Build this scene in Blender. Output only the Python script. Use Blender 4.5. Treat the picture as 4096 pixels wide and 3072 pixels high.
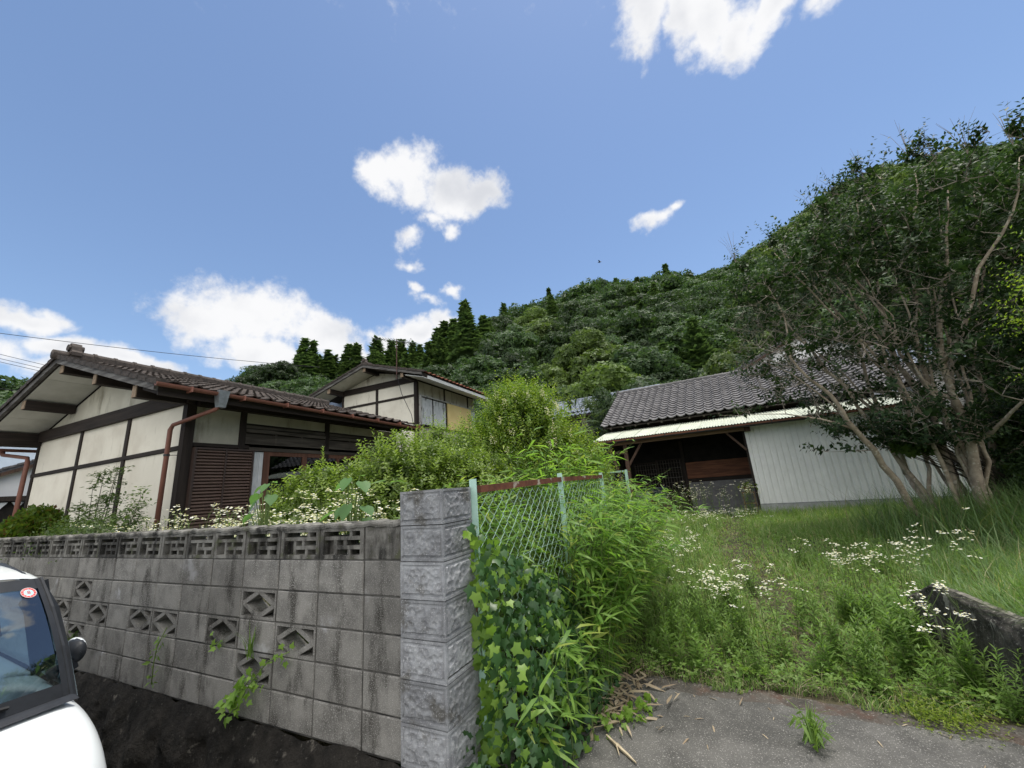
import bpy, math, random
import numpy as np
from mathutils import Vector, Matrix

for o in list(bpy.data.objects):
    bpy.data.objects.remove(o)
S = bpy.context.scene
COL = S.collection
rng = np.random.default_rng(11)
rnd = random.Random(5)
R = math.radians
PI = math.pi

# ------------------------------------------------------------------ camera
EYE = 1.75
PITCH, ROLL, YAW = R(14.655), R(4.533), R(25.524)
fh = Vector((-math.sin(YAW), math.cos(YAW), 0)); rh = Vector((math.cos(YAW), math.sin(YAW), 0)); zz = Vector((0, 0, 1))
fwd = fh * math.cos(PITCH) + zz * math.sin(PITCH)
cu = -fh * math.sin(PITCH) + zz * math.cos(PITCH)
cr = rh * math.cos(ROLL) - cu * math.sin(ROLL)
cup = cu * math.cos(ROLL) + rh * math.sin(ROLL)
cam = bpy.data.cameras.new('camera')
co = bpy.data.objects.new('camera', cam); COL.objects.link(co)
m = Matrix((cr, cup, -fwd)).transposed().to_4x4(); m.translation = (0, 0, EYE)
co.matrix_world = m
cam.sensor_fit = 'HORIZONTAL'; cam.sensor_width = 36; cam.lens = 36 * 1575 / 4096
cam.clip_start = .05; cam.clip_end = 2000
S.camera = co

# ------------------------------------------------------------------ sky, sun, exposure
SUN_AZ, SUN_EL = 40.0, 81.0         # degrees clockwise from +Y, above the horizon
W = bpy.data.worlds.new('World'); S.world = W; W.use_nodes = True
nt = W.node_tree; nt.nodes.clear()
def N(t, tree=None, **kw):
    n = (tree or nt).nodes.new(t)
    for k, v in kw.items(): setattr(n, k, v)
    return n
def L(a, b, tree=None): (tree or nt).links.new(a, b)
def math_n(op, a, b=None, c=None, tree=None, clamp=False):
    tree = tree or nt
    n = tree.nodes.new('ShaderNodeMath'); n.operation = op; n.use_clamp = clamp
    for i, v in enumerate((a, b, c)):
        if v is None: continue
        if isinstance(v, (int, float)): n.inputs[i].default_value = v
        else: tree.links.new(v, n.inputs[i])
    return n.outputs[0]
def sstep(x, lo, hi, tree=None):
    tree = tree or nt
    n = tree.nodes.new('ShaderNodeMapRange'); n.interpolation_type = 'SMOOTHSTEP'
    tree.links.new(x, n.inputs[0]); n.inputs[1].default_value = lo; n.inputs[2].default_value = hi
    return n.outputs[0]
SKY_STRENGTH = 0.1
sky = N('ShaderNodeTexSky', sky_type='NISHITA', sun_disc=False, sun_elevation=R(SUN_EL), sun_rotation=R(SUN_AZ))
sky.air_density = 1.0; sky.dust_density = 0.3; sky.ozone_density = 1.6; sky.altitude = 100
tc = N('ShaderNodeTexCoord')
dirv = tc.outputs['Generated']
# cumulus clouds: soft ellipses round real directions of the sky, frayed by noise
def dvec(az, el):
    a, e = R(az), R(el)
    return Vector((math.sin(a) * math.cos(e), math.cos(a) * math.cos(e), math.sin(e)))
wn = N('ShaderNodeTexNoise'); wn.inputs['Scale'].default_value = 11.0; wn.inputs['Detail'].default_value = 4; L(dirv, wn.inputs['Vector'])
sub = N('ShaderNodeVectorMath', operation='SUBTRACT'); L(wn.outputs['Color'], sub.inputs[0]); sub.inputs[1].default_value = (.5, .5, .5)
scl = N('ShaderNodeVectorMath', operation='SCALE'); L(sub.outputs[0], scl.inputs[0]); scl.inputs['Scale'].default_value = .085
add = N('ShaderNodeVectorMath', operation='ADD'); L(dirv, add.inputs[0]); L(scl.outputs[0], add.inputs[1])
wd = add.outputs[0]
CLOUDS = [  # azimuth, elevation, half width, half height (radians), tilt
    (-41, 42.6, .085, .070, 0), (-33, 40.5, .090, .055, 0), (-28, 40.3, .075, .045, 0), (-45.5, 42.2, .06, .05, 0),
    (-40.4, 35.0, .048, .034, .4), (-40.4, 32.1, .046, .026, .2), (-32.3, 36.8, .026, .032, 0), (-36, 38, .06, .03, 0),
    (-60, 22.8, .150, .078, -.05), (-65.5, 21.3, .09, .055, 0), (-51.5, 21.2, .10, .055, -.25), (-59, 18.7, .13, .05, -.1), (-49, 19.5, .07, .035, -.3),
    (-39.8, 22.8, .095, .042, .05), (-44.0, 21.0, .06, .035, 0), (-35.5, 23.8, .055, .034, .1), (-37.4, 27.0, .048, .027, -.5), (-39.4, 29, .030, .020, -.6), (-34.2, 28.5, .036, .022, -.3),
    (-79.5, 18.3, .075, .026, 0), (-76, 16.2, .08, .026, 0), (-70.5, 15.8, .10, .026, -.1), (-80, 15.0, .06, .03, 0), (-65.5, 14.6, .05, .02, -.1), (-74, 14.2, .10, .03, 0),
    (3, 53.5, .060, .085, -.3), (0.5, 51.0, .020, .06, .1), (12, 49.8, .06, .070, .1), (14.5, 47, .045, .05, .4), (9, 51.5, .04, .05, 0), (19, 46.8, .08, .03, .5), (24, 45.3, .05, .022, .3),
    (-.8, 33.0, .052, .026, .1), (2.0, 33.7, .032, .019, .2), 
    # beyond the frame the same fair-weather cumulus goes on
    (60, 40, .20, .10, 0), (75, 24, .22, .09, 0), (-120, 20, .25, .10, 0), (-105, 36, .2, .10, 0), (60, 20, .2, .08, 0)]
acc = None; lit = None
for az, el, a, b, tilt in CLOUDS:
    c = dvec(az, el); e1 = Vector((math.cos(R(az)), -math.sin(R(az)), 0)); e2 = e1.cross(c); e2 = e2 if e2.z > 0 else -e2
    u = e1 * math.cos(tilt) + e2 * math.sin(tilt); v = -e1 * math.sin(tilt) + e2 * math.cos(tilt)
    du = N('ShaderNodeVectorMath', operation='DOT_PRODUCT'); L(wd, du.inputs[0]); du.inputs[1].default_value = u / a
    dv = N('ShaderNodeVectorMath', operation='DOT_PRODUCT'); L(wd, dv.inputs[0]); dv.inputs[1].default_value = v / b
    uo, vo = u.dot(c) / a, v.dot(c) / b
    x = math_n('SUBTRACT', du.outputs['Value'], uo); y = math_n('SUBTRACT', dv.outputs['Value'], vo)
    r2 = math_n('ADD', math_n('MULTIPLY', x, x), math_n('MULTIPLY', y, y))
    f = math_n('SUBTRACT', 1.0, math_n('SQRT', r2)) if a * b > .0018 else math_n('MULTIPLY_ADD', math_n('SQRT', r2), -.75, .62)
    acc = f if acc is None else math_n('SMOOTH_MAX', acc, f, .25)
# unseen broad broken cloud, added overhead and behind to brighten the shaded walls
fill_bank = dvec(154.5, 55)
db = N('ShaderNodeVectorMath', operation='DOT_PRODUCT'); L(wd, db.inputs[0]); db.inputs[1].default_value = fill_bank
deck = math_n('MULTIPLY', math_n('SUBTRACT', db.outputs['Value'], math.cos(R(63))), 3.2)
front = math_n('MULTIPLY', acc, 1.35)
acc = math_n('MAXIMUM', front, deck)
n3 = N('ShaderNodeTexNoise'); n3.inputs['Scale'].default_value = 42; n3.inputs['Detail'].default_value = 8; n3.inputs['Roughness'].default_value = .6; L(dirv, n3.inputs['Vector'])
n1 = N('ShaderNodeTexNoise'); n1.inputs['Scale'].default_value = 13; n1.inputs['Detail'].default_value = 12; n1.inputs['Roughness'].default_value = .62; L(dirv, n1.inputs['Vector'])
n2 = N('ShaderNodeTexNoise'); n2.inputs['Scale'].default_value = 7; n2.inputs['Detail'].default_value = 6; L(dirv, n2.inputs['Vector'])
dn = math_n('ADD', math_n('ADD', acc, math_n('MULTIPLY', math_n('SUBTRACT', n1.outputs['Fac'], .5), 1.55)), math_n('MULTIPLY', math_n('SUBTRACT', n3.outputs['Fac'], .5), .95))
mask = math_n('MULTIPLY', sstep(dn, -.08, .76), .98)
# cloud body: white, greyer where thick
thick = sstep(math_n('ADD', math_n('MULTIPLY', acc, .45), math_n('MULTIPLY', math_n('SUBTRACT', n2.outputs['Fac'], .5), 3.2)), .0, 1.1)
cc = N('ShaderNodeMix', data_type='RGBA'); L(thick, cc.inputs['Factor'])
cc.inputs['A'].default_value = (5.6, 5.6, 5.65, 1); cc.inputs['B'].default_value = (4.1, 4.2, 4.45, 1)
fill_cc = N('ShaderNodeMix', data_type='RGBA'); L(sstep(deck, .0, .5), fill_cc.inputs['Factor']); L(cc.outputs['Result'], fill_cc.inputs['A']); fill_cc.inputs['B'].default_value = (10.6, 10.4, 10.0, 1)   # added cloud outshines those in view, as fill for shaded surfaces
cc = fill_cc
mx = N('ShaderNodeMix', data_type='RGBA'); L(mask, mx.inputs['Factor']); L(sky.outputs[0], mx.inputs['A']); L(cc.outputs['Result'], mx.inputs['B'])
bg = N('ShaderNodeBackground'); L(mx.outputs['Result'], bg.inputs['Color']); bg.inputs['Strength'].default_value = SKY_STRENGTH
wo = N('ShaderNodeOutputWorld'); L(bg.outputs[0], wo.inputs['Surface'])

sl = bpy.data.lights.new('sun', 'SUN'); sl.energy = 2.0; sl.angle = R(14); sl.color = (1, .95, .86)
so = bpy.data.objects.new('sun', sl); COL.objects.link(so)
so.rotation_euler = (-dvec(SUN_AZ, SUN_EL)).to_track_quat('-Z', 'Y').to_euler(); so.location = (0, 0, 60)
S.view_settings.view_transform = 'Standard'; S.view_settings.look = 'None'
S.view_settings.exposure = 0.8; S.view_settings.gamma = 1; S.view_settings.use_curve_mapping = False
S.cycles.max_bounces = 8; S.cycles.diffuse_bounces = 4; S.cycles.transparent_max_bounces = 16; S.cycles.transmission_bounces = 6

# ------------------------------------------------------------------ materials
def newmat(name):
    ma = bpy.data.materials.new(name); ma.use_nodes = True
    return ma, ma.node_tree, ma.node_tree.nodes['Principled BSDF']
def ramp(t, fac, c1, c2, lo=.35, hi=.65):
    r = t.nodes.new('ShaderNodeMix'); r.data_type = 'RGBA'
    t.links.new(sstep(fac, lo, hi, t), r.inputs['Factor'])
    r.inputs['A'].default_value = (*c1, 1) if not hasattr(c1, 'links') else (0, 0, 0, 1)
    r.inputs['B'].default_value = (*c2, 1) if not hasattr(c2, 'links') else (0, 0, 0, 1)
    if hasattr(c1, 'links'): t.links.new(c1, r.inputs['A'])
    if hasattr(c2, 'links'): t.links.new(c2, r.inputs['B'])
    return r.outputs['Result']
def noise(t, vec, scale, detail=6, rough=.55, stretch=None):
    if stretch:
        mp = t.nodes.new('ShaderNodeMapping'); mp.inputs['Scale'].default_value = stretch; t.links.new(vec, mp.inputs['Vector']); vec = mp.outputs[0]
    n = t.nodes.new('ShaderNodeTexNoise'); n.inputs['Scale'].default_value = scale; n.inputs['Detail'].default_value = detail; n.inputs['Roughness'].default_value = rough
    t.links.new(vec, n.inputs['Vector']); return n.outputs['Fac']
def bump(t, b, h, strength, dist=.01):
    n = t.nodes.new('ShaderNodeBump'); n.inputs['Strength'].default_value = strength; n.inputs['Distance'].default_value = dist
    t.links.new(h, n.inputs['Height']); t.links.new(n.outputs[0], b.inputs['Normal'])
def scale_col(t, col, fac_out, lo, hi):
    """multiply a colour by a value running lo..hi with fac"""
    mr = t.nodes.new('ShaderNodeMapRange'); t.links.new(fac_out, mr.inputs[0]); mr.inputs[3].default_value = lo; mr.inputs[4].default_value = hi
    h = t.nodes.new('ShaderNodeVectorMath'); h.operation = 'SCALE'; t.links.new(col, h.inputs[0]); t.links.new(mr.outputs[0], h.inputs['Scale'])
    return h.outputs[0]
def surf(name, c1, c2, scale=8, rough=.8, bmp=.3, bscale=60, objvar=0, streak=None, stretch=None, speck=None, spec=.3, dist=.006, metal=0, lo=.35, hi=.65, patch=None):
    """rough everyday surface: two tones, optional streaks, specks, patches and per-object variation"""
    ma, t, b = newmat(name)
    g = t.nodes.new('ShaderNodeNewGeometry'); pos = g.outputs['Position']
    c = ramp(t, noise(t, pos, scale, 8, .6, stretch), c1, c2, lo, hi)
    if patch: c = ramp(t, noise(t, pos, patch[1], 5, .6), c, patch[0], patch[2], patch[3])
    if streak: c = ramp(t, noise(t, pos, streak[1], 6, .65, (1, 1, .30)), c, streak[0], streak[2], streak[3])
    if speck: c = ramp(t, noise(t, pos, speck[1], 3, .7), c, speck[0], speck[2], speck[3])
    if objvar:
        oi = t.nodes.new('ShaderNodeObjectInfo'); c = scale_col(t, c, oi.outputs['Random'], 1 - objvar, 1 + objvar)
    t.links.new(c, b.inputs['Base Color'])
    b.inputs['Roughness'].default_value = rough; b.inputs['Specular IOR Level'].default_value = spec; b.inputs['Metallic'].default_value = metal
    if bmp: bump(t, b, noise(t, pos, bscale, 6, .65, stretch), bmp, dist)
    return ma
def wood(name, c1, c2, along, rough=.75, objvar=.15, bmp=.4):
    st = [18, 18, 18]; st[along] = 1.2
    return surf(name, c1, c2, 1.0, rough, bmp, 2.5, objvar, stretch=tuple(st), dist=.004)
def leafmat(name, c1, c2, trans=.45, rough=.45, objvar=.25, c3=None, spec=.3):
    """leaf: tint differs from leaf to leaf and plant to plant; light passes through"""
    ma, t, b = newmat(name)
    g = t.nodes.new('ShaderNodeNewGeometry')
    c = ramp(t, g.outputs['Random Per Island'], c1, c2, .0, 1.0)
    if c3:
        c = ramp(t, g.outputs['Random Per Island'], c, c3, .86, .96)
    oi = t.nodes.new('ShaderNodeObjectInfo')
    c = scale_col(t, c, oi.outputs['Random'], 1 - objvar, 1 + objvar)
    t.links.new(c, b.inputs['Base Color']); b.inputs['Roughness'].default_value = rough; b.inputs['Specular IOR Level'].default_value = spec
    tr = t.nodes.new('ShaderNodeBsdfTranslucent')
    gain = t.nodes.new('ShaderNodeVectorMath'); gain.operation = 'MULTIPLY'; t.links.new(c, gain.inputs[0]); gain.inputs[1].default_value = (1.5, 1.6, .8)
    t.links.new(gain.outputs[0], tr.inputs['Color'])
    mixs = t.nodes.new('ShaderNodeMixShader'); mixs.inputs[0].default_value = trans
    t.links.new(b.outputs[0], mixs.inputs[1]); t.links.new(tr.outputs[0], mixs.inputs[2])
    t.links.new(mixs.outputs[0], t.nodes['Material Output'].inputs['Surface'])
    return ma
def plain(name, c, rough=.5, metal=0, spec=.5, objvar=0):
    ma, t, b = newmat(name)
    g = t.nodes.new('ShaderNodeNewGeometry')
    cc = ramp(t, noise(t, g.outputs['Position'], 25, 5), tuple(x * .88 for x in c), tuple(min(1, x * 1.08) for x in c))
    t.links.new(cc, b.inputs['Base Color']); b.inputs['Roughness'].default_value = rough; b.inputs['Metallic'].default_value = metal; b.inputs['Specular IOR Level'].default_value = spec
    return ma
def glass(name, tint, refl=.06):
    ma = bpy.data.materials.new(name); ma.use_nodes = True; t = ma.node_tree; t.nodes.clear()
    fr = t.nodes.new('ShaderNodeFresnel'); fr.inputs['IOR'].default_value = 1.5
    gl = t.nodes.new('ShaderNodeBsdfGlossy'); gl.inputs['Roughness'].default_value = .02; gl.inputs['Color'].default_value = (.95, .97, 1, 1)
    tp = t.nodes.new('ShaderNodeBsdfTransparent'); tp.inputs['Color'].default_value = (*tint, 1)
    mi = t.nodes.new('ShaderNodeMixShader'); o = t.nodes.new('ShaderNodeOutputMaterial')
    f2 = t.nodes.new('ShaderNodeMath'); f2.operation = 'ADD'; f2.inputs[1].default_value = refl; f2.use_clamp = True
    t.links.new(fr.outputs[0], f2.inputs[0]); t.links.new(f2.outputs[0], mi.inputs[0]); t.links.new(tp.outputs[0], mi.inputs[1]); t.links.new(gl.outputs[0], mi.inputs[2]); t.links.new(mi.outputs[0], o.inputs['Surface'])
    return ma

M = {}
M['block'] = surf('concrete_block', (.235, .228, .214), (.155, .15, .142), 7, .97, 1.0, 190, .20, streak=((.06, .057, .052), 6, .50, .68), patch=((.36, .36, .37), 3.2, .60, .72), speck=((.37, .36, .345), 150, .53, .66), spec=.1, dist=.004)
M['topblock'] = surf('weathered_block', (.20, .195, .18), (.085, .08, .074), 9, .95, .7, 130, .15, patch=((.075, .08, .05), 9, .55, .68), streak=((.03, .029, .027), 6, .46, .60), speck=((.34, .33, .31), 140, .6, .72), dist=.005)
M['mortar'] = surf('mortar', (.06, .058, .054), (.11, .106, .10), 12, .95, .5, 90, patch=((.03, .03, .03), 5, .5, .62))
M['pillar'] = surf('pillar_block', (.33, .34, .36), (.22, .225, .24), 13, .97, 1.0, 210, .16, spec=.08, speck=((.46, .465, .48), 120, .55, .67), patch=((.15, .147, .14), 5.5, .56, .68), dist=.004)
M['bank'] = surf('mossy_bank', (.026, .023, .020), (.009, .008, .007), 9, 1, 1, 25, patch=((.12, .11, .095), 13, .61, .72), speck=((.10, .095, .085), 55, .62, .74), dist=.03)
M['lowwall'] = surf('lichen_wall', (.095, .088, .078), (.030, .028, .026), 6, 1, 1, 40, streak=((.26, .25, .225), 13, .55, .64), speck=((.22, .215, .195), 45, .58, .70), dist=.02)
M['lowcap'] = surf('lichen_cap', (.27, .25, .22), (.12, .11, .10), 14, 1, .8, 70, speck=((.035, .033, .03), 30, .55, .68), dist=.01)
M['drive'] = surf('driveway_concrete', (.115, .112, .108), (.065, .064, .062), 3, .95, .7, 120, speck=((.30, .29, .28), 120, .57, .67), patch=((.05, .049, .047), 2.6, .5, .70), dist=.008)
M['drive2'] = surf('driveway_lip', (.095, .085, .078), (.055, .05, .045), 5, .95, .8, 90, speck=((.22, .21, .20), 60, .58, .68), patch=((.085, .055, .045), 3, .5, .66), dist=.01)
M['asphalt'] = surf('asphalt', (.17, .168, .162), (.22, .218, .21), 4, .95, .6, 150, speck=((.12, .12, .12), 200, .6, .7))
M['soil'] = surf('soil_ground', (.075, .065, .04), (.04, .045, .02), 2.5, 1, .8, 30, speck=((.13, .11, .07), 40, .55, .7), dist=.03)
M['hillsoil'] = surf('forest_floor', (.012, .02, .008), (.02, .026, .012), .3, 1, 0)
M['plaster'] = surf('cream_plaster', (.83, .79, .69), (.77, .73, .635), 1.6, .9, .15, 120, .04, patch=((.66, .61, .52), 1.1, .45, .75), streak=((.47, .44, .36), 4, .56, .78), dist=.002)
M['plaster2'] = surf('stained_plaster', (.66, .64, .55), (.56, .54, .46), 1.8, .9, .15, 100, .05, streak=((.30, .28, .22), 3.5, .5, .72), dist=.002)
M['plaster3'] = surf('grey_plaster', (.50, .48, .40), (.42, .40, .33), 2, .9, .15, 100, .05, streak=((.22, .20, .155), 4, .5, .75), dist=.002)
M['white'] = surf('white_plaster', (.80, .80, .79), (.72, .72, .72), 1.2, .9, .1, 80)
M['soffit'] = surf('soffit_board', (.60, .60, .55), (.52, .52, .47), 3, .9, .05, 50, .04)
M['darkwood_x'] = wood('dark_wood_x', (.035, .026, .022), (.018, .013, .011), 0)
M['darkwood_y'] = wood('dark_wood_y', (.035, .026, .022), (.018, .013, .011), 1)
M['darkwood_z'] = wood('dark_wood_z', (.035, .026, .022), (.018, .013, .011), 2)
M['greywood_y'] = wood('weathered_wood_y', (.11, .095, .08), (.05, .042, .035), 1)
M['greywood_x'] = wood('weathered_wood_x', (.16, .155, .15), (.055, .05, .047), 0)
M['endgrain'] = surf('beam_end_grain', (.33, .25, .18), (.24, .18, .13), 20, .9, .3, 60)
M['shutter'] = surf('brown_shutter', (.125, .082, .066), (.105, .068, .054), 5, .55, .1, 60, .05)
M['bronze'] = plain('bronze_frame', (.05, .032, .027), .5)
M['redwood'] = wood('red_brown_frame', (.145, .07, .048), (.095, .046, .032), 2)
M['paleframe'] = wood('pale_wood_strip', (.34, .24, .17), (.26, .18, .13), 2)
M['copper'] = surf('red_brown_gutter', (.24, .108, .08), (.20, .088, .066), 6, .5, .1, 50, .05, speck=((.18, .07, .05), 20, .62, .75))
M['galv'] = surf('galvanised_box', (.30, .32, .34), (.22, .235, .25), 12, .45, .1, 60, metal=.5)
M['tile_brown'] = surf('brown_roof_tile', (.080, .064, .057), (.042, .036, .032), 14, .8, .5, 70, .22, speck=((.13, .115, .09), 60, .62, .74), dist=.006)
M['tile_red'] = surf('red_roof_tile', (.30, .11, .07), (.20, .075, .05), 10, .75, .3, 70, .2, speck=((.08, .05, .04), 40, .6, .72))
M['tile_grey'] = surf('grey_roof_tile', (.165, .16, .167), (.10, .097, .10), 11, .7, .4, 80, .2, speck=((.05, .048, .046), 45, .6, .72), dist=.005)
M['tile_blue'] = surf('blue_grey_tile', (.22, .25, .31), (.16, .185, .23), 6, .5, .2, 40, .1)
M['deck'] = surf('roof_boarding', (.045, .038, .033), (.03, .025, .022), 6, .95, .2, 30)
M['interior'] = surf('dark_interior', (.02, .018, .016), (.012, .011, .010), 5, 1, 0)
M['lintel'] = wood('tan_beam', (.23, .15, .10), (.15, .10, .066), 0)
M['brownpost'] = wood('brown_post', (.10, .06, .042), (.055, .034, .025), 2)
M['plank'] = wood('red_brown_plank', (.20, .085, .048), (.11, .048, .03), 0, objvar=.25)
M['siding'] = surf('white_ribbed_sheet', (.82, .83, .83), (.76, .77, .77), 3, .5, .05, 40, .03, patch=((.74, .75, .75), 1.3, .5, .8), streak=((.50, .50, .47), 3.5, .60, .82))
M['sheet'] = surf('pale_corrugated_sheet', (.56, .59, .50), (.46, .49, .41), 4, .6, .1, 30, .05, speck=((.20, .20, .17), 22, .66, .72))
M['conc'] = surf('pale_concrete', (.44, .45, .46), (.34, .35, .36), 5, .9, .3, 90, streak=((.2, .2, .2), 4, .55, .75))
M['greyblock'] = surf('grey_block', (.22, .22, .225), (.17, .17, .175), 5, .9, .3, 90, .08)
M['black'] = plain('black_gutter', (.02, .018, .018), .45)
M['yellow'] = surf('yellow_panel', (.86, .69, .32), (.80, .63, .28), 2, .8, .1, 60)
M['frosted'] = surf('weathered_pane', (.66, .68, .70), (.54, .57, .60), 4, .35, .1, 40, .08, streak=((.13, .13, .14), 7, .53, .64), spec=.5)
M['whiteframe'] = surf('flaking_white_frame', (.52, .52, .50), (.40, .40, .39), 9, .7, .2, 60, streak=((.09, .075, .065), 9, .53, .66))
M['eavewhite'] = surf('pale_eave_board', (.62, .63, .63), (.52, .53, .53), 4, .8, .1, 40)
M['bluewall'] = surf('blue_metal_wall', (.16, .20, .29), (.13, .165, .24), 2, .5, .05, 30)
M['green'] = surf('pale_green_paint', (.46, .68, .60), (.40, .60, .53), 9, .5, .2, 60, speck=((.19, .085, .05), 16, .62, .7))
M['rust'] = surf('rusty_rail', (.17, .065, .04), (.10, .04, .027), 9, .9, .4, 70, patch=((.42, .37, .31), 4.5, .56, .64), dist=.003)
M['wire'] = plain('green_wire', (.40, .56, .50), .45)
M['mast'] = plain('rusty_mast', (.10, .045, .04), .7)
M['antenna'] = plain('grey_antenna', (.10, .12, .12), .5, .5)
M['cable'] = plain('black_cable', (.025, .025, .03), .6)
M['curtain'] = surf('white_curtain', (.66, .68, .70), (.58, .60, .62), 6, .9, .1, 40)
M['pane'] = glass('window_pane', (.35, .40, .42), .03)
M['carglass'] = glass('windscreen_glass', (.42, .52, .56), .10)
M['paint'] = plain('white_car_paint', (.70, .735, .75), .15, 0, .6); M['paint'].node_tree.nodes['Principled BSDF'].inputs['Base Color'].default_value = (.70, .735, .75, 1); M['paint'].node_tree.links.remove(M['paint'].node_tree.nodes['Principled BSDF'].inputs['Base Color'].links[0])
M['trim'] = plain('black_car_trim', (.022, .024, .028), .5, 0, .3)
M['rubber'] = plain('black_rubber', (.015, .015, .016), .8)
M['chrome'] = plain('silver_wheel', (.5, .5, .52), .3, .8)
M['lamp'] = glass('lamp_lens', (.80, .85, .95), .12)
M['lampblue'] = plain('lamp_reflector', (.10, .12, .30), .2, .6)
M['mirrorglass'] = plain('mirror_glass', (.6, .65, .7), .03, 1)
M['red'] = plain('sticker_red', (.62, .07, .06), .5)
M['stickerpale'] = plain('sticker_pale_blue', (.45, .66, .74), .5)
M['stickerwhite'] = plain('sticker_white', (.8, .8, .8), .5)
M['bark'] = surf('pale_bark', (.42, .35, .27), (.26, .21, .16), 9, .9, .5, 30, .1, patch=((.54, .49, .40), 14, .55, .66), dist=.006)
M['darkbark'] = surf('dark_bark', (.06, .05, .04), (.03, .026, .02), 8, .95, .5, 30, .1)
M['twig'] = surf('grey_twig', (.36, .31, .26), (.23, .20, .165), 12, .9, .2, 40)
M['stem'] = surf('green_stem', (.13, .19, .055), (.10, .14, .045), 10, .7, 0)
M['straw'] = surf('dry_straw', (.46, .39, .28), (.33, .27, .19), 20, .9, 0)
M['deadleaf'] = leafmat('dead_leaf', (.40, .33, .24), (.26, .20, .14), .15, .8)
M['petal'] = leafmat('white_petal', (.80, .80, .78), (.70, .71, .70), .3, .7, 0)
M['pollen'] = plain('yellow_disc', (.55, .45, .06), .8)
M['creamflower'] = leafmat('cream_flower', (.66, .64, .48), (.55, .52, .36), .3, .8, 0)
M['grass'] = leafmat('grass_blade', (.125, .215, .058), (.19, .285, .09), .4, .55, .1, (.40, .38, .22))
M['grassdry'] = leafmat('dry_grass', (.30, .28, .15), (.21, .23, .11), .35, .7, .1, (.42, .37, .24))
M['tallgrass'] = leafmat('tall_grass', (.085, .155, .055), (.14, .22, .08), .4, .5, .1, (.25, .24, .13))
M['weed'] = leafmat('weed_leaf', (.12, .215, .045), (.18, .28, .065), .45, .5, .15)
M['weed2'] = leafmat('fleabane_leaf', (.085, .155, .035), (.14, .21, .05), .45, .5, .1)
M['sasa'] = leafmat('bamboo_leaf', (.11, .215, .045), (.21, .34, .075), .5, .45, .12, (.28, .34, .08))
M['ivy'] = leafmat('ivy_leaf', (.032, .085, .028), (.055, .125, .036), .25, .35, .1, spec=.4)
M['ivynew'] = leafmat('young_ivy_leaf', (.17, .30, .05), (.25, .40, .075), .45, .4, .1)
M['box'] = leafmat('box_leaf', (.075, .125, .024), (.13, .19, .04), .4, .4, .1)
M['boxnew'] = leafmat('box_shoot_leaf', (.17, .245, .055), (.24, .32, .08), .45, .4, .1)
M['privet'] = leafmat('privet_leaf', (.095, .17, .028), (.19, .28, .045), .45, .4, .1)
M['nandina'] = leafmat('dark_shrub_leaf', (.045, .085, .02), (.09, .145, .03), .4, .4, .1)
M['crepe'] = leafmat('dark_glossy_leaf', (.020, .042, .016), (.044, .082, .032), .3, .5, .1, (.06, .10, .03), spec=.2)
M['lime'] = leafmat('yellow_green_leaf', (.14, .21, .025), (.25, .32, .045), .5, .4, .1)
M['maple'] = leafmat('small_leaf', (.10, .14, .05), (.06, .10, .04), .4, .5, .1)
M['thuja'] = leafmat('conifer_spray', (.05, .10, .014), (.11, .15, .02), .35, .6, .1, (.10, .055, .02))
M['bigleaf'] = leafmat('large_soft_leaf', (.10, .20, .075), (.15, .27, .10), .45, .5, .12)
M['palm'] = leafmat('fan_palm_leaf', (.05, .085, .035), (.09, .125, .055), .3, .4, .1)
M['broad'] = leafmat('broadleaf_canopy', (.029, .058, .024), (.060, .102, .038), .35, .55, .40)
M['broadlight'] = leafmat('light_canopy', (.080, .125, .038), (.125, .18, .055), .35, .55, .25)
M['cedar'] = leafmat('cedar_canopy', (.050, .088, .040), (.085, .132, .055), .3, .6, .25)
M['dusk'] = leafmat('evergreen_leaf', (.018, .038, .012), (.035, .065, .02), .3, .45, .2)
M['bluebloom'] = plain('violet_petal', (.20, .18, .55), .8)

# ------------------------------------------------------------------ builders
ORG = Vector((0, 0, 0))
def setorg(p):
    global ORG
    ORG = Vector(p)
def rotz(p, a):
    c, s = math.cos(a), math.sin(a)
    return (p[0] * c - p[1] * s, p[0] * s + p[1] * c, p[2])
def thing(name, label, cat, base, rz=0, group=None):
    """an Empty at the thing's base; parts are given in the frame turned by rz about the world's z axis"""
    o = bpy.data.objects.new(name, None); COL.objects.link(o); o.empty_display_size = .2
    o.location = rotz(base, rz); o.rotation_euler = (0, 0, rz); o['label'] = label; o['category'] = cat
    if group: o['group'] = group
    setorg(base); return o
def tag(o, label, cat, group=None, kind=None):
    if label: o['label'] = label
    if cat: o['category'] = cat
    if group: o['group'] = group
    if kind: o['kind'] = kind
    return o
def link(name, me, ma=None, parent=None, loc=None):
    o = bpy.data.objects.new(name, me); COL.objects.link(o)
    if ma is not None and not me.materials: me.materials.append(ma)
    if parent: o.parent = parent
    if loc is not None: o.location = loc
    return o
def copy_tree(o, parent=None):
    c = o.copy(); COL.objects.link(c)
    if parent: c.parent = parent
    for ch in list(o.children): copy_tree(ch, c)
    return c
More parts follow.
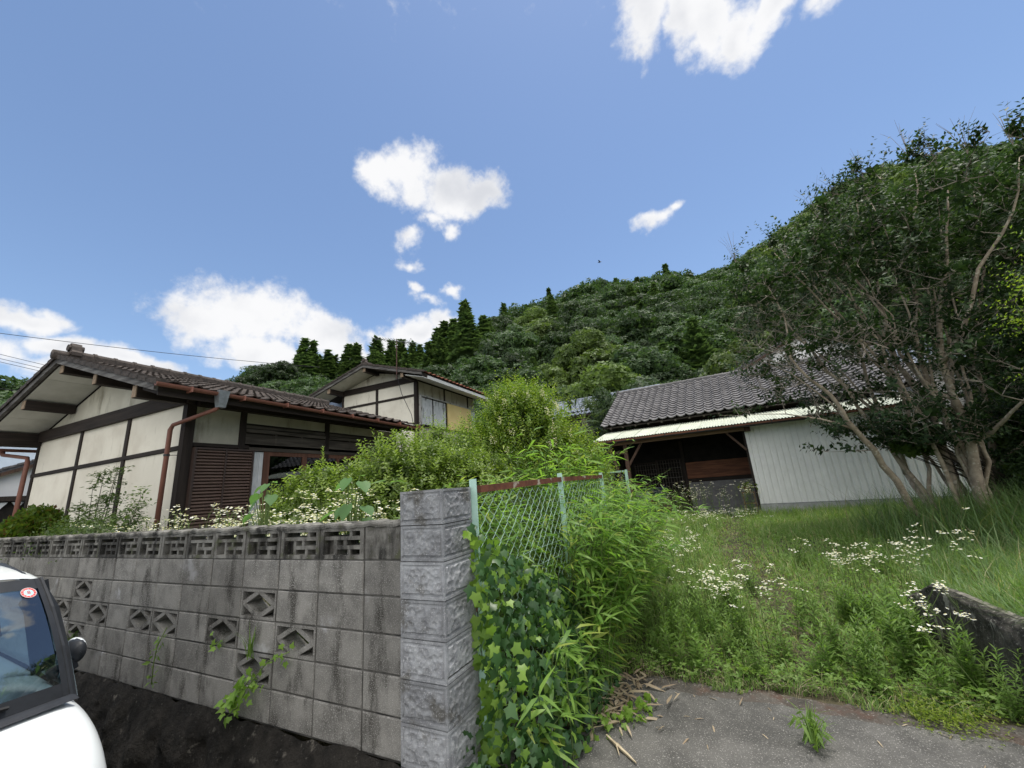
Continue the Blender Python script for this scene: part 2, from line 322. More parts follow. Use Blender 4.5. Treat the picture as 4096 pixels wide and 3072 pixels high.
class MB:
    def __init__(s): s.v = []; s.f = []
    def add(s, vs, fs):
        k = len(s.v); s.v += [tuple(v) for v in vs]; s.f += [tuple(i + k for i in f) for f in fs]; return s
    def box(s, a, b):
        (x0, y0, z0), (x1, y1, z1) = a, b
        x0, x1 = sorted((x0, x1)); y0, y1 = sorted((y0, y1)); z0, z1 = sorted((z0, z1))
        return s.add([(x0, y0, z0), (x1, y0, z0), (x1, y1, z0), (x0, y1, z0), (x0, y0, z1), (x1, y0, z1), (x1, y1, z1), (x0, y1, z1)],
                     [(0, 3, 2, 1), (4, 5, 6, 7), (0, 1, 5, 4), (1, 2, 6, 5), (2, 3, 7, 6), (3, 0, 4, 7)])
    def bbox(s, a, b, c=.008):
        """box with chamfered vertical and horizontal outer edges"""
        (x0, y0, z0), (x1, y1, z1) = a, b
        vs = []
        for z, d in ((z0, c), (z0 + c, 0), (z1 - c, 0), (z1, c)):
            vs += [(x0 + d + (c if d == 0 else 0) * 0, y0 + d, z), (x1 - d, y0 + d, z), (x1 - d, y1 - d, z), (x0 + d, y1 - d, z)]
        fs = [(3, 2, 1, 0), (12, 13, 14, 15)]
        for r in range(3):
            for i in range(4): fs.append((r * 4 + i, r * 4 + (i + 1) % 4, r * 4 + 4 + (i + 1) % 4, r * 4 + 4 + i))
        return s.add(vs, fs)
    def beam(s, p, q, w, h, upv=(0, 0, 1)):
        p, q = Vector(p), Vector(q); d = (q - p).normalized(); sd = d.cross(Vector(upv)).normalized(); u = sd.cross(d)
        a, b = sd * w / 2, u * h / 2
        vs = [p - a - b, p + a - b, p + a + b, p - a + b, q - a - b, q + a - b, q + a + b, q - a + b]
        return s.add(vs, [(3, 2, 1, 0), (4, 5, 6, 7), (0, 1, 5, 4), (1, 2, 6, 5), (2, 3, 7, 6), (3, 0, 4, 7)])
    def prism(s, poly, y0, y1):
        """polygon in (x,z), counter-clockwise seen from -y, extruded in y"""
        n = len(poly); vs = [(x, y0, z) for x, z in poly] + [(x, y1, z) for x, z in poly]
        fs = [tuple(range(n)), tuple(range(2 * n - 1, n - 1, -1))] + [(i, i + n, (i + 1) % n + n, (i + 1) % n) for i in range(n)]
        return s.add(vs, fs)
    def poly3(s, pts, off):
        """planar polygon thickened by vector off"""
        n = len(pts); off = Vector(off); pts = [Vector(p) for p in pts]
        return s.add(pts + [p + off for p in pts], [tuple(range(n)), tuple(range(2 * n - 1, n - 1, -1))] + [(i, i + n, (i + 1) % n + n, (i + 1) % n) for i in range(n)])
    def tube(s, pts, rad, n=6, cap=True):
        pts = [Vector(p) for p in pts]; k = len(s.v); m_ = len(pts)
        rad = rad if hasattr(rad, '__len__') else [rad] * m_
        ref = None
        for i, p in enumerate(pts):
            d = (pts[min(i + 1, m_ - 1)] - pts[max(i - 1, 0)]).normalized()
            if ref is None: ref = d.orthogonal().normalized()
            a = (ref - d * ref.dot(d)); a = a.normalized() if a.length > 1e-6 else d.orthogonal().normalized(); ref = a
            b = d.cross(a)
            for j in range(n):
                t = 2 * PI * j / n; s.v.append(tuple(p + (a * math.cos(t) + b * math.sin(t)) * rad[i]))
        for i in range(m_ - 1):
            for j in range(n): s.f.append((k + i * n + j, k + i * n + (j + 1) % n, k + (i + 1) * n + (j + 1) % n, k + (i + 1) * n + j))
        if cap: s.f.append(tuple(k + j for j in reversed(range(n)))); s.f.append(tuple(k + (m_ - 1) * n + j for j in range(n)))
        return s
    def grid(s, fn, nu, nv):
        k = len(s.v)
        for i in range(nu + 1):
            for j in range(nv + 1): s.v.append(tuple(fn(i / nu, j / nv)))
        for i in range(nu):
            for j in range(nv): a = k + i * (nv + 1) + j; s.f.append((a, a + nv + 1, a + nv + 2, a + 1))
        return s
    def mesh(s, name, smooth=False, local=True):
        me = bpy.data.meshes.new(name); o = ORG if local else Vector((0, 0, 0))
        me.from_pydata([(x - o.x, y - o.y, z - o.z) for x, y, z in s.v], [], s.f)
        if smooth: me.shade_smooth()
        me.update(); return me
    def build(s, name, ma, parent=None, smooth=False, kind=None, label=None):
        o = link(name, s.mesh(name, smooth), ma, parent)
        if kind: o['kind'] = kind
        if label: o['label'] = label
        return o
def npmesh(name, V, F, mats=None, midx=None, smooth=False, local=True):
    V = np.asarray(V, np.float32)
    if local: V = V - np.array(ORG, np.float32)
    F = np.asarray(F, np.int32); k = F.shape[1]
    me = bpy.data.meshes.new(name); me.vertices.add(len(V)); me.vertices.foreach_set('co', V.ravel())
    me.loops.add(F.size); me.loops.foreach_set('vertex_index', F.ravel()); me.polygons.add(len(F))
    me.polygons.foreach_set('loop_start', np.arange(0, F.size, k, dtype=np.int32))
    for ma in (mats or []): me.materials.append(ma)
    if midx is not None: me.polygons.foreach_set('material_index', np.asarray(midx, np.int32))
    if smooth: me.polygons.foreach_set('use_smooth', np.ones(len(F), bool))
    me.update(calc_edges=True); me.validate(); return me
def unit(a): return a / np.maximum(np.linalg.norm(a, axis=-1, keepdims=True), 1e-9)
def rdir(n): return unit(rng.normal(size=(n, 3)))
# leaf templates: x across, y along, z out of the blade; triangles
def T_leaf(w=.45, fold=.12, droop=.0):
    v = np.array([(0, 0, 0), (-w / 2, .42, fold * w * 2), (0, .45, -.02), (w / 2, .42, fold * w * 2), (0, 1, -droop)], float)
    return v, np.array([(0, 2, 1), (1, 2, 4), (0, 3, 2), (3, 4, 2)])
def T_lance(w=.13, droop=.25):
    v = np.array([(0, 0, 0), (-w / 2, .25, .02), (w / 2, .25, .02), (-w / 2 * .9, .6, -droop * .35), (w / 2 * .9, .6, -droop * .35), (0, 1, -droop)], float)
    return v, np.array([(0, 2, 1), (1, 2, 4), (1, 4, 3), (3, 4, 5)])
def T_ivy():
    p = [(0, 0, 0), (.30, -.12, -.03), (.34, .10, 0), (.52, .34, -.05), (.24, .46, .02), (0, .95, -.06), (-.24, .46, .02), (-.52, .34, -.05), (-.34, .10, 0), (-.30, -.12, -.03), (0, .3, .05)]
    return np.array(p, float), np.array([(10, i, i + 1) for i in range(0, 9)] + [(10, 9, 0)])
def T_heart():
    p = [(0, 0, 0), (.28, -.10, .02), (.50, .18, .03), (.40, .52, .0), (0, 1, -.14), (-.40, .52, .0), (-.50, .18, .03), (-.28, -.10, .02), (0, .38, -.05)]
    return np.array(p, float), np.array([(8, i, i + 1) for i in range(0, 7)] + [(8, 7, 0)])
def T_clump(n=4, seed=0, leaf=.55):
    r = np.random.default_rng(seed); V, F = [], []
    tv, tf = T_leaf(.62, .05)
    for i in range(n):
        a = 2 * PI * i / n + r.uniform(-.4, .4); s_ = leaf * r.uniform(.8, 1.25); c, s = math.cos(a), math.sin(a)
        q = tv * s_; x = q[:, 0] * c - q[:, 1] * s; y = q[:, 0] * s + q[:, 1] * c; z = q[:, 2] + r.uniform(-.1, .25) * np.hypot(q[:, 0], q[:, 1])
        F.append(tf + len(tv) * i); V.append(np.stack([x, y, z], 1))
    return np.concatenate(V), np.concatenate(F)
def place(T, P, D, Nn, sc):
    """copies of template T at P, blade along D, facing Nn; arrays out"""
    tv, tf = T; n = len(P); D = unit(D); Sd = unit(np.cross(D, Nn)); Nn = np.cross(Sd, D)
    sc = np.broadcast_to(np.asarray(sc, float).reshape(-1, 1, 1), (n, 1, 1))
    V = P[:, None, :] + sc * (tv[None, :, 0:1] * Sd[:, None, :] + tv[None, :, 1:2] * D[:, None, :] + tv[None, :, 2:3] * Nn[:, None, :])
    F = tf[None] + (np.arange(n) * len(tv))[:, None, None]
    return V.reshape(-1, 3), F.reshape(-1, 3)
class Cloud:
    """many leaves gathered into one mesh, with material slots"""
    def __init__(s): s.V = []; s.F = []; s.m = []; s.n = 0
    def put(s, VF, mi=0):
        V, F = VF; s.V.append(V); s.F.append(F + s.n); s.n += len(V); s.m.append(np.full(len(F), mi)); return s
    def mb(s, mb_, mi=0):
        """add a tube/box mesh, split to triangles"""
        F = []
        for f in mb_.f:
            for i in range(1, len(f) - 1): F.append((f[0], f[i], f[i + 1]))
        return s.put((np.array(mb_.v, float), np.array(F)), mi)
    def mesh(s, name, mats, local=True, smooth=False):
        return npmesh(name, np.concatenate(s.V), np.concatenate(s.F), mats, np.concatenate(s.m), smooth, local)
    def build(s, name, mats, parent=None, kind=None):
        o = link(name, s.mesh(name, mats), None, parent)
        if kind: o['kind'] = kind
        return o
def blades(P, H, lean, w, seg=3, az=None, curl=1.0):
    """grass blades: P base, H length, lean 0..1, w width; returns arrays of triangles"""
    n = len(P); az = rng.uniform(0, 2 * PI, n) if az is None else az
    d = np.stack([np.cos(az), np.sin(az), np.zeros(n)], 1); sd = np.stack([-np.sin(az), np.cos(az), np.zeros(n)], 1)
    V = []
    for i in range(seg + 1):
        t = i / seg; out = lean * H * (t ** (1 + curl)); up = H * t * (1 - .45 * lean * t)
        c = P + d * out[:, None] + np.array([0, 0, 1.]) * up[:, None]; ww = (w * (1 - t ** 1.5) * .5)[:, None]
        if i < seg: V += [c - sd * ww, c + sd * ww]
        else: V += [c]
    V = np.stack(V, 1); k = V.shape[1]; F = []
    for i in range(seg - 1): F += [(2 * i, 2 * i + 1, 2 * i + 3), (2 * i, 2 * i + 3, 2 * i + 2)]
    F += [(2 * seg - 2, 2 * seg - 1, 2 * seg)]
    F = np.array(F)[None] + (np.arange(n) * k)[:, None, None]
    return V.reshape(-1, 3), F.reshape(-1, 3)
def vnoise(P, sc, seed=0):
    """cheap smooth value noise for numpy points"""
    r = np.random.default_rng(seed); out = np.zeros(len(P))
    for k in range(5):
        w = r.normal(size=(P.shape[1],)) * sc; out += np.sin(P @ w + r.uniform(0, 6.28))
    return out / 5

# ================================================================== SETTING
RW = 0.0
RH1, RH2, RS = R(1.813), R(2.531), R(-3.17)       # how the buildings are turned from the wall's line
def lerp(a, b, t): return a + (b - a) * np.clip(t, 0, 1)
def hg(x, y):
    """height of the ground"""
    x, y = np.asarray(x, float), np.asarray(y, float)
    yard = lerp(.13, .50, (y - 3.7) / 9.5)
    z = np.where(y < 3.7, lerp(-.06, .135, (y - .8) / 1.2), yard)
    left = lerp(.40, .52, (y - 2) / 8)
    z = np.where((x < -1.62) & (y > 2.0), left, z)
    z = np.where((x < -1.75) & (y > 1.28) & (y <= 2.0), -.75, z)
    k = np.clip((x - 1.70 - .0 * y) / (.06 + 1.6 * np.clip(y - 4.9, 0, 9)), 0, 1) * (y > 1.2)
    z = z + k * np.maximum(lerp(.50, .56, (y - 1) / 9) - z, 0)
    z = np.where((y < 1.3) & (x < -1.75), -.06, z)
    z = z + .03 * np.sin(x * 1.3 + y * .7) * np.clip((y - 4.5) / 2, 0, 1)
    return z
def axis(lo, hi, step, far):
    a = np.arange(lo, hi + 1e-6, step); e = np.cumsum(np.geomspace(step * 1.5, far, 14))
    return np.concatenate([lo - e[::-1], a, hi + e])
xs = axis(-16, 9, .14, 60); ys = axis(-4, 22, .14, 60)
GX, GY = np.meshgrid(xs, ys, indexing='ij'); GZ = hg(GX, GY)
nx, ny = GX.shape
idx = np.arange(nx * ny).reshape(nx, ny)
Fg = np.stack([idx[:-1, :-1], idx[1:, :-1], idx[1:, 1:], idx[:-1, 1:]], -1).reshape(-1, 4)
g = link('ground', npmesh('ground', np.stack([GX, GY, GZ], -1).reshape(-1, 3), Fg, [M['soil']], None, True, False)); g['kind'] = 'structure'
b = MB().box((-60, -7, -.3), (60, .8, -.045)); setorg((0, 0, 0)); b.build('road', M['asphalt'])['kind'] = 'structure'

# driveway slab with a broken front edge and a second, lower lip behind it
def wob(x, a, s): return a * (math.sin(x * 7.1 * s + 1) * .5 + math.sin(x * 17.3 * s) * .3 + math.sin(x * 41 * s + 2) * .2)
b = MB()
n = 60
for i in range(n):
    x0, x1 = -1.78 + 3.6 * i / n, -1.78 + 3.6 * (i + 1) / n
    e0, e1 = 3.68 - .05 * (x0 + 1) + wob(x0, .035, 1), 3.68 - .05 * (x1 + 1) + wob(x1, .035, 1)
    b.add([(x0, 2.0, .152), (x1, 2.0, .152), (x1, e1, .152), (x0, e0, .152), (x0, e0 + .015, .06), (x1, e1 + .015, .06), (x0, .8, -.042), (x1, .8, -.042)], [(0, 1, 2, 3), (3, 2, 5, 4), (6, 7, 1, 0)])
b.build('driveway', M['drive'])['kind'] = 'structure'
b = MB()
for i in range(n):
    x0, x1 = -1.3 + 2.9 * i / n, -1.3 + 2.9 * (i + 1) / n
    e = [3.60 - .06 * (x + 1) for x in (x0, x1)]; f = [3.88 - .05 * (x + 1) + wob(x, .05, 1.4) for x in (x0, x1)]
    b.add([(x0, e[0], .141), (x1, e[1], .141), (x1, f[1], .142), (x0, f[0], .142), (x0, f[0] + .02, .05), (x1, f[1] + .02, .05)], [(0, 1, 2, 3), (3, 2, 5, 4)])
b.build('driveway_edge', M['drive2'])['kind'] = 'structure'

# the rough bank that carries the block wall, running down into the ditch
def bankpt(u, v):
    x = -14 + 12.35 * u
    base = (1.885 - .34 * v ** .8, .43 - 1.15 * v)
    q = np.array([[x, v * 1.5]])
    d = .045 * vnoise(q, 7, 3)[0] + .04 * vnoise(q, 19, 4)[0] + .025 * vnoise(q, 43, 5)[0]
    top = .035 * vnoise(np.array([[x, 0.]]), 9, 6)[0] + .02 * vnoise(np.array([[x, 0.]]), 23, 8)[0]
    k = min(1, v * 6)
    return (x, base[0] + d * k - .01, base[1] + top * (1 - v) + d * .6 * k)
b = MB(); b.grid(bankpt, 420, 26); b.build('ditch_bank', M['bank'], smooth=True)['kind'] = 'structure'

# ================================================================== BLOCK WALL (front face at y = 1.9)
Z0 = 1.585; CH = .195
t = thing('block_wall', 'long grey concrete block wall with diamond openings and a pierced top course', 'wall', (-2.0, 1.9, .4))
def solid_mesh(w=.39, h=.187, d=.12, c=.006):
    b = MB(); b.add([(-w / 2 + c, 0, -h / 2 + c), (w / 2 - c, 0, -h / 2 + c), (w / 2 - c, 0, h / 2 - c), (-w / 2 + c, 0, h / 2 - c),
                     (-w / 2, c, -h / 2), (w / 2, c, -h / 2), (w / 2, c, h / 2), (-w / 2, c, h / 2), (-w / 2, d, -h / 2), (w / 2, d, -h / 2), (w / 2, d, h / 2), (-w / 2, d, h / 2)],
                    [(0, 1, 2, 3), (4, 5, 1, 0), (5, 6, 2, 1), (6, 7, 3, 2), (7, 4, 0, 3), (8, 9, 5, 4), (9, 10, 6, 5), (10, 11, 7, 6), (11, 8, 4, 7), (11, 10, 9, 8)])
    me = b.mesh('concrete_block', local=False); return me
def bar(b, p, q, w, y0, y1):
    """bar in the xz plane from p to q"""
    dx, dz = q[0] - p[0], q[1] - p[1]; l = math.hypot(dx, dz); nx_, nz_ = -dz / l * w / 2, dx / l * w / 2
    b.prism([(p[0] - nx_, p[1] - nz_), (q[0] - nx_, q[1] - nz_), (q[0] + nx_, q[1] + nz_), (p[0] + nx_, p[1] + nz_)], y0, y1)
def diamond_mesh():
    b = MB(); w, h, e = .195, .0935, .016
    b.box((-w, 0, -h), (-w + e, .12, h)); b.box((w - e, 0, -h), (w, .12, h)); b.box((-w + e, .0005, h - e), (w - e, .12, h)); b.box((-w + e, .0005, -h), (w - e, .12, -h + e))
    mids = [(-w + .022, 0), (0, h - .012), (w - .022, 0), (0, -h + .012)]
    for i in range(4): bar(b, mids[i], mids[(i + 1) % 4], .03, .003 + .0012 * i, .118 - .001 * i)
    return b.mesh('diamond_block', local=False)
def screen_mesh():
    b = MB(); w, h = .195, .0935
    b.box((-w, 0, -h), (-w + .032, .12, h)); b.box((w - .032, 0, -h), (w, .12, h)); b.box((-w + .032, .001, h - .02), (w - .032, .12, h)); b.box((-w + .032, .001, -h), (w - .032, .12, -h + .024))
    x0, x1 = -w + .032, w - .032
    b.box((x0, .006, .020), (x1, .11, .042)); b.box((-.06, .007, -.036), (x1, .11, -.013))
    b.box((-.072, .008, -h + .024), (-.048, .108, .020)); b.box((.046, .009, -h + .024), (.072, .107, -.036)); b.box((.010, .009, -.013), (.036, .107, .020)); b.box((.062, .009, .042), (.086, .107, h - .02)); b.box((x0, .055, -h + .024), (-.072, .10, .020))
    return b.mesh('screen_block', local=False)
mS = [solid_mesh()]; mD = diamond_mesh(); mC = screen_mesh()
mHalf = solid_mesh(.288); mS[0].materials.append(M['block']); mHalf.materials.append(M['block']); mD.materials.append(M['block']); mC.materials.append(M['topblock'])
mHalfT = mHalf.copy(); mHalfT.materials.clear(); mHalfT.materials.append(M['topblock'])
DIA = {(-3.0, 1), (-5.8, 1), (-2.6, 2), (-3.4, 2), (-4.2, 2), (-4.6, 2), (-5.4, 2), (-6.2, 2), (-3.0, 3), (-5.8, 3), (-7.0, 2), (-7.4, 1), (-7.8, 2), (-6.6, 3)}
DIA = {(round(a * 10), r) for a, r in DIA}
mo = MB()
for r in range(-1, 5):                                # course -1 is the pierced top course
    zc = Z0 - CH * (r + 1.5)
    o = link('concrete_block', mHalf if r >= 0 else mHalfT, None, t, Vector((-1.85, 1.9, zc)) - ORG)
    for i in range(29):
        xc = -2.2 - .4 * i
        me = mC if r == -1 else mD if (round(xc * 10), r) in DIA else mS[0]
        o = link({mC: 'screen_block', mD: 'diamond_block'}.get(me, 'concrete_block'), me, None, t, Vector((xc + rnd.uniform(-.0015, .0015), 1.9 + rnd.uniform(-.0025, .0025), zc)) - ORG)
for r in range(0, 7):
    z = Z0 - CH * r; mo.box((-13.6, 1.9075, z - .0055), (-1.71, 2.0, z + .0055))
for i in range(0, 30):
    x = -2.0 - .4 * i; mo.box((x - .006, 1.9085, Z0 - 6 * CH), (x + .006, 1.998, Z0))
mo.build('mortar', M['mortar'], t)
b = MB(); b.grid(lambda u, v: (-13.6 + 11.9 * u, [1.893, 1.889, 1.893, 2.02, 2.024][round(v * 4)] + .003 * math.sin(u * 420), [Z0 - .004, Z0 + .012, Z0 + .024, Z0 + .026, Z0 - .004][round(v * 4)] + .004 * math.sin(u * 233) + .004 * math.sin(u * 611)), 300, 4)
b.build('coping', M['topblock'], t)

# gate pillar: eight hammered blocks
t = thing('gate_pillar', 'square pillar of hammered grey blocks at the right end of the block wall', 'pillar', (-1.55, 2.03, .13))
def pillar_mesh(seed, H=.19):
    r = np.random.default_rng(seed); b = MB(); W2 = .152
    seeds = [np.stack([r.uniform(-.15, .15, 62), r.uniform(-.1, .1, 62)], 1) for _ in range(2)]
    def relief(u, v, k):
        """depth of the face: grooved frame and a dented panel"""
        m_ = min(u, .3 - u); mv = v; mt = H - v
        if m_ < .017 or mt < .018 or mv < .030: return 0.0 if not (.018 < mv < .026 and m_ > .012) else -.009
        if m_ < .024 or mt < .026: return -.005
        p = np.array([u - .15, v - H / 2]); d = np.sort(np.linalg.norm((seeds[k] - p) * np.array([1, 1.1]), axis=1))
        return (.003 - .008 * max(0, 1 - (d[0] / .019) ** 2)) + .0015 * min(1, (d[1] - d[0]) / .006)
    nu, nv = 44, 30
    b.grid(lambda u, v: (-W2 + .304 * u, -W2 - relief(u * .3, v * H, 0), -H / 2 + v * H), nu, nv)
    b.grid(lambda u, v: (W2 + relief(u * .3, v * H, 1), -W2 + .304 * u, -H / 2 + v * H), nu, nv)
    h = H / 2
    b.add([(-W2, -W2, -h), (W2, -W2, -h), (W2, W2, -h), (-W2, W2, -h), (-W2, -W2, h), (W2, -W2, h), (W2, W2, h), (-W2, W2, h)], [(3, 2, 1, 0), (4, 5, 6, 7), (2, 3, 7, 6), (3, 0, 4, 7)])
    return b.mesh('pillar_block', local=False)
pm = [pillar_mesh(s) for s in (1, 2, 3)]
for q in pm: q.materials.append(M['pillar'])
for i in range(9):
    z = 1.775 - .0975 - .195 * i
    o = link('pillar_block', pm[i % 3], None, t, Vector((-1.553 + rnd.uniform(-.003, .003), 2.045 + rnd.uniform(-.003, .003), z)) - ORG)
    if i == 0: o['label'] = 'darker weathered capping block on top of the pillar'
MB().box((-1.695, 1.905, .05), (-1.412, 2.185, 1.77)).build('mortar', M['mortar'], t)

# ================================================================== ROOF HELPERS
def pantile(w, l, bump_=.045, th=.022, front=.04):
    """wavy roof tile: x across, y up the slope, z out of it"""
    us = [0, .06, .14, .22, .34, .5, .66, .82, 1.04]; zs = [.55, .95, 1, .75, .22, 0, .02, .2, .52]
    b = MB(); k = len(us)
    for y, lift in ((0, front), (l, .012)):
        for u, z in zip(us, zs): b.v.append((u * w, y, lift + z * bump_))
    for u, z in zip(us, zs): b.v.append((u * w, .004, front + z * bump_ - th))
    for i in range(k - 1): b.f += [(i, i + 1, k + i + 1, k + i), (2 * k + i, 2 * k + i + 1, i + 1, i)]
    b.f += [(2 * k, 0, k), (k - 1, 3 * k - 1, 2 * k - 1)]
    return b.mesh('roof_tile', local=False)
def tile_field(parent, P0, xd, ud, nc, nr, pitch, gauge, me, ma, limit=300, name='roof_tile', cols_first=True, jit=.006):
    """rows of tiles; the first `limit` are objects of their own, the rest one mesh"""
    xd, ud = Vector(xd).normalized(), Vector(ud).normalized(); nn = xd.cross(ud)
    if not me.materials: me.materials.append(ma)
    k = 0; rest = MB()
    vs = [v.co.copy() for v in me.vertices]; fs = [tuple(p.vertices) for p in me.polygons]
    order = [(i, j) for i in range(nc) for j in range(nr)] if cols_first else [(i, j) for j in range(nr) for i in range(nc)]
    for i, j in order:
        p = Vector(P0) + xd * (pitch * i + rnd.uniform(-jit, jit)) + ud * (gauge * j + rnd.uniform(-jit, jit)) + nn * rnd.uniform(0, jit)
        a = rnd.uniform(-.018, .018)
        mt = Matrix((xd * math.cos(a) + ud * math.sin(a), ud * math.cos(a) - xd * math.sin(a), nn)).transposed().to_4x4()
        if k < limit:
            mt.translation = p - ORG; o = bpy.data.objects.new(name, me); COL.objects.link(o); o.parent = parent; o.matrix_local = mt
        else:
            mt.translation = p; rest.add([mt @ v for v in vs], fs)
        k += 1
    if rest.v: rest.build('far_roof_tile', ma, parent, kind='stuff')
def ridge_tiles(parent, p, q, n, r, ma, name='ridge_tile'):
    p, q = Vector(p), Vector(q); d = (q - p) / n; l = d.length
    b = MB(); prof = [(math.cos(a) * r, math.sin(a) * r) for a in np.linspace(-.2, PI + .2, 9)]
    for y, s in ((0, 1.16), (.045, 1.16), (.046, 1.0), (l + .02, .98)):
        for x, z in prof: b.v.append((x * s, y, z * s))
    for j in range(3):
        for i in range(8): b.f.append((j * 9 + i, j * 9 + i + 1, j * 9 + 10 + i, j * 9 + 9 + i))
    b.f.append(tuple(range(8, -1, -1)))
    me = b.mesh(name, local=False); me.materials.append(ma)
    yd = d.normalized(); xd = yd.cross(Vector((0, 0, 1))).normalized(); zd = xd.cross(yd)
    for i in range(n):
        mt = Matrix((xd, yd, zd)).transposed().to_4x4(); mt.translation = p + d * i + zd * rnd.uniform(-.004, .006) - ORG
        o = bpy.data.objects.new(name, me); COL.objects.link(o); o.parent = parent; o.matrix_local = mt
def onigawara(parent, p, s, ma):
    """ridge end ornament"""
    b = MB(); x, y, z = p
    pr = [(-.5, 0), (.5, 0), (.52, .25), (.36, .42), (.30, .72), (.12, .98), (-.12, .98), (-.30, .72), (-.36, .42), (-.52, .25)]
    b.prism([(x + a * s, z + c * s) for a, c in pr], y, y + s * .55)
    b.tube([(x, y - s * .12, z + .62 * s), (x, y + .7 * s, z + .62 * s)], s * .26, 8)
    b.tube([(x - .3 * s, y - s * .05, z + .2 * s), (x - .3 * s, y + .5 * s, z + .2 * s)], s * .16, 8); b.tube([(x + .3 * s, y - s * .05, z + .2 * s), (x + .3 * s, y + .5 * s, z + .2 * s)], s * .16, 8)
    return b.build('ridge_end_tile', ma, parent)

# ================================================================== LEFT HOUSE (single storey, gable to the road)
H = thing('house', 'single-storey house with cream plaster gable, brown tiled roof and red-brown gutter', 'house', (-10, 3.5, .4), RH1)
XR, XL, YG, YB, YE = -7.21, -12.78, 3.5, 2.76, 8.5
XC, ZA, SL = -10.0, 4.50, .316                       # ridge x, underside of the bargeboards at the apex, slope
def zr(x, dz=0): return ZA - SL * abs(x - XC) + dz
body = MB(); body.prism([(XL + .12, .3), (XR - .62, .3), (XR - .62, zr(XR - .62) - .05), (XC, ZA - .04), (XL + .12, zr(XL + .12) - .05)], YG + .07, YE - .1)
body.build('inner_wall', M['interior'], H)
# gable: plaster panels between dark posts
posts = [XL + .05, -10.81, -9.04, XR - .06]
pw = [.10, .09, .10, .12]
xsn = [(posts[i] + pw[i] / 2, posts[i + 1] - pw[i + 1] / 2) for i in range(3)]
for x0, x1 in xsn:
    MB().box((x0 + .002, YG + .018, 2.785), (x1 - .002, YG + .06, 3.445)).build('plaster_panel', M['plaster'], H)
    MB().box((x0 + .002, YG + .018, .6), (x1 - .002, YG + .06, 2.715)).build('plaster_panel', M['plaster'], H)
MB().prism([(XL - .15, 3.668), (XR + .05, 3.668), (XR + .05, zr(XR + .05) - .06), (XC, ZA - .06), (XL - .15, zr(XL - .15) - .06)], YG + .02, YG + .06).build('plaster_panel', M['plaster2'], H)
MB().box((posts[0] - .05, YG - .012, 2.722), (posts[3] - .062, YG + .05, 2.785)).build('cross_rail', M['darkwood_x'], H)
for x, w in zip(posts, pw): MB().box((x - w / 2, YG - (.02 if w == .12 else .004), .45), (x + w / 2, YG + (.115 if w == .12 else .055), 3.445)).build('post', M['darkwood_z'], H)
MB().beam((XL - .12, YG - .0, 3.557), (XR + .06, YG - .0, 3.557), .10, .222).build('tie_beam', M['darkwood_x'], H)
MB().box((XL, YG - .01, .35), (XR, YG + .06, .58)).build('foundation', M['conc'], H)
# right-hand wall under the eaves
X = XR
def panel(y0, y1, z0, z1, ma, x=0, nm='plaster_panel', th=.04): return MB().box((X - .035 + x - th, y0, z0), (X - .035 + x, y1, z1)).build(nm, ma, H)
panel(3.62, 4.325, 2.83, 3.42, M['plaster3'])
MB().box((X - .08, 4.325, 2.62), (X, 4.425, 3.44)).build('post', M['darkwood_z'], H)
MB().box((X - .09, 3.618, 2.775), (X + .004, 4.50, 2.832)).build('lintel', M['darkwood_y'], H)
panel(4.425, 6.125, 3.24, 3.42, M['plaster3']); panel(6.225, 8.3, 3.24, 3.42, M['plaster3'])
for y in (6.125, 8.3): MB().box((X - .08, y, 2.55), (X - .001, y + .10, 3.44)).build('post', M['darkwood_z'], H)
for y0, y1 in ((4.43, 6.12), (6.23, 8.29)):
    MB().box((X - .07, y0, 2.86), (X - .055, y1, 3.24)).build('dark_board', M['darkwood_y'], H)
    MB().box((X - .05, y0, 3.15), (X - .012, y1, 3.20)).build('rail', M['greywood_y'], H)
    MB().box((X - .05, y0, 3.07), (X + .006, y1, 3.135)).build('rail', M['greywood_y'], H)
    MB().box((X - .045, y0, 2.862), (X - .004, y1, 3.045)).build('wide_board', M['greywood_y'], H)
    for yy in (y0 + .55, y0 + 1.1): MB().box((X - .054, yy, 2.862), (X - .002, yy + .045, 3.069)).build('strut', M['greywood_y'], H)
MB().box((X - .10, 4.50, 2.742), (X + .012, 8.3, 2.806)).build('lintel', M['greywood_y'], H)
MB().box((X - .02, 3.6, 3.42), (X + .10, 8.5, 3.50)).build('wall_plate', M['darkwood_y'], H)
# shutter box with two louvred doors
f = MB(); y0, y1, z0, z1 = 3.62, 4.565, .95, 2.752
f.box((X + .0, y0, z0), (X + .075, y0 + .035, z1)); f.box((X + .0, y1 - .03, z0), (X + .075, y1, z1)); f.box((X, y0 + .035, z1 - .03), (X + .073, y1 - .03, z1)); f.box((X, y0 + .035, z0), (X + .073, y1 - .03, z0 + .04))
f.box((X + .0, 4.085, z0 + .04), (X + .069, 4.112, z1 - .03)); sh = f.build('shutter', M['bronze'], H)
MB().box((X - .03, y0 + .01, z0), (X + .01, y1 - .01, z1 - .01)).build('shutter_back', M['bronze'], sh)
slb = MB().add([(0, 0, 0), (0, .438, 0), (.030, .438, -.012), (.030, 0, -.012), (.004, 0, -.046), (.004, .438, -.046), (.034, .438, -.034), (.034, 0, -.034)], [(0, 1, 2, 3), (3, 2, 6, 7), (7, 6, 5, 4)]).mesh('slat', local=False); slb.materials.append(M['shutter'])
for ya in (3.657, 4.113):
    for i in range(34): link('slat', slb, None, sh, Vector((X + .025, ya, z1 - .032 - .0505 * i)) - ORG)
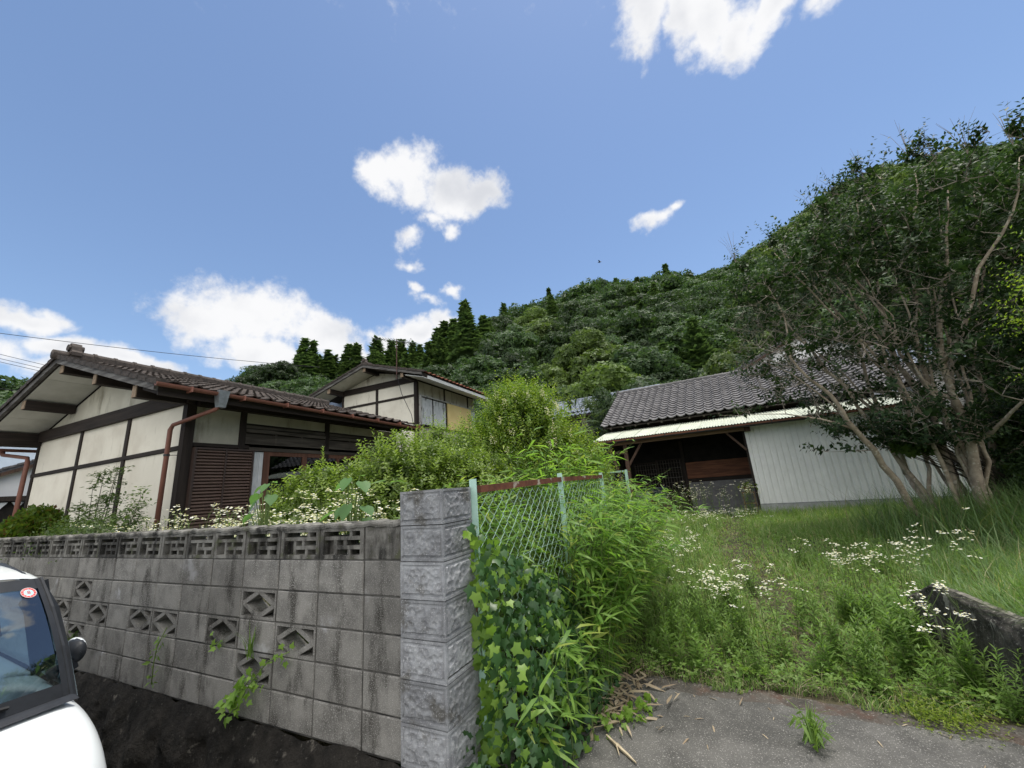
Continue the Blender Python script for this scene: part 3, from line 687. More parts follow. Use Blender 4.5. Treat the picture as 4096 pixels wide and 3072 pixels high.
# sliding window with curtain
MB().box((X - .06, 4.566, .95), (X + .02, 4.60, 2.742)).build('window_strip', M['paleframe'], H)
b = MB(); b.grid(lambda u, v: (X - .035 + .014 * math.sin(u * 34) + .006 * math.sin(u * 80), 4.603 + .19 * u, .95 + 1.78 * v), 40, 1); b.build('curtain', M['curtain'], H, smooth=True)
w = MB()
for ya, yb in ((4.795, 4.91), (5.60, 5.70), (6.45, 6.52), (7.4, 7.5)): w.box((X - .055, ya, .95), (X - .005, yb, 2.742))
for ya, yb in ((4.91, 5.60), (5.70, 6.45), (6.52, 7.4)): w.box((X - .054, ya, 2.665), (X - .006, yb, 2.742)); w.box((X - .054, ya, .95), (X - .006, yb, 1.05))
win = w.build('window', M['redwood'], H)
for ya, yb in ((4.91, 5.60), (5.70, 6.45), (6.52, 7.4)): MB().box((X - .034, ya, 1.05 if ya > 4.7 else .95), (X - .030, yb, 2.665 if ya > 4.7 else 2.742)).build('pane', M['pane'], win)
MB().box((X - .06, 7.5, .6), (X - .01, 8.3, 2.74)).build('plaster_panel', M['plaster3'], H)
# roof
TK = .075
rf = MB()
for sx in (-1, 1):
    xe = XC + sx * 3.45; rf.add([(XC, YB + .02, ZA + .02), (xe, YB + .02, zr(xe, .02)), (xe, YE, zr(xe, .02)), (XC, YE, ZA + .02), (XC, YB + .02, ZA + .02 + TK), (xe, YB + .02, zr(xe, .02 + TK)), (xe, YE, zr(xe, .02 + TK)), (XC, YE, ZA + .02 + TK)],
           [(0, 1, 2, 3), (7, 6, 5, 4), (0, 4, 5, 1), (1, 5, 6, 2), (2, 6, 7, 3)])
roof = rf.build('roof', M['deck'], H)
xe = XC - 3.45                                                      # pale soffit boards on the left slope, seams left open
cuts = [XC - .09, -10.55, -11.35, -12.1, XL - .55]
for a, c in zip(cuts[:-1], cuts[1:]): MB().add([(a - .006, YB + .05, zr(a - .006, -.004)), (c + .006, YB + .05, zr(c + .006, -.004)), (c + .006, YG + .02, zr(c + .006, -.004)), (a - .006, YG + .02, zr(a - .006, -.004)),
        (a - .006, YB + .05, zr(a - .006, .012)), (c + .006, YB + .05, zr(c + .006, .012)), (c + .006, YG + .02, zr(c + .006, .012)), (a - .006, YG + .02, zr(a - .006, .012))], [(0, 3, 2, 1), (4, 5, 6, 7), (0, 1, 5, 4), (1, 2, 6, 5), (2, 3, 7, 6), (3, 0, 4, 7)]).build('soffit_board', M['soffit'], roof)
for sx in (-1, 1):
    xe = XC + sx * 3.45
    MB().add([(XC, YB - .03, ZA), (xe, YB - .03, zr(xe)), (xe, YB - .03, zr(xe, .105)), (XC, YB - .03, ZA + .105), (XC, YB + .019, ZA), (xe, YB + .019, zr(xe)), (xe, YB + .019, zr(xe, .105)), (XC, YB + .019, ZA + .105)],
             [(0, 1, 2, 3), (7, 6, 5, 4), (0, 4, 5, 1), (1, 5, 6, 2), (3, 2, 6, 7)]).build('bargeboard', M['greywood_x'], roof)
    # verge: half-round tiles along the slope above the bargeboard
    b = MB(); n = 14
    for i in range(n):
        xa, xb = XC + sx * (3.52 * i / n), XC + sx * (3.52 * (i + 1) / n + .03)
        b.add([(xa, YB - .06, zr(xa, .085)), (xb, YB - .06, zr(xb, .098)), (xb, YB - .06, zr(xb, .178)), (xa, YB - .06, zr(xa, .150)), (xa, YB + .19, zr(xa, .150)), (xb, YB + .19, zr(xb, .178)), (xa, YB - .02, zr(xa, .11)), (xb, YB - .02, zr(xb, .11))],
              [(0, 1, 2, 3), (3, 2, 5, 4), (1, 7, 5, 2), (0, 6, 7, 1)])
    b.build('verge_tile', M['tile_brown'], roof)
for x, z1_, w, h in ((XC + .02, ZA - .01, .15, .16), (-8.62, zr(-8.62) - .012, .12, .17), (-7.27, zr(-7.27) - .012, .12, .19), (-11.37, zr(-11.37) - .015, .15, .17), (-12.72, zr(-12.72) - .015, .16, .26)):
    MB().box((x - w / 2, YB + .06, z1_ - h), (x + w / 2, YG - .001, z1_)).build('purlin', M['darkwood_y'], roof)
    MB().box((x - w / 2 + .004, YB + .048, z1_ - h + .004), (x + w / 2 - .004, YB + .0598, z1_ - .004)).build('purlin_end', M['endgrain'], roof)
th = math.atan(SL)
pt = pantile(.275, .285, .040, .022, .040)
tile_field(roof, (XC + 3.53, YB + .16, zr(XC + 3.53, .02 + TK)), (0, 1, 0), (-math.cos(th), 0, math.sin(th)), 20, 15, .275, .236, pt, M['tile_brown'], 300, cols_first=False)
b = MB()
for i in range(21):
    for j in range(16):
        ya, yb = YB + .1 + .275 * i, YB + .1 + .275 * (i + 1); xa, xb = XC - 3.52 + .22 * j, XC - 3.52 + .22 * (j + 1) + .03
        b.add([(xa, ya, zr(xa, .16)), (xa, yb, zr(xa, .16)), (xb, yb, zr(xb, .12)), (xb, ya, zr(xb, .12)), (xa, ya, zr(xa, .13)), (xa, yb, zr(xa, .13))], [(0, 3, 2, 1), (0, 1, 5, 4)])
b.build('far_roof_tile', M['tile_brown'], roof, kind='stuff')
MB().box((XC - .10, YB + .1, ZA + .10), (XC + .10, YE, ZA + .20)).build('ridge_base', M['tile_brown'], roof)
ridge_tiles(roof, (XC, YB + .12, ZA + .20), (XC, YE, ZA + .20), 19, .085, M['tile_brown'])
onigawara(roof, (XC, YB + .10, ZA + .17), .25, M['tile_brown'])
b = MB(); b.tube([(XC, YB - .10, ZA + .155), (XC, YB + .14, ZA + .165)], .085, 10); b.build('ridge_nose_tile', M['tile_brown'], roof, smooth=True)
# rafters under the right eave
for i in range(13):
    y = YB + .12 + i * .455
    MB().beam((XR + .06, y, zr(XR + .06, -.03)), (XC + 3.40, y, zr(XC + 3.40, -.028)), .045, .06).build('rafter', M['darkwood_x'], roof)
MB().beam((XC + 3.43, YB + .03, zr(XC + 3.43) + .005), (XC + 3.43, YE, zr(XC + 3.43) + .005), .03, .13).build('fascia', M['darkwood_y'], roof)
# gutter, leader head and downpipes
def gutter(parent, p, q, r, ma, nm='gutter'):
    p, q = Vector(p), Vector(q); d = (q - p).normalized(); s_ = d.cross(Vector((0, 0, 1))).normalized(); b = MB(); k = 9
    for rr in (r, r * .9):
        for e in (p, q):
            for i in range(k): a = PI + PI * i / (k - 1); b.v.append(tuple(e + s_ * math.cos(a) * rr + Vector((0, 0, 1)) * math.sin(a) * rr))
    for i in range(k - 1): b.f += [(i, i + 1, k + i + 1, k + i), (2 * k + i, 3 * k + i, 3 * k + i + 1, 2 * k + i + 1)]
    for e in (0, 1):
        for i in range(k - 1): a = e * k; c = 2 * k + e * k; b.f.append((a + i, c + i, c + i + 1, a + i + 1) if e == 0 else (a + i, a + i + 1, c + i + 1, c + i))
    b.f += [(0, k, 3 * k, 2 * k), (k - 1, 3 * k - 1, 4 * k - 1, 2 * k - 1)]
    b.f += [tuple(range(k)), tuple(range(2 * k - 1, k - 1, -1))]
    return b.build(nm, ma, parent, smooth=False)
XG = XC + 3.535
gut = gutter(H, (XG, YB - .05, 3.505), (XG, YE, 3.445), .050, M['copper'])
for i in range(8): y = YB + .35 + .75 * i; MB().box((XG - .066, y, 3.43), (XG + .066, y + .02, 3.437 + .07)).build('gutter_hook', M['copper'], gut)
b = MB(); yb_ = 3.47
b.add([(XG - .07, yb_, 3.53), (XG + .075, yb_, 3.53), (XG + .075, yb_ + .16, 3.53), (XG - .07, yb_ + .16, 3.53), (XG - .045, yb_ + .03, 3.27), (XG + .045, yb_ + .03, 3.27), (XG + .045, yb_ + .13, 3.27), (XG - .045, yb_ + .13, 3.27)], [(3, 2, 1, 0), (4, 5, 6, 7), (0, 1, 5, 4), (1, 2, 6, 5), (2, 3, 7, 6), (3, 0, 4, 7)][1:])
b.build('leader_head', M['galv'], H)
dp = MB().tube([(XG, 3.54, 3.30), (XG - .05, 3.52, 3.25), (-7.33, 3.375, 3.10), (-7.385, 3.37, 3.03), (-7.385, 3.37, .35)], [.028, .030, .030, .033, .034], 10).build('downpipe', M['copper'], H, smooth=True)
for z in (2.62, 1.55): b = MB(); b.tube([(-7.385, 3.37, z), (-7.385, 3.37, z + .03)], .041, 10); b.tube([(-7.385, 3.37, z + .015), (-7.33, 3.49, z + .015)], .006, 5); b.build('pipe_bracket', M['black'], dp)
XG2 = XC - 3.5
gut2 = gutter(H, (XG2, YB + .05, 3.39), (XG2, YE, 3.36), .06, M['copper'])
dp = MB().tube([(XG2, 3.2, 3.34), (XG2, 3.22, 3.26), (XL - .10, 3.42, 3.14), (XL - .06, 3.42, 3.05), (XL - .06, 3.42, .35)], [.05, .036, .036, .04, .042], 10).build('downpipe', M['copper'], H, smooth=True)

# ================================================================== SECOND HOUSE (two storeys, behind)
H = thing('house', 'two-storey house behind, with white plaster gable and one yellow panel beside its windows', 'house', (-10.8, 11.8, .5), RH2)
XR, XL, YG, YB, YE = -8.91, -12.70, 11.8, 11.0, 16.4
XC, ZA, SL = -10.8, 6.62, .292
MB().prism([(XL + .07, .4), (XR - .07, .4), (XR - .07, zr(XR - .07) - .06), (XC, ZA - .05), (XL + .07, zr(XL) - .06)], YG + .08, YE - .2).build('inner_wall', M['interior'], H)
posts = [XL + .055, -10.845, XR - .065]; pw = [.10, .12, .13]
for i in range(2):
    x0, x1 = posts[i] + pw[i] / 2 + .002, posts[i + 1] - pw[i + 1] / 2 - .002
    MB().box((x0, YG + .02, 5.425), (x1, YG + .07, 5.90)).build('plaster_panel', M['plaster'], H)
    MB().box((x0, YG + .02, 3.0), (x1, YG + .07, 5.335)).build('plaster_panel', M['plaster'], H)
MB().prism([(XL - .1, 6.13), (XR + .03, 6.13), (XR + .03, max(6.14, zr(XR + .03) - .05)), (XC, ZA - .05), (XL - .1, max(6.14, zr(XL - .1) - .05))], YG + .025, YG + .07).build('plaster_panel', M['plaster2'], H)
MB().box((posts[0] - .05, YG - .006, 5.335), (posts[2] - .067, YG + .06, 5.425)).build('cross_rail', M['darkwood_x'], H)
for x, w in zip(posts, pw): MB().box((x - w / 2, YG - (.02 if w == .13 else 0), .5), (x + w / 2, YG + .11, 5.90)).build('post', M['darkwood_z'], H)
MB().beam((XL - .15, YG, 6.015), (XR + .05, YG, 6.015), .10, .225).build('tie_beam', M['darkwood_x'], H)
X = XR
for y0, y1 in ((11.94, 13.62), (13.72, 15.53), (15.62, 16.2)):
    MB().box((X - .06, y0, 5.42), (X - .02, y1, 5.93)).build('plaster_panel', M['plaster3'], H)
for y in (13.62, 15.53): MB().box((X - .06, y, 5.40), (X + .0, y + .09, 5.95)).build('post', M['darkwood_z'], H)
MB().box((X - .05, 11.92, 5.375), (X + .035, 16.2, 5.42)).build('window_head', M['whiteframe'], H)
MB().box((X - .05, 11.90, 4.20), (X + .06, 16.2, 4.255)).build('window_sill', M['darkwood_y'], H)
MB().box((X - .08, 11.92, 2.5), (X - .02, 16.2, 4.2)).build('plaster_panel', M['plaster3'], H)
f = MB(); f.box((X - .02, 11.80 + .115, 4.26), (X + .06, 12.04, 5.374)); w1 = f.build('window', M['whiteframe'], H)
for y0, y1 in ((12.045, 12.76), (12.80, 13.70)): MB().box((X - .012, y0, 4.30), (X + .004, y1, 5.33)).build('pane', M['frosted'], w1)
f = MB()
for y0 in (12.76, 13.70): f.box((X - .015, y0, 4.26), (X + .03, y0 + .04, 5.374))
f.build('glazing_bar', M['darkwood_z'], w1)
MB().box((X - .02, 13.84, 4.26), (X + .022, 15.82, 5.374)).build('yellow_panel', M['yellow'], H)
w2 = MB().box((X - .02, 15.83, 4.26), (X + .02, 15.87, 5.374)).build('window', M['whiteframe'], H); MB().box((X - .014, 15.87, 4.30), (X + .004, 16.2, 5.33)).build('pane', M['frosted'], w2)
rf = MB(); TK = .07; OV = 2.72
for sx in (-1, 1):
    xe = XC + sx * OV; rf.add([(XC, YB + .02, ZA + .02), (xe, YB + .02, zr(xe, .02)), (xe, YE, zr(xe, .02)), (XC, YE, ZA + .02), (XC, YB + .02, ZA + .02 + TK), (xe, YB + .02, zr(xe, .02 + TK)), (xe, YE, zr(xe, .02 + TK)), (XC, YE, ZA + .02 + TK)],
           [(0, 1, 2, 3), (7, 6, 5, 4), (0, 4, 5, 1), (1, 5, 6, 2), (2, 6, 7, 3)])
roof = rf.build('roof', M['deck'], H)
for a, c in ((XC - .1, -11.9), (-11.9, XL - .7)): MB().add([(a - .006, YB + .05, zr(a, -.004)), (c + .006, YB + .05, zr(c, -.004)), (c + .006, YG, zr(c, -.004)), (a - .006, YG, zr(a, -.004)), (a - .006, YB + .05, zr(a, .012)), (c + .006, YB + .05, zr(c, .012)), (c + .006, YG, zr(c, .012)), (a - .006, YG, zr(a, .012))], [(0, 3, 2, 1), (4, 5, 6, 7), (0, 1, 5, 4), (1, 2, 6, 5), (2, 3, 7, 6), (3, 0, 4, 7)]).build('soffit_board', M['soffit'], roof)
for sx in (-1, 1):
    xe = XC + sx * OV
    MB().add([(XC, YB - .03, ZA), (xe, YB - .03, zr(xe)), (xe, YB - .03, zr(xe, .115)), (XC, YB - .03, ZA + .115), (XC, YB + .019, ZA), (xe, YB + .019, zr(xe)), (xe, YB + .019, zr(xe, .115)), (XC, YB + .019, ZA + .115)],
             [(0, 1, 2, 3), (7, 6, 5, 4), (0, 4, 5, 1), (1, 5, 6, 2), (3, 2, 6, 7)]).build('bargeboard', M['greywood_x'], roof)
    b = MB(); n = 11
    for i in range(n):
        xa, xb = XC + sx * ((OV + .05) * i / n), XC + sx * ((OV + .05) * (i + 1) / n + .03)
        b.add([(xa, YB - .06, zr(xa, .10)), (xb, YB - .06, zr(xb, .11)), (xb, YB - .06, zr(xb, .185)), (xa, YB - .06, zr(xa, .16)), (xa, YB + .2, zr(xa, .16)), (xb, YB + .2, zr(xb, .185)), (xa, YB - .02, zr(xa, .12)), (xb, YB - .02, zr(xb, .12))], [(0, 1, 2, 3), (3, 2, 5, 4), (1, 7, 5, 2), (0, 6, 7, 1)])
    b.build('verge_tile', M['tile_brown'], roof)
for x, w, h in ((XC, .14, .15), (-9.0, .13, .17), (-12.62, .15, .18)):
    z1_ = zr(x) - .012; MB().box((x - w / 2, YB + .06, z1_ - h), (x + w / 2, YG - .001, z1_)).build('purlin', M['darkwood_y'], roof)
    MB().box((x - w / 2 + .004, YB + .046, z1_ - h + .004), (x + w / 2 - .004, YB + .0598, z1_ - .004)).build('purlin_end', M['endgrain'], roof)
th = math.atan(SL); pt2 = pantile(.27, .285, .045, .022, .045)
tile_field(roof, (XC + OV + .06, YB + .14, zr(XC + OV + .06, .02 + TK)), (0, 1, 0), (-math.cos(th), 0, math.sin(th)), 19, 11, .27, .245, pt2, M['tile_red'], 300, cols_first=False)
b = MB()
for j in range(12):
    xa, xb = XC - OV - .05 + .23 * j, XC - OV - .05 + .23 * (j + 1) + .03; b.add([(xa, YB + .1, zr(xa, .16)), (xa, YE, zr(xa, .16)), (xb, YE, zr(xb, .12)), (xb, YB + .1, zr(xb, .12)), (xa, YB + .1, zr(xa, .13)), (xa, YE, zr(xa, .13))], [(0, 3, 2, 1), (0, 1, 5, 4)])
b.build('far_roof_tile', M['tile_brown'], roof, kind='stuff')
MB().box((XC - .09, YB + .1, ZA + .10), (XC + .09, YE, ZA + .19)).build('ridge_base', M['tile_brown'], roof)
ridge_tiles(roof, (XC, YB + .05, ZA + .19), (XC, YE, ZA + .19), 19, .08, M['tile_brown']); onigawara(roof, (XC, YB - .0, ZA + .14), .24, M['tile_brown'])
MB().beam((XC + OV - .02, YB + .06, zr(XC + OV - .02) + .02), (XC + OV - .02, YE, zr(XC + OV - .02) + .02), .03, .14).build('fascia', M['darkwood_y'], roof)
MB().add([(XR + .05, YB + .06, zr(XR + .05, -.09)), (XC + OV, YB + .06, zr(XC + OV, -.075)), (XC + OV, YE, zr(XC + OV, -.075)), (XR + .05, YE, zr(XR + .05, -.09)), (XR + .05, YB + .06, zr(XR + .05, -.06)), (XC + OV, YB + .06, zr(XC + OV, -.05)), (XC + OV, YE, zr(XC + OV, -.05)), (XR + .05, YE, zr(XR + .05, -.06))], [(0, 3, 2, 1), (4, 5, 6, 7), (0, 1, 5, 4), (1, 2, 6, 5), (2, 3, 7, 6), (3, 0, 4, 7)]).build('eave_board', M['eavewhite'], roof)
MB().box((XC + OV + .0, YB + .3, zr(XC + OV) - .09), (XC + OV + .045, YE, zr(XC + OV) + .03)).build('gutter', M['eavewhite'], H)
MB().box((-15.2, 12.4, 1.0), (XL - .01, 12.5, 5.98)).build('side_wall', M['bluewall'], H)

t = thing('tv_antenna', 'tall thin television antenna on a rusty mast at the two-storey house', 'antenna', (-9.13, 10.93, 5.9), RH2)
MB().tube([(-9.13, 10.93, 5.85), (-9.13, 10.93, 7.36)], .016, 6).build('mast', M['mast'], t)
b = MB().tube([(-10.1, 10.75, 7.56), (-8.45, 11.06, 7.12)], .012, 5); d = Vector((1.65, .31, -.44)).normalized()
for i in range(13):
    p = Vector((-10.05, 10.76, 7.55)) + d * (.125 * i); l = .16 + .012 * i; b.tube([p + Vector((.02, -l, .02)), p + Vector((-.02, l, -.02))], .006, 4)
b.tube([(-8.62, 10.9, 7.0), (-8.62, 11.1, 7.35)], .007, 4); b.tube([(-8.62, 11.1, 7.35), (-8.35, 11.1, 7.0)], .007, 4); b.build('yagi_boom', M['antenna'], t)
MB().tube([(-9.11, 10.9, 6.0), (-9.05, 11.1, 5.3), (-8.98, 11.55, 4.6), (-8.94, 11.7, 3.9)], .010, 4).build('lead_cable', M['cable'], t)

# ================================================================== SHED (barn with a lean-to in front)
H = thing('shed', 'open-fronted shed with grey pantiled roof and pale corrugated lean-to over a white ribbed wall', 'shed', (0, 15, .45), RS)
YF = 13.5; zf = .50
# lean-to roof in sheets
z_lo, z_hi, y_lo, y_hi = 3.03, 3.47, 13.12, 14.95
def sheet_mesh(w, l, pitch=.076, amp=.015):
    n = int(w / pitch) * 4; b = MB()
    for j, y in enumerate((0, l)):
        for i in range(n + 1): b.v.append((w * i / n, y, amp * math.sin(i * PI / 2 + .8)))
    for i in range(n): b.f.append((i, i + 1, n + 2 + i, n + 1 + i))
    k = len(b.v); b.v += [(x, y, z - .004) for x, y, z in b.v]; b.f += [tuple(reversed([i + k for i in f])) for f in b.f]
    for i in range(n): b.f.append((i + 1, i, k + i, k + i + 1))
    return b.mesh('roof_sheet', local=False)
sl_ = math.hypot(y_hi - y_lo, z_hi - z_lo); sm = sheet_mesh(.70, sl_); sm.materials.append(M['sheet'])
lean = MB()
for i in range(14): lean.beam((-4.1 + .66 * i, y_lo + .06, z_lo - .055), (-4.1 + .66 * i, y_hi, z_hi - .055), .05, .06)
lean_o = lean.build('lean_to_frame', M['brownpost'], H)
a = math.atan2(z_hi - z_lo, y_hi - y_lo)
for i in range(13):
    mt = Matrix.Rotation(a, 4, 'X'); mt.translation = Vector((-4.22 + .66 * i, y_lo, z_lo + .004 * (i % 2))) - ORG
    o = bpy.data.objects.new('roof_sheet', sm); COL.objects.link(o); o.parent = lean_o; o.matrix_local = mt
MB().beam((-4.2, y_lo + .03, z_lo - .05), (4.4, y_lo + .03, z_lo - .05), .03, .05).build('fascia', M['plank'], H)
gut = gutter(H, (-4.0, y_lo - .03, z_lo - .085), (2.3, y_lo - .03, z_lo - .075), .05, M['black'])
for i in range(7): MB().box((-3.8 + .95 * i, y_lo - .035, z_lo - .13), (-3.775 + .95 * i, y_lo + .02, z_lo - .03)).build('gutter_hook', M['black'], gut)
MB().box((-4.0, YF - .16, 2.83), (.26, YF - .04, 2.955)).build('front_beam', M['lintel'], H)
MB().box((.262, YF - .22, 2.80), (.42, YF - .015, 2.94)).build('beam_end', M['brownpost'], H)
MB().box((-3.30, YF - .13, .45), (-3.18, YF - .02, 2.83)).build('post', M['brownpost'], H)
MB().beam((-3.72, YF - .2, 2.8), (-3.32, YF - .1, .9), .09, .09, (0, 1, 0)).build('prop', M['brownpost'], H)
MB().beam((-3.7, YF - .1, 2.62), (-3.2, YF - .1, 2.55), .07, .07, (0, 1, 0)).build('brace', M['brownpost'], H)
MB().beam((-2.70, YF - .06, 2.84), (-3.2, YF - .06, 2.15), .07, .07, (0, 1, 0)).build('brace', M['brownpost'], H)
MB().beam((-.22, YF - .06, 2.84), (.22, YF - .06, 2.28), .06, .07, (0, 1, 0)).build('brace', M['brownpost'], H)
MB().beam((-3.2, YF + .0, 1.55), (-2.7, YF + .0, 1.50), .03, .03, (0, 1, 0)).build('rail', M['brownpost'], H)
MB().box((-4.6, YF - .3, .2), (4.6, 19, zf)).build('floor_slab', M['conc'], H)
# white ribbed wall on a pale concrete footing
def rib_sheet(w, h):
    b = MB(); xs_ = []
    n = round(w / .145)
    for i in range(n): x = i * w / n; xs_ += [(x, 0), (x + .085 * w / n / .145, 0), (x + .098 * w / n / .145, .022), (x + .132 * w / n / .145, .022)]
    xs_.append((w, 0)); k = len(xs_)
    for z in (0, h): b.v += [(x, y, z) for x, y in xs_]
    for i in range(k - 1): b.f.append((i, i + 1, k + i + 1, k + i))
    q = len(b.v); b.v += [(0, .05, 0), (w, .05, 0), (w, .05, h), (0, .05, h)]; b.f.append((q, q + 3, q + 2, q + 1)); b.f.append((0, k, q + 3, q)); b.f.append((2 * k - 1, k - 1, q + 1, q + 2))
    return b.mesh('wall_sheet', local=False)
wm = rib_sheet(.87, 2.21); wm.materials.append(M['siding'])
for i in range(5): link('wall_sheet', wm, None, H, Vector((.262 + .87 * i, YF - .0, .765)) - ORG)
MB().box((.256, YF - .012, .755), (4.62, YF + .05, .764)).build('drip_edge', M['galv'], H)
MB().box((.255, YF - .002, .30), (4.6, YF + .09, .754)).build('footing', M['conc'], H)
MB().box((.20, YF + .0, .5), (.259, YF + .052, 2.95)).build('corner_board', M['darkwood_z'], H)
# back wall of the open bay
YBk = 15.6
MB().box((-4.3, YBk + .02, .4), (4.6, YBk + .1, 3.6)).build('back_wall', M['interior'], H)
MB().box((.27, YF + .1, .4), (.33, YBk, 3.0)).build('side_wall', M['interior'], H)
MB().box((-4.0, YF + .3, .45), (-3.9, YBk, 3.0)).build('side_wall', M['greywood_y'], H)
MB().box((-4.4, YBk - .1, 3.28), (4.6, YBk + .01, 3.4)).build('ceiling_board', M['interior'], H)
zp = [1.56, 1.70, 1.845, 1.985, 2.12]
for i in range(4): MB().box((-1.72, YBk - .05 - .004 * (i % 2), zp[i] + .004), (.25, YBk - .02, zp[i + 1])).build('plank', M['plank'], H)
MB().box((-1.72, YBk - .06, 1.44), (.25, YBk - .02, 1.555)).build('dark_beam', M['darkwood_x'], H)
MB().box((-1.72, YBk - .04, .50), (.25, YBk + .0, 1.435)).build('plaster_panel', M['greyblock'], H)
MB().box((-1.83, YBk - .07, .5), (-1.725, YBk - .01, 2.9)).build('post', M['darkwood_z'], H)
def lattice(x0, x1, z0, z1, y, nm):
    b = MB(); b.box((x0, y, z0), (x0 + .04, y + .03, z1)); b.box((x1 - .04, y, z0), (x1, y + .03, z1))
    for z in (z0, z0 + .55, z0 + .62, z1 - .42, z1 - .04): b.box((x0 + .04, y + .001, z), (x1 - .04, y + .03, z + .035))
    dr = b.build(nm, M['darkwood_z'], H)
    n = 9
    for i in range(n): xx = x0 + .06 + (x1 - x0 - .12) * i / (n - 1); MB().box((xx - .008, y - .004, z0 + .05), (xx + .008, y + .024, z1 - .05)).build('slat', M['greywood_y'], dr)
    for k in range(5): zz_ = z0 + .95 + .17 * k; MB().box((x0 + .04, y - .006, zz_), (x1 - .04, y + .0, zz_ + .012)).build('cross_bar', M['greywood_x'], dr)
    MB().box((x0 + .04, y + .026, z0), (x1 - .04, y + .036, z0 + .55)).build('lower_panel', M['greywood_y'], dr)
lattice(-2.72, -1.84, .52, 2.30, YBk - .09, 'sliding_door'); lattice(-3.55, -2.70, .52, 2.25, YBk - .03, 'sliding_door')
# pantiled roof
YE0, ZE0, SLT = 14.72, 3.64, .527; th = math.atan(SLT); ud = (0, math.cos(th), math.sin(th))
rl = 4.02
rp0 = Vector((-4.30, YE0, ZE0)); top = rp0 + Vector(ud) * rl
b = MB(); off = Vector((0, math.sin(th), -math.cos(th))) * .05
b.poly3([rp0 + Vector((0, .05, -.0)), rp0 + Vector((9.3, .05, 0)), top + Vector((9.3, 0, 0)), top], off)
back = [top, top + Vector((9.3, 0, 0)), top + Vector((9.3, 3.2, -1.7)), top + Vector((0, 3.2, -1.7))]; b.poly3(back, (0, 0, -.05)); roof = b.build('roof', M['deck'], H)
pt3 = pantile(.30, .31, .068, .034, .062)
tile_field(roof, rp0 + Vector((-.06, -.03, .0)), (1, 0, 0), ud, 31, 16, .30, .2475, pt3, M['tile_grey'], 300)
MB().box((-4.36, top.y - .09, top.z + .01), (4.95, top.y + .09, top.z + .09)).build('ridge_base', M['tile_grey'], roof)
ridge_tiles(roof, (-4.36, top.y, top.z + .09), (4.95, top.y, top.z + .09), 34, .085, M['tile_grey']); onigawara(roof, (-4.36, top.y - .06, top.z + .02), .22, M['tile_grey'])
for i in range(19): MB().beam((-4.0 + .46 * i, YE0 + .04, ZE0 - .05), (-4.0 + .46 * i, YE0 + .9, ZE0 - .05 + .9 * SLT), .06, .07).build('rafter', M['greywood_y'], roof)
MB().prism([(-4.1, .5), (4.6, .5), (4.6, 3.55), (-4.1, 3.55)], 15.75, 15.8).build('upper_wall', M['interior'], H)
MB().box((-4.12, 15.2, .5), (-4.05, 20.5, 3.75)).build('side_wall', M['greywood_y'], H)
# things standing in the open bay
t = thing('block_stand', 'knee-high grey concrete block stand at the left post of the shed', 'stand', (-3.1, 13.9, .5), RS)
for k in range(4):
    for i in range(2): MB().bbox((-3.42 + .33 * i, 13.75, .5 + .195 * k), (-3.10 + .33 * i, 13.92, .69 + .195 * k), .006).build('block', M['greyblock'], t)
t = thing('sheet_stack', 'stack of blue-grey corrugated sheets lying behind the block stand in the shed', 'stack', (-2.75, 14.5, .5), RS)
MB().box((-3.3, 14.2, .5), (-2.2, 14.8, .98)).build('trestle', M['brownpost'], t)
for i in range(13):
    o = link('sheet', sheet_mesh(.99, .7, .066, .008), M['bluewall'], t, Vector((-3.3 + rnd.uniform(-.03, .03), 14.15 + rnd.uniform(-.04, .04), 1.0 + .03 * i)) - ORG)
t = thing('wood_slab', 'rough brown slab of wood leaning in the shed beside the sheet stack', 'plank', (-2.2, 14.0, .5), RS)
MB().poly3([(-2.35, 14.0, .5), (-1.95, 13.9, .5), (-2.2, 14.1, .85), (-2.38, 14.2, 1.1), (-2.5, 14.2, 1.1)], (.03, .12, .03)).build('slab', M['brownpost'], t)
tag(MB().bbox((-2.85, 13.85, .5), (-2.45, 14.1, 1.0), .01).build('crate', M['plank']), 'reddish brown crate between block stand and leaning wood slab', 'crate').matrix_world = Matrix.Rotation(RS, 4, 'Z') @ Matrix.Translation((-2.45, 13.95, .5))
t = thing('potted_plant', 'wilting plant in a pot on a small wooden stand by the white wall edge', 'potted plant', (.05, 13.6, .5), RS)
b = MB()
for x in (-.12, .16):
    for y in (13.5, 13.72): b.box((x - .015, y - .015, .5), (x + .015, y + .015, 1.08))
b.box((-.15, 13.47, 1.08), (.19, 13.75, 1.10)); b.box((-.15, 13.47, .78), (.19, 13.75, .80)); b.build('stand', M['lintel'], t)
b = MB().tube([(.02, 13.6, 1.10), (.02, 13.6, 1.24)], [.07, .10], 12); b.build('pot', M['plank'], t)
c = Cloud(); n = 60; P = np.array([.02, 13.58, 1.27]) + rng.normal(size=(n, 3)) * [.11, .08, .06]; c.put(place(T_leaf(.6), P, unit(rdir(n) + [0, 0, -.4]), rdir(n) + [0, 0, 1.5], rng.uniform(.07, .13, n))); c.build('foliage', [M['lime']], t)

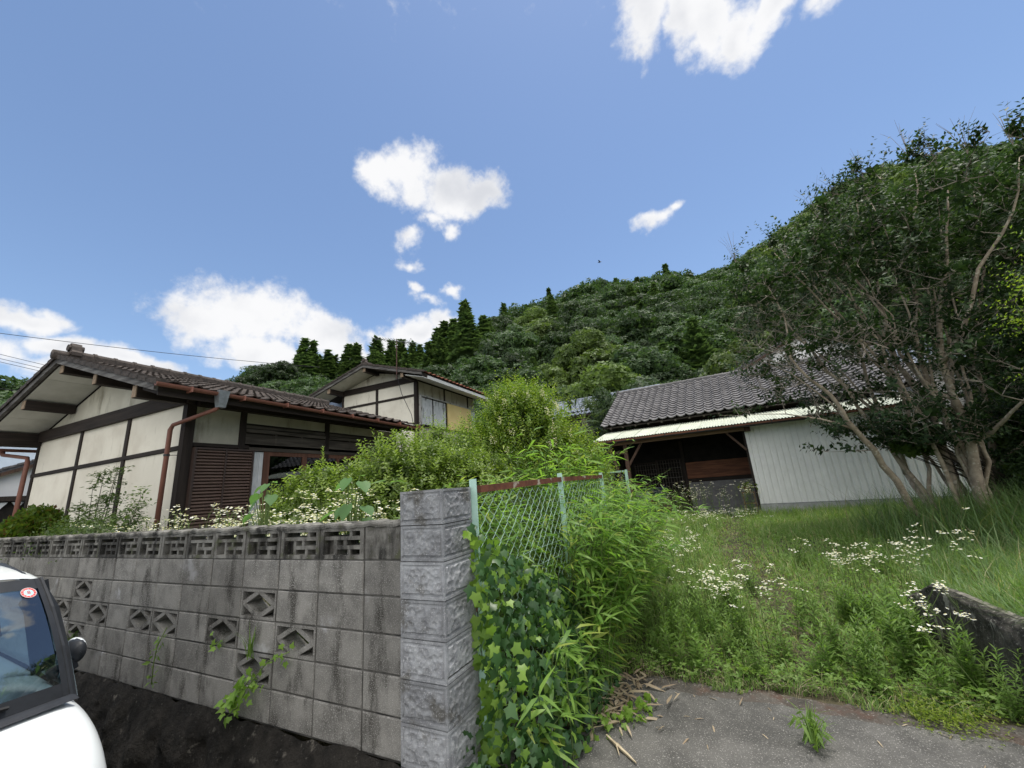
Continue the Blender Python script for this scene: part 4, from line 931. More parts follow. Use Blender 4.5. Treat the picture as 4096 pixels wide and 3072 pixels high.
# ================================================================== FAR HOUSES
def simple_house(name, label, base, rz, x0, x1, y0, y1, zb, ze, zt_, wall, tile, axis_='x', ov=.5, nrow=8, pitch=.3, cat='house'):
    t = thing(name, label, cat, base, rz)
    if axis_ == 'x':                                    # ridge along x, eaves towards us
        yc = (y0 + y1) / 2; sl = (zt_ - ze) / (yc - y0)
        MB().box((x0, y0, zb), (x1, y1, ze + .1)).build('wall', wall, t)
        b = MB(); P = [(x0 - ov, y0 - ov, ze - ov * sl), (x1 + ov, y0 - ov, ze - ov * sl), (x1 + ov, yc, zt_), (x0 - ov, yc, zt_)]; b.poly3(P, (0, 0, -.1))
        b.poly3([(x0 - ov, yc, zt_), (x1 + ov, yc, zt_), (x1 + ov, y1 + ov, ze - ov * sl), (x0 - ov, y1 + ov, ze - ov * sl)], (0, 0, -.1)); r = b.build('roof', M['deck'], t)
        th = math.atan(sl); me = pantile(pitch, .3, .05, .02, .04); L_ = math.hypot(yc - y0 + ov, zt_ - ze + ov * sl); nr = int(L_ / .26)
        tile_field(r, (x0 - ov, y0 - ov, ze - ov * sl), (1, 0, 0), (0, math.cos(th), math.sin(th)), int((x1 - x0 + 2 * ov) / pitch), nr, pitch, L_ / nr, me, tile, 300, jit=.003)
        ridge_tiles(r, (x0 - ov, yc, zt_ + .04), (x1 + ov, yc, zt_ + .04), int((x1 - x0 + 2 * ov) / .3), .09, tile)
    else:                                               # gable towards us
        xc = (x0 + x1) / 2; sl = (zt_ - ze) / (xc - x0)
        MB().prism([(x0, zb), (x1, zb), (x1, ze), (xc, zt_ - .02), (x0, ze)], y0, y1).build('wall', wall, t)
        r = None; ov2 = .2
        for sx in (-1, 1):
            xe = xc + sx * ((x1 - x0) / 2 + ov); zed = ze - ov * sl
            b = MB().add([(xc, y0 - ov, zt_), (xe, y0 - ov, zed), (xe, y1, zed), (xc, y1, zt_), (xc, y0 - ov, zt_ + .16), (xe, y0 - ov, zed + .16), (xe, y1, zed + .16), (xc, y1, zt_ + .16)], [(0, 1, 2, 3), (7, 6, 5, 4), (0, 4, 5, 1), (1, 5, 6, 2), (2, 6, 7, 3)])
            r = b.build('roof', tile, t)
            MB().add([(xc, y0 - ov - .05, zt_ - .12), (xe, y0 - ov - .05, zed - .12), (xe, y0 - ov - .05, zed + .02), (xc, y0 - ov - .05, zt_ + .02), (xc, y0 - ov - .005, zt_ - .12), (xe, y0 - ov - .005, zed - .12), (xe, y0 - ov - .005, zed + .02), (xc, y0 - ov - .005, zt_ + .02)], [(0, 1, 2, 3), (7, 6, 5, 4), (0, 4, 5, 1), (1, 5, 6, 2), (3, 2, 6, 7)]).build('bargeboard', M['brownpost'], r)
            n = 16; bb = MB()
            for i in range(n):
                xa, xb = xc + sx * ((x1 - x0) / 2 + ov) * i / n, xc + sx * ((x1 - x0) / 2 + ov) * (i + 1.06) / n
                za, zb_ = zt_ + .16 - abs(xa - xc) * sl, zt_ + .19 - abs(xb - xc) * sl
                bb.add([(xa, y0 - ov - .08, za - .05), (xb, y0 - ov - .08, zb_ - .05), (xb, y0 - ov - .08, zb_ + .03), (xa, y0 - ov - .08, za + .03), (xa, y0 - ov + .25, za + .03), (xb, y0 - ov + .25, zb_ + .03)], [(0, 1, 2, 3), (3, 2, 5, 4)])
            bb.build('verge_tile', tile, r)
        ridge_tiles(r, (xc, y0 - ov, zt_ + .2), (xc, y1, zt_ + .2), 14, .1, tile)
    return t
HB = simple_house('house', 'far house with blue-grey tiled roof seen between the palm and the shed', (-7, 26, .6), RS, -11.5, -4.2, 25.0, 29.6, .5, 6.45, 7.55, M['plaster3'], M['tile_blue'])
lw_ = MB().poly3([(-11.5, 23.6, 5.82), (-4.0, 23.6, 5.82), (-4.0, 25.0, 6.28), (-11.5, 25.0, 6.28)], (0, 0, -.08)).build('lower_roof', M['deck'], HB)
me = pantile(.3, .3, .05, .02, .04); th = math.atan2(.46, 1.4); tile_field(lw_, (-11.5, 23.58, 5.83), (1, 0, 0), (0, math.cos(th), math.sin(th)), 25, 6, .3, .25, me, M['tile_blue'], 300, jit=.003)
MB().box((-11.3, 24.2, .5), (-4.2, 24.3, 5.9)).build('lower_wall', M['greywood_y'], HB)
simple_house('storehouse', 'tall white plastered gable rising behind the right half of the shed roof', (3.9, 24, .6), RS, .25, 7.55, 24.4, 32, .5, 6.6, 8.3, M['white'], M['tile_grey'], 'y', .22)
simple_house('storehouse', 'small white gable peak showing just above the large privet bush', (-12.9, 26.5, .6), RS, -14.2, -11.6, 26.2, 32, .5, 7.7, 8.55, M['white'], M['tile_grey'], 'y', .35)
simple_house('house', 'white house glimpsed between the trunks of the dark multi-stemmed tree', (8.3, 19, .6), 0, 6.9, 12, 18.3, 24, .5, 4.9, 6.0, M['white'], M['tile_blue'], 'x', .5)
t = simple_house('house', 'low white house with a pale gable edge at the far left under the eaves', (5, 25, .4), R(90), 3.6, 14, 24.4, 32, .2, 3.1, 5.45, M['white'], M['tile_grey'], 'y', .3)
MB().box((3.4, 24.0, 2.70), (9, 24.39, 2.88)).build('eave', M['darkwood_x'], t); MB().box((3.6, 24.2, .3), (9, 24.38, 2.695)).build('dark_wall', M['interior'], t)
for i in range(7): MB().prism([(4.2 + .42 * i, 2.66), (4.36 + .42 * i, 2.42), (4.52 + .42 * i, 2.66)], 24.10, 24.19).build('pale_pane', M['frosted'], t)
t = thing('warehouse', 'tall pale blue-white building wall behind the low house at the far left', 'building', (7, 36, .3), R(90))
MB().box((-2, 36, .2), (9.6, 44, 7.4)).build('wall', surf('pale_blue_sheet', (.66, .74, .84), (.60, .68, .78), 2, .6, .05, 20), t); MB().box((-2.2, 35.8, 7.401), (9.8, 44.2, 7.55)).build('roof', M['galv'], t)

# ================================================================== HILLS AND FOREST
SIL = [(-180, 3, 160, 8), (-120, 8, 160, 8), (-100, 11.5, 150, 9), (-80, 13.6, 140, 9), (-77, 13.9, 140, 9), (-73.8, 12.6, 130, 9), (-68, 10, 110, 8), (-62.2, 13.2, 84, 7), (-59.5, 15.2, 84, 7), (-57, 16.6, 86, 7), (-54, 17, 90, 7), (-49, 15.5, 92, 7),
       (-46.5, 14.6, 96, 7), (-42, 17.5, 96, 7), (-38.2, 19.5, 92, 8), (-34.6, 20.5, 88, 8), (-31, 21, 88, 8), (-28.8, 23.2, 100, 9), (-26.5, 25, 105, 9), (-18.8, 27.2, 112, 9), (-12.2, 27.9, 115, 9), (-6, 26.8, 118, 9),
       (-1, 26.6, 122, 9), (2.6, 25.2, 130, 9), (6.2, 25.3, 165, 9), (9.6, 26, 200, 9), (14.2, 27.5, 225, 9), (19.4, 29.0, 235, 9), (23.6, 29.0, 235, 9), (28.5, 27.3, 225, 9), (32.6, 25.3, 215, 9), (42, 22, 200, 9), (60, 16, 180, 9), (90, 9, 160, 8), (180, 3, 160, 8)]
SA = np.array(SIL, float)
def ridge(az):
    el = np.interp(az, SA[:, 0], SA[:, 1]); Rr = np.interp(az, SA[:, 0], SA[:, 2]); th_ = np.interp(az, SA[:, 0], SA[:, 3])
    return Rr, Rr * np.tan(np.radians(el)) + EYE - th_
def r0(az): return np.interp(az, [-180, -100, -75, -62, -45, -30, -10, 5, 30, 60, 120, 180], [70, 60, 60, 46, 42, 36, 36, 36, 40, 50, 70, 70])
def hill(az, r):
    Rr, H_ = ridge(az); q = r0(az); t_ = np.clip((r - q) / (Rr - q), 0, 1)
    z = H_ * (t_ ** .95)
    back = np.clip((r - Rr) / (Rr * .9), 0, 1)
    return np.where(r > Rr, H_ * (1 - back ** 1.3), z) + .45 * np.clip((r - 24) / 10, 0, 1)
azs = np.linspace(-180, 180, 241); rr = np.concatenate([np.linspace(31, 120, 26), np.linspace(126, 500, 30)])
A_, R_ = np.meshgrid(azs, rr, indexing='ij'); Zh = hill(A_, R_) - .35 * (R_ < 34)
Vh = np.stack([np.sin(np.radians(A_)) * R_, np.cos(np.radians(A_)) * R_, Zh], -1).reshape(-1, 3)
idx = np.arange(A_.size).reshape(A_.shape)
Fh = np.stack([idx[:-1, :-1], idx[1:, :-1], idx[1:, 1:], idx[:-1, 1:]], -1).reshape(-1, 4)
h = link('hills', npmesh('hills', Vh, Fh[:, ::-1], [M['hillsoil']], None, True, False)); h['kind'] = 'structure'

def broad_crown(seed, nl=38, per=150, leaf=.132, h=1.0, spread=.55, n=3):
    """crown of unit height 1 standing on its base: lobes of leaf sprays with gaps between"""
    r = np.random.default_rng(seed); c = Cloud(); P, D, Nn, Sc = [], [], [], []
    lob = []
    for i in range(nl):
        t = r.uniform(.22, 1) ; ang = r.uniform(0, 2 * PI); rad = spread * math.sqrt(max(.02, 1 - ((t - .5) / .58) ** 2)) * r.uniform(.45, .82)
        lob.append((np.array([math.cos(ang) * rad, math.sin(ang) * rad, t * .84 * h]), r.uniform(.12, .22)))
    for q, s_ in lob:
        d = unit(r.normal(size=(per, 3)) + np.array([0, 0, .55])); p = q + d * s_ * r.uniform(.72, 1.05, (per, 1)) * np.array([1, 1, .78])
        P.append(p); D.append(unit(np.cross(d, r.normal(size=(per, 3))))); Nn.append(unit(d + .5 * r.normal(size=(per, 3)))); Sc.append(r.uniform(.07, .125, per) * leaf / .30)
    c.put(place(T_clump(n, seed, .85), np.concatenate(P), np.concatenate(D), np.concatenate(Nn), np.concatenate(Sc)), 0)
    return c
def with_trunk(c, seed, h0=.0, top=.72, r_=.022):
    r = np.random.default_rng(seed + 50); b = MB(); b.tube([(0, 0, -.15), (r.uniform(-.03, .03), r.uniform(-.03, .03), .25), (r.uniform(-.05, .05), r.uniform(-.05, .05), top)], [r_, r_ * .8, r_ * .25], 5)
    for k in range(5): a = r.uniform(0, 6.28); b.tube([(0, 0, .2 + .08 * k), (math.cos(a) * .16, math.sin(a) * .16, .38 + .08 * k), (math.cos(a) * .3, math.sin(a) * .3, .5 + .08 * k)], [r_ * .5, r_ * .35, r_ * .15], 4)
    c.mb(b, 1); return c
def cedar_crown(seed, tiers=34, w=.19):
    r = np.random.default_rng(seed); c = Cloud(); P, D, Nn, Sc = [], [], [], []
    for i in range(tiers):
        t = .10 + .90 * i / (tiers - 1); rad = w * (1.02 - t) ** .95 * (.72 + .55 * r.random()); n = int(10 + 40 * (1 - t))
        for j in range(n):
            a = r.uniform(0, 2 * PI); rr_ = rad * r.uniform(.35, 1.08)
            P.append((math.cos(a) * rr_, math.sin(a) * rr_, t - rr_ * .35 + r.uniform(-.012, .012))); D.append((math.cos(a), math.sin(a), r.uniform(-.25, .65))); Nn.append((-.3 * math.cos(a) + r.normal() * .3, -.3 * math.sin(a) + r.normal() * .3, 1)); Sc.append(r.uniform(.05, .085) * (.6 + .5 * (1 - t)))
    c.put(place(T_clump(4, seed, .95), np.array(P), np.array(D, float), np.array(Nn, float), np.array(Sc)), 0)
    b = MB(); b.tube([(0, 0, -.1), (0, 0, .97)], [.018, .003], 5); c.mb(b, 1); return c
setorg((0, 0, 0))
BR = [with_trunk(broad_crown(s), s).mesh('broadleaf_tree', [M['broad'], M['darkbark']]) for s in range(5)]
BL = [with_trunk(broad_crown(s + 20, 32, 140, .135, 1, .5), s).mesh('light_tree', [M['broadlight'], M['darkbark']]) for s in range(2)]
CE = [cedar_crown(s).mesh('cedar_tree', [M['cedar'], M['darkbark']]) for s in range(3)]
CEn = [cedar_crown(s + 9, 32, .135).mesh('cedar_tree', [M['cedar'], M['darkbark']]) for s in range(2)]
def pol(az, r): return math.sin(R(az)) * r, math.cos(R(az)) * r
def put_tree(name, me, az, r, ht, label, cat, group, wide=1.0, dz=0, z=None):
    x, y = pol(az, r); zz_ = float(hill(az, r)) if z is None else z
    o = link(name, me, None, None, (x, y, zz_ + dz)); o.scale = (ht * wide, ht * wide, ht); o.rotation_euler = (rnd.uniform(-.04, .04), rnd.uniform(-.04, .04), rnd.uniform(0, 6.28))
    tag(o, label, cat, group); return o
def at_el(az, el, r):
    """height of a thing whose top stands at elevation el"""
    return EYE + r * math.tan(R(el))
# cedars that stand out against the sky, left to right
CED = [(-54.6, 20.6, 82, 'tall dark cedar, tallest of the row on the left wooded knoll'), (-53.5, 20.3, 83, 'slim cedar touching the tallest one on the left knoll'), (-51.6, 19.3, 82, 'pointed cedar in the middle of the left knoll row'), (-50.5, 18.8, 83, 'short cedar low in the left knoll row'),
       (-49.2, 20.4, 82, 'spired cedar near the right end of the left knoll row'), (-47.75, 20.3, 80, 'narrow lone cedar at the right end of the left knoll, beside the sky gap'), (-46.2, 18.9, 84, 'small cedar just left of the two-storey house ridge'),
       (-44.9, 21.5, 84, 'round-topped cedar behind the television antenna, left one'), (-43.4, 21.0, 85, 'cedar behind the antenna boom, second from its left end'), (-41.6, 21.5, 84, 'cedar rising behind the middle of the antenna'), (-40.2, 20.9, 85, 'cedar behind the right end of the antenna'), (-38.9, 20.6, 83, 'cedar at the right end of the group behind the antenna'),
       (-36.6, 23.0, 72, 'dark cedar left of the tallest conifer on the hill edge'), (-35.2, 23.7, 72, 'broad cedar leaning against the tallest conifer'), (-33.9, 24.2, 70, 'bushy cedar close to the left of the tallest conifer'), (-31.4, 26.3, 66, 'tallest conifer on the skyline right of the two-storey house'), (-29.9, 24.5, 68, 'shorter cedar on the right flank of the tallest conifer'), (-28.4, 23.9, 70, 'low cedar where the wooded hill begins to climb'),
       (-25.8, 26.0, 96, 'spiked cedar on the hill crest above the privet bush'), (-18.6, 28.2, 108, 'cedar tip on the hill crest left of centre'), (-8.2, 28.1, 112, 'small cedar tip on the middle of the hill crest'), (-5.2, 27.6, 112, 'second small cedar tip on the middle of the crest'), (-1.0, 28.3, 112, 'highest cedar tip on the crest left of the mountain')]
for az, el, r, lab in CED:
    zt_ = at_el(az, el, r); ht = min(19, max(7.0, zt_ - float(hill(az, r)) + 2.5)); zt_ -= (1.8 if 'tip' in lab else 0)
    put_tree('cedar_tree', (CEn if ('narrow' in lab or 'slim' in lab or 'tip' in lab) else CE)[rnd.randrange(2)], az, r, ht, lab, 'tree', 'cedars along the wooded skyline', 1.3, z=zt_ - ht)
for az, el, r in [(-55.6, 17.8, 84), (-52.7, 18.6, 84), (-50, 17.6, 80), (-45.6, 19.8, 80), (-44.1, 19.2, 78), (-42.5, 19.8, 79), (-41, 19.4, 79), (-39.5, 18.9, 78), (-37.5, 21.0, 70), (-35.8, 21.6, 68), (-34.4, 21.4, 66), (-32.8, 22.5, 65), (-30.5, 21.5, 63), (-29.2, 21, 64)]:
    zt_ = at_el(az, el, r); ht = 12.5; put_tree('cedar_tree', CE[rnd.randrange(3)], az, r, ht, 'dark cedar massed below the skyline of the wooded hill', 'tree', 'cedars massed below the skyline', 1.2, z=zt_ - ht)
# broadleaf wood: nearest trees each an object, the rest one mass
cand = []
def spacing(r): return 4.6 if r < 75 else 5.2 if r < 125 else 6.6
r = 37.0
while r < 245:
    s_ = spacing(r); n = int(R(150) * r / s_)
    for k in range(n):
        az = -88 + 150 * (k + rnd.random()) / n; ra = r + rnd.uniform(-.5, .5) * s_
        Rr, _h = ridge(az)
        if ra < r0(az) + 1 or ra > Rr + 3: continue
        if az < -63 and rnd.random() < .25: continue
        if az > 36 and ra > 120: continue
        cand.append((ra, az))
    r += spacing(r) * .86
cand.sort()
def score(c):
    ra, az = c; vis = 1.0 if -62 < az < 34 else .5
    return ra / vis
cand.sort(key=score)
light_spots = [(4, 34), (-2, 33), (9, 36)]
for k, (ra, az) in enumerate(cand[:300]):
    cf = rnd.random() < .12 and ra > 44; lt = not cf and rnd.random() < (.13 if ra > 45 else .45 if az > -14 else .2); ht = rnd.uniform(5.6, 10.6) * (1 if ra < 130 else 1.1)
    if az < -56: ht *= .8
    if cf:
        put_tree('cedar_tree', CE[rnd.randrange(3)], az, ra, ht * 1.15, 'dark conifer standing among the rounded trees of the hill', 'tree', 'conifers scattered in the hillside wood', 1.35, -.8); continue
    put_tree('broadleaf_tree', (BL if lt else BR)[rnd.randrange(2 if lt else 5)], az, ra, ht, 'pale green rounded tree in the wood covering the hill' if lt else 'dark green rounded tree in the wood covering the hill', 'tree', 'pale trees of the hillside wood' if lt else 'dark trees of the hillside wood', rnd.uniform(.95, 1.25), -.8)
far = [broad_crown(70 + s, 24, 32, .27, n=2) for s in range(3)]; far = [(np.concatenate(c.V), np.concatenate(c.F)) for c in far]
for nm, ma, pick in (('mountain_forest', M['broad'], lambda az, ra: not (9 < az < 27 and ra > 130 and math.sin(az * .9) + math.sin(ra * .11) > -.3)), ('sun_painted_mountain_forest', M['broadlight'], lambda az, ra: (9 < az < 27 and ra > 130 and math.sin(az * .9) + math.sin(ra * .11) > -.3))):  # sunlit mountain patch is painted by giving these trees the paler leaf material
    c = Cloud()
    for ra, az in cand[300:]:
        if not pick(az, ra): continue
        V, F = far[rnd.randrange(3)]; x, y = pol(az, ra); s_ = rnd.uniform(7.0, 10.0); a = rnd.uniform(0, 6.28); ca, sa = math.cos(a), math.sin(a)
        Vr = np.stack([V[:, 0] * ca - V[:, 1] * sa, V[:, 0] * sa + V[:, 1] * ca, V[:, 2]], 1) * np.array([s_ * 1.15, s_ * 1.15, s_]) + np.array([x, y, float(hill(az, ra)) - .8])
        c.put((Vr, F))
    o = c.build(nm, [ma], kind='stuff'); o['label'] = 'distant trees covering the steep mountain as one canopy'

for az, el, r in [(-62.3, 13.6, 82), (-61.2, 14.6, 84), (-60.1, 15.5, 83), (-59.0, 16.4, 85), (-57.9, 17.0, 84), (-56.8, 17.4, 82), (-61.5, 12.6, 76), (-59.6, 13.6, 76), (-58, 14.4, 76), (-56, 15.2, 76), (-54, 15.4, 76), (-52, 15.4, 75)]:
    zt_ = at_el(az, el, r); put_tree('broadleaf_tree', BR[rnd.randrange(5)], az, r, 8.0, 'dark green rounded tree on the left wooded knoll under the cedar row', 'tree', 'rounded trees of the left knoll', 1.15, z=zt_ - 7.4)
# undergrowth and shrubs between the yard and the hill
for az, r, ht, lab, li in [(2, 27.5, 3.4, 'pale green shrub behind the shed ridge, left of the white gable', 1), (-1.5, 28, 3.0, 'feathery pale shrub behind the middle of the shed ridge', 1), (-5, 29, 3.4, 'pale shrub behind the shed ridge left of the others', 1), (5, 33, 5.2, 'light green thicket tree hugging the white gable', 1)]:
    put_tree('shrub', BL[rnd.randrange(2)], az, r, ht, lab, 'shrub', None, 1.5, z=3.0 if li else .4)
for az, r, ht in [(27, 24, 6.5), (31, 22, 7), (35, 20, 6), (29.5, 30, 8.5), (33, 29, 9), (37, 26, 8), (40, 22, 7)]:
    put_tree('evergreen_tree', BR[rnd.randrange(5)], az, r, ht, 'dark evergreen behind the multi-stemmed tree at the right edge', 'tree', 'dark evergreens behind the right-hand tree', 1.1, z=.4)
put_tree('pine_tree', BR[1], -11.5, 20.3, 4.4, 'small dark pine poking up at the left end of the shed ridge', 'tree', None, .62, z=1.95)

# ================================================================== BUSHES
def shoots(P, D, L_, nleaf, leafsize, T, spread=.9, pitch_up=.35):
    """leaves set along shoots; returns arrays"""
    n = len(P); D = unit(D); tt = np.linspace(.08, 1, nleaf)
    Pl = (P[:, None] + D[:, None] * (L_[:, None] * tt)[..., None]).reshape(-1, 3)
    Dl = np.repeat(D, nleaf, 0); ref = rdir(n); ref = np.repeat(unit(np.cross(D, ref)), nleaf, 0); b2 = np.cross(Dl, ref)
    ph = np.tile(np.arange(nleaf) * 2.4, n) + np.repeat(rng.uniform(0, 6.28, n), nleaf)
    out = ref * np.cos(ph)[:, None] + b2 * np.sin(ph)[:, None]
    dl = unit(out * spread + Dl * pitch_up + rng.normal(size=out.shape) * .15)
    nl = unit(Dl * .8 + np.array([0, 0, .7]) - out * .2 + rng.normal(size=out.shape) * .2)
    sz = np.repeat(rng.uniform(.75, 1.2, n), nleaf) * np.tile(1 - .35 * tt, n) * leafsize
    return place(T, Pl, dl, nl, sz)
def ell_shell(n, c, r, lo=.55, up=-.2):
    """points through the outer part of an ellipsoid with their outward directions"""
    d = rdir(n * 2); d = d[d[:, 2] > up][:n]; k = rng.uniform(lo, 1.0, len(d)) ** .6
    return np.array(c) + d * np.array(r) * k[:, None], d
def bush(name, label, cat, base, blobs, mats, leaf, T, nsh, shl, nleaf, up=.6, group=None, newf=.25, stem=True, jit=.5):
    t = thing(name, label, cat, base, 0, group); c = Cloud(); b = MB()
    for (ctr, rad, w) in blobs:
        nc = int(1500 * w * max(rad)); Pc, dc = ell_shell(nc, ctr, np.array(rad) * .74, .2, -.8); c.put(place(T_clump(3, 8, .9), Pc, rdir(len(Pc)), unit(dc + rdir(len(Pc)) * .6), leaf * rng.uniform(.9, 1.5, len(Pc))), 2)
        P, d = ell_shell(int(nsh * w), ctr, rad, .25); Dd = unit(d * .8 + np.array([0, 0, up]) + rng.normal(size=d.shape) * jit * .5); L_ = rng.uniform(.6, 1.3, len(P)) * shl
        k = int(len(P) * (1 - newf)); c.put(shoots(P[:k], Dd[:k], L_[:k], nleaf, leaf, T), 0); c.put(shoots(P[k:], Dd[k:], L_[k:] * 1.25, nleaf, leaf, T), 1)
        if stem:
            for i in range(0, len(P), max(1, len(P) // 40)):
                q = Vector(base); e = Vector(P[i]); mid = q.lerp(e, .5) + Vector((rnd.uniform(-.1, .1), rnd.uniform(-.1, .1), .1)); b.tube([q + Vector((rnd.uniform(-.1, .1), rnd.uniform(-.1, .1), 0)), mid, e], [.014, .009, .004], 4)
    c.build('foliage', mats + [M['nandina']], t)
    if stem: b.build('stems', M['darkbark'], t)
    return t
TB = T_leaf(.52, .12)
bush('box_shrub', 'rounded yellow-green box shrub with upright shoots in front of the single-storey house', 'shrub', (-3.9, 4.2, .45),
     [((-3.75, 4.25, 1.52), (.92, .80, .98), 1.1), ((-4.6, 3.7, 1.40), (.78, .6, .78), .9), ((-3.0, 4.6, 1.45), (.75, .7, .80), .8), ((-4.1, 3.75, 1.1), (1.15, .7, .80), .9)], [M['box'], M['boxnew']], .072, T_leaf(.58, .12), 1350, .15, 11, .55, jit=.6, newf=.45)
P = np.array([(-3.75, 4.25, 2.2)]) + rng.normal(size=(42, 3)) * [.55, .35, .10]; P[:, 2] = 2.22 - .5 * ((P[:, 0] + 3.75) / 1.1) ** 2
t = [o for o in bpy.data.objects if o.name == 'box_shrub'][0]; setorg((-3.9, 4.2, .45)); c = Cloud(); c.put(shoots(P, np.array([[0, 0, 1.]]) + rng.normal(size=(42, 3)) * .18, rng.uniform(.22, .48, 42), 18, .056, TB, .75, .8)); c.build('tall_shoots', [M['boxnew']], t)
bush('privet_bush', 'large loose yellow-green privet bush with cream flower spikes behind the chain-link fence', 'shrub', (-2.75, 6.5, .5),
     [((-2.85, 6.45, 2.25), (.85, .8, 1.15), 1.2), ((-3.45, 6.1, 1.9), (.75, .7, .95), .8), ((-2.2, 6.6, 1.8), (.6, .6, .8), .7), ((-2.7, 6.0, 1.4), (1.2, .8, .9), 1), ((-3.0, 6.4, 3.0), (.55, .5, .48), .45)], [M['privet'], M['lime']], .070, T_leaf(.46, .1), 950, .32, 13, .75, newf=.35, jit=.8)
t = bpy.data.objects['privet_bush']; setorg((-2.75, 6.5, .5)); c = Cloud(); P, d = ell_shell(46, (-2.85, 6.2, 2.35), (1.0, .8, 1.1), .9, -.1); P = np.repeat(P, 26, 0); P = P + rng.normal(size=P.shape) * [.022, .022, .05]; c.put(place(T_leaf(.9), P, rdir(len(P)), rdir(len(P)), .022)); o = c.build('flower_spikes', [M['creamflower']], t); o['kind'] = 'stuff'
bush('dark_shrub', 'dark green feathery shrub filling the gap between box shrub and privet', 'shrub', (-3.4, 5.3, .5), [((-3.45, 5.2, 1.45), (.75, .6, 1.0), 1), ((-2.75, 5.2, 1.3), (.7, .5, .85), .9), ((-2.2, 4.6, 1.05), (.55, .5, .65), .6)], [M['nandina'], M['box']], .062, T_leaf(.38, .08), 900, .24, 13, .4, newf=.15)
bush('sapling', 'slender leafy sapling in front of the white-framed window of the two-storey house', 'shrub', (-4.2, 5.6, .5), [((-4.2, 5.6, 2.45), (.32, .3, .42), .5), ((-4.05, 5.6, 2.0), (.45, .4, .5), .7)], [M['privet'], M['boxnew']], .075, T_leaf(.42, .1), 260, .24, 9, .8, newf=.4)
bush('camellia', 'darker leafy shrub in front of the yellow panel, left side of the privet', 'shrub', (-3.85, 6.4, .5), [((-3.9, 6.4, 2.3), (.45, .4, .75), .9)], [M['nandina'], M['privet']], .07, T_leaf(.46, .1), 420, .22, 9, .7, newf=.4)
# conifer and small plants at the left end, in front of the house gable
t = thing('golden_conifer', 'dense golden-green conifer shrub at the far left behind the wall', 'shrub', (-8.9, 2.35, .45)); c = Cloud()
P, d = ell_shell(2600, (-9.35, 2.4, 1.32), (.62, .42, .72), .5); c.put(place(T_clump(4, 3, .9), P, unit(d * .6 + np.array([.3, -.1, .5]) + rng.normal(size=d.shape) * .3), unit(d + rng.normal(size=d.shape) * .5), rng.uniform(.05, .09, len(P)))); c.build('foliage', [M['thuja']], t); MB().tube([(-8.9, 2.4, .4), (-8.9, 2.4, 1.6)], [.05, .02], 6).build('trunk', M['darkbark'], t)
def twig_tree(name, label, base, tips, mats, leaf, nl, T, trunk=.018, wood_=None, spread=.08):
    t = thing(name, label, 'sapling', base); b = MB(); c = Cloud(); q = Vector(base)
    for tp in tips:
        e = Vector(tp); mid = q.lerp(e, .55) + Vector((rnd.uniform(-.06, .06), rnd.uniform(-.03, .03), rnd.uniform(.0, .12))); b.tube([q, mid, e], [trunk, trunk * .6, trunk * .2], 5)
        for k in range(5):
            f = mid.lerp(e, rnd.uniform(.2, 1)); g_ = f + Vector((rnd.uniform(-.22, .22), rnd.uniform(-.12, .12), rnd.uniform(-.02, .1))); b.tube([f, g_], [trunk * .3, trunk * .12], 4)
            n = nl; tt = rng.uniform(0, 1, n); P = np.array(f)[None] * (1 - tt[:, None]) + np.array(g_)[None] * tt[:, None] + rng.normal(size=(n, 3)) * [spread, spread * .6, spread * .35]
            c.put(place(T, P, rdir(n) * [1, 1, .35], rdir(n) * .5 + [0, 0, 1], rng.uniform(.7, 1.2, n) * leaf))
    c.build('foliage', mats, t); b.build('branches', wood_ or M['darkbark'], t); return t
twig_tree('maple_sapling', 'thin forked sapling with flat sparse leaf layers against the cream gable wall', (-7.6, 2.45, .5), [(-7.9, 2.5, 2.25), (-7.6, 2.5, 2.42), (-7.35, 2.55, 2.45), (-7.2, 2.5, 2.38), (-8.05, 2.45, 2.05)], [M['maple']], .055, 34, T_leaf(.5, .1), .011)
twig_tree('maple_sapling', 'low spreading sapling with leaves reaching right along the cream wall', (-7.0, 2.4, .5), [(-6.7, 2.5, 1.9), (-6.45, 2.5, 2.0), (-7.0, 2.5, 1.8), (-7.3, 2.4, 1.75)], [M['maple']], .055, 40, T_leaf(.5, .1), .011)
bush('low_shrub', 'low dark leafy shrub spreading along the wall top below the thin saplings', 'shrub', (-7.3, 2.35, .45), [((-7.9, 2.35, 1.3), (.55, .3, .38), .7), ((-7.2, 2.3, 1.32), (.6, .3, .40), .9), ((-6.6, 2.35, 1.28), (.5, .3, .42), .7), ((-8.3, 2.35, 1.2), (.4, .3, .3), .5)], [M['maple'], M['nandina']], .06, T_leaf(.45, .1), 330, .2, 9, .4)

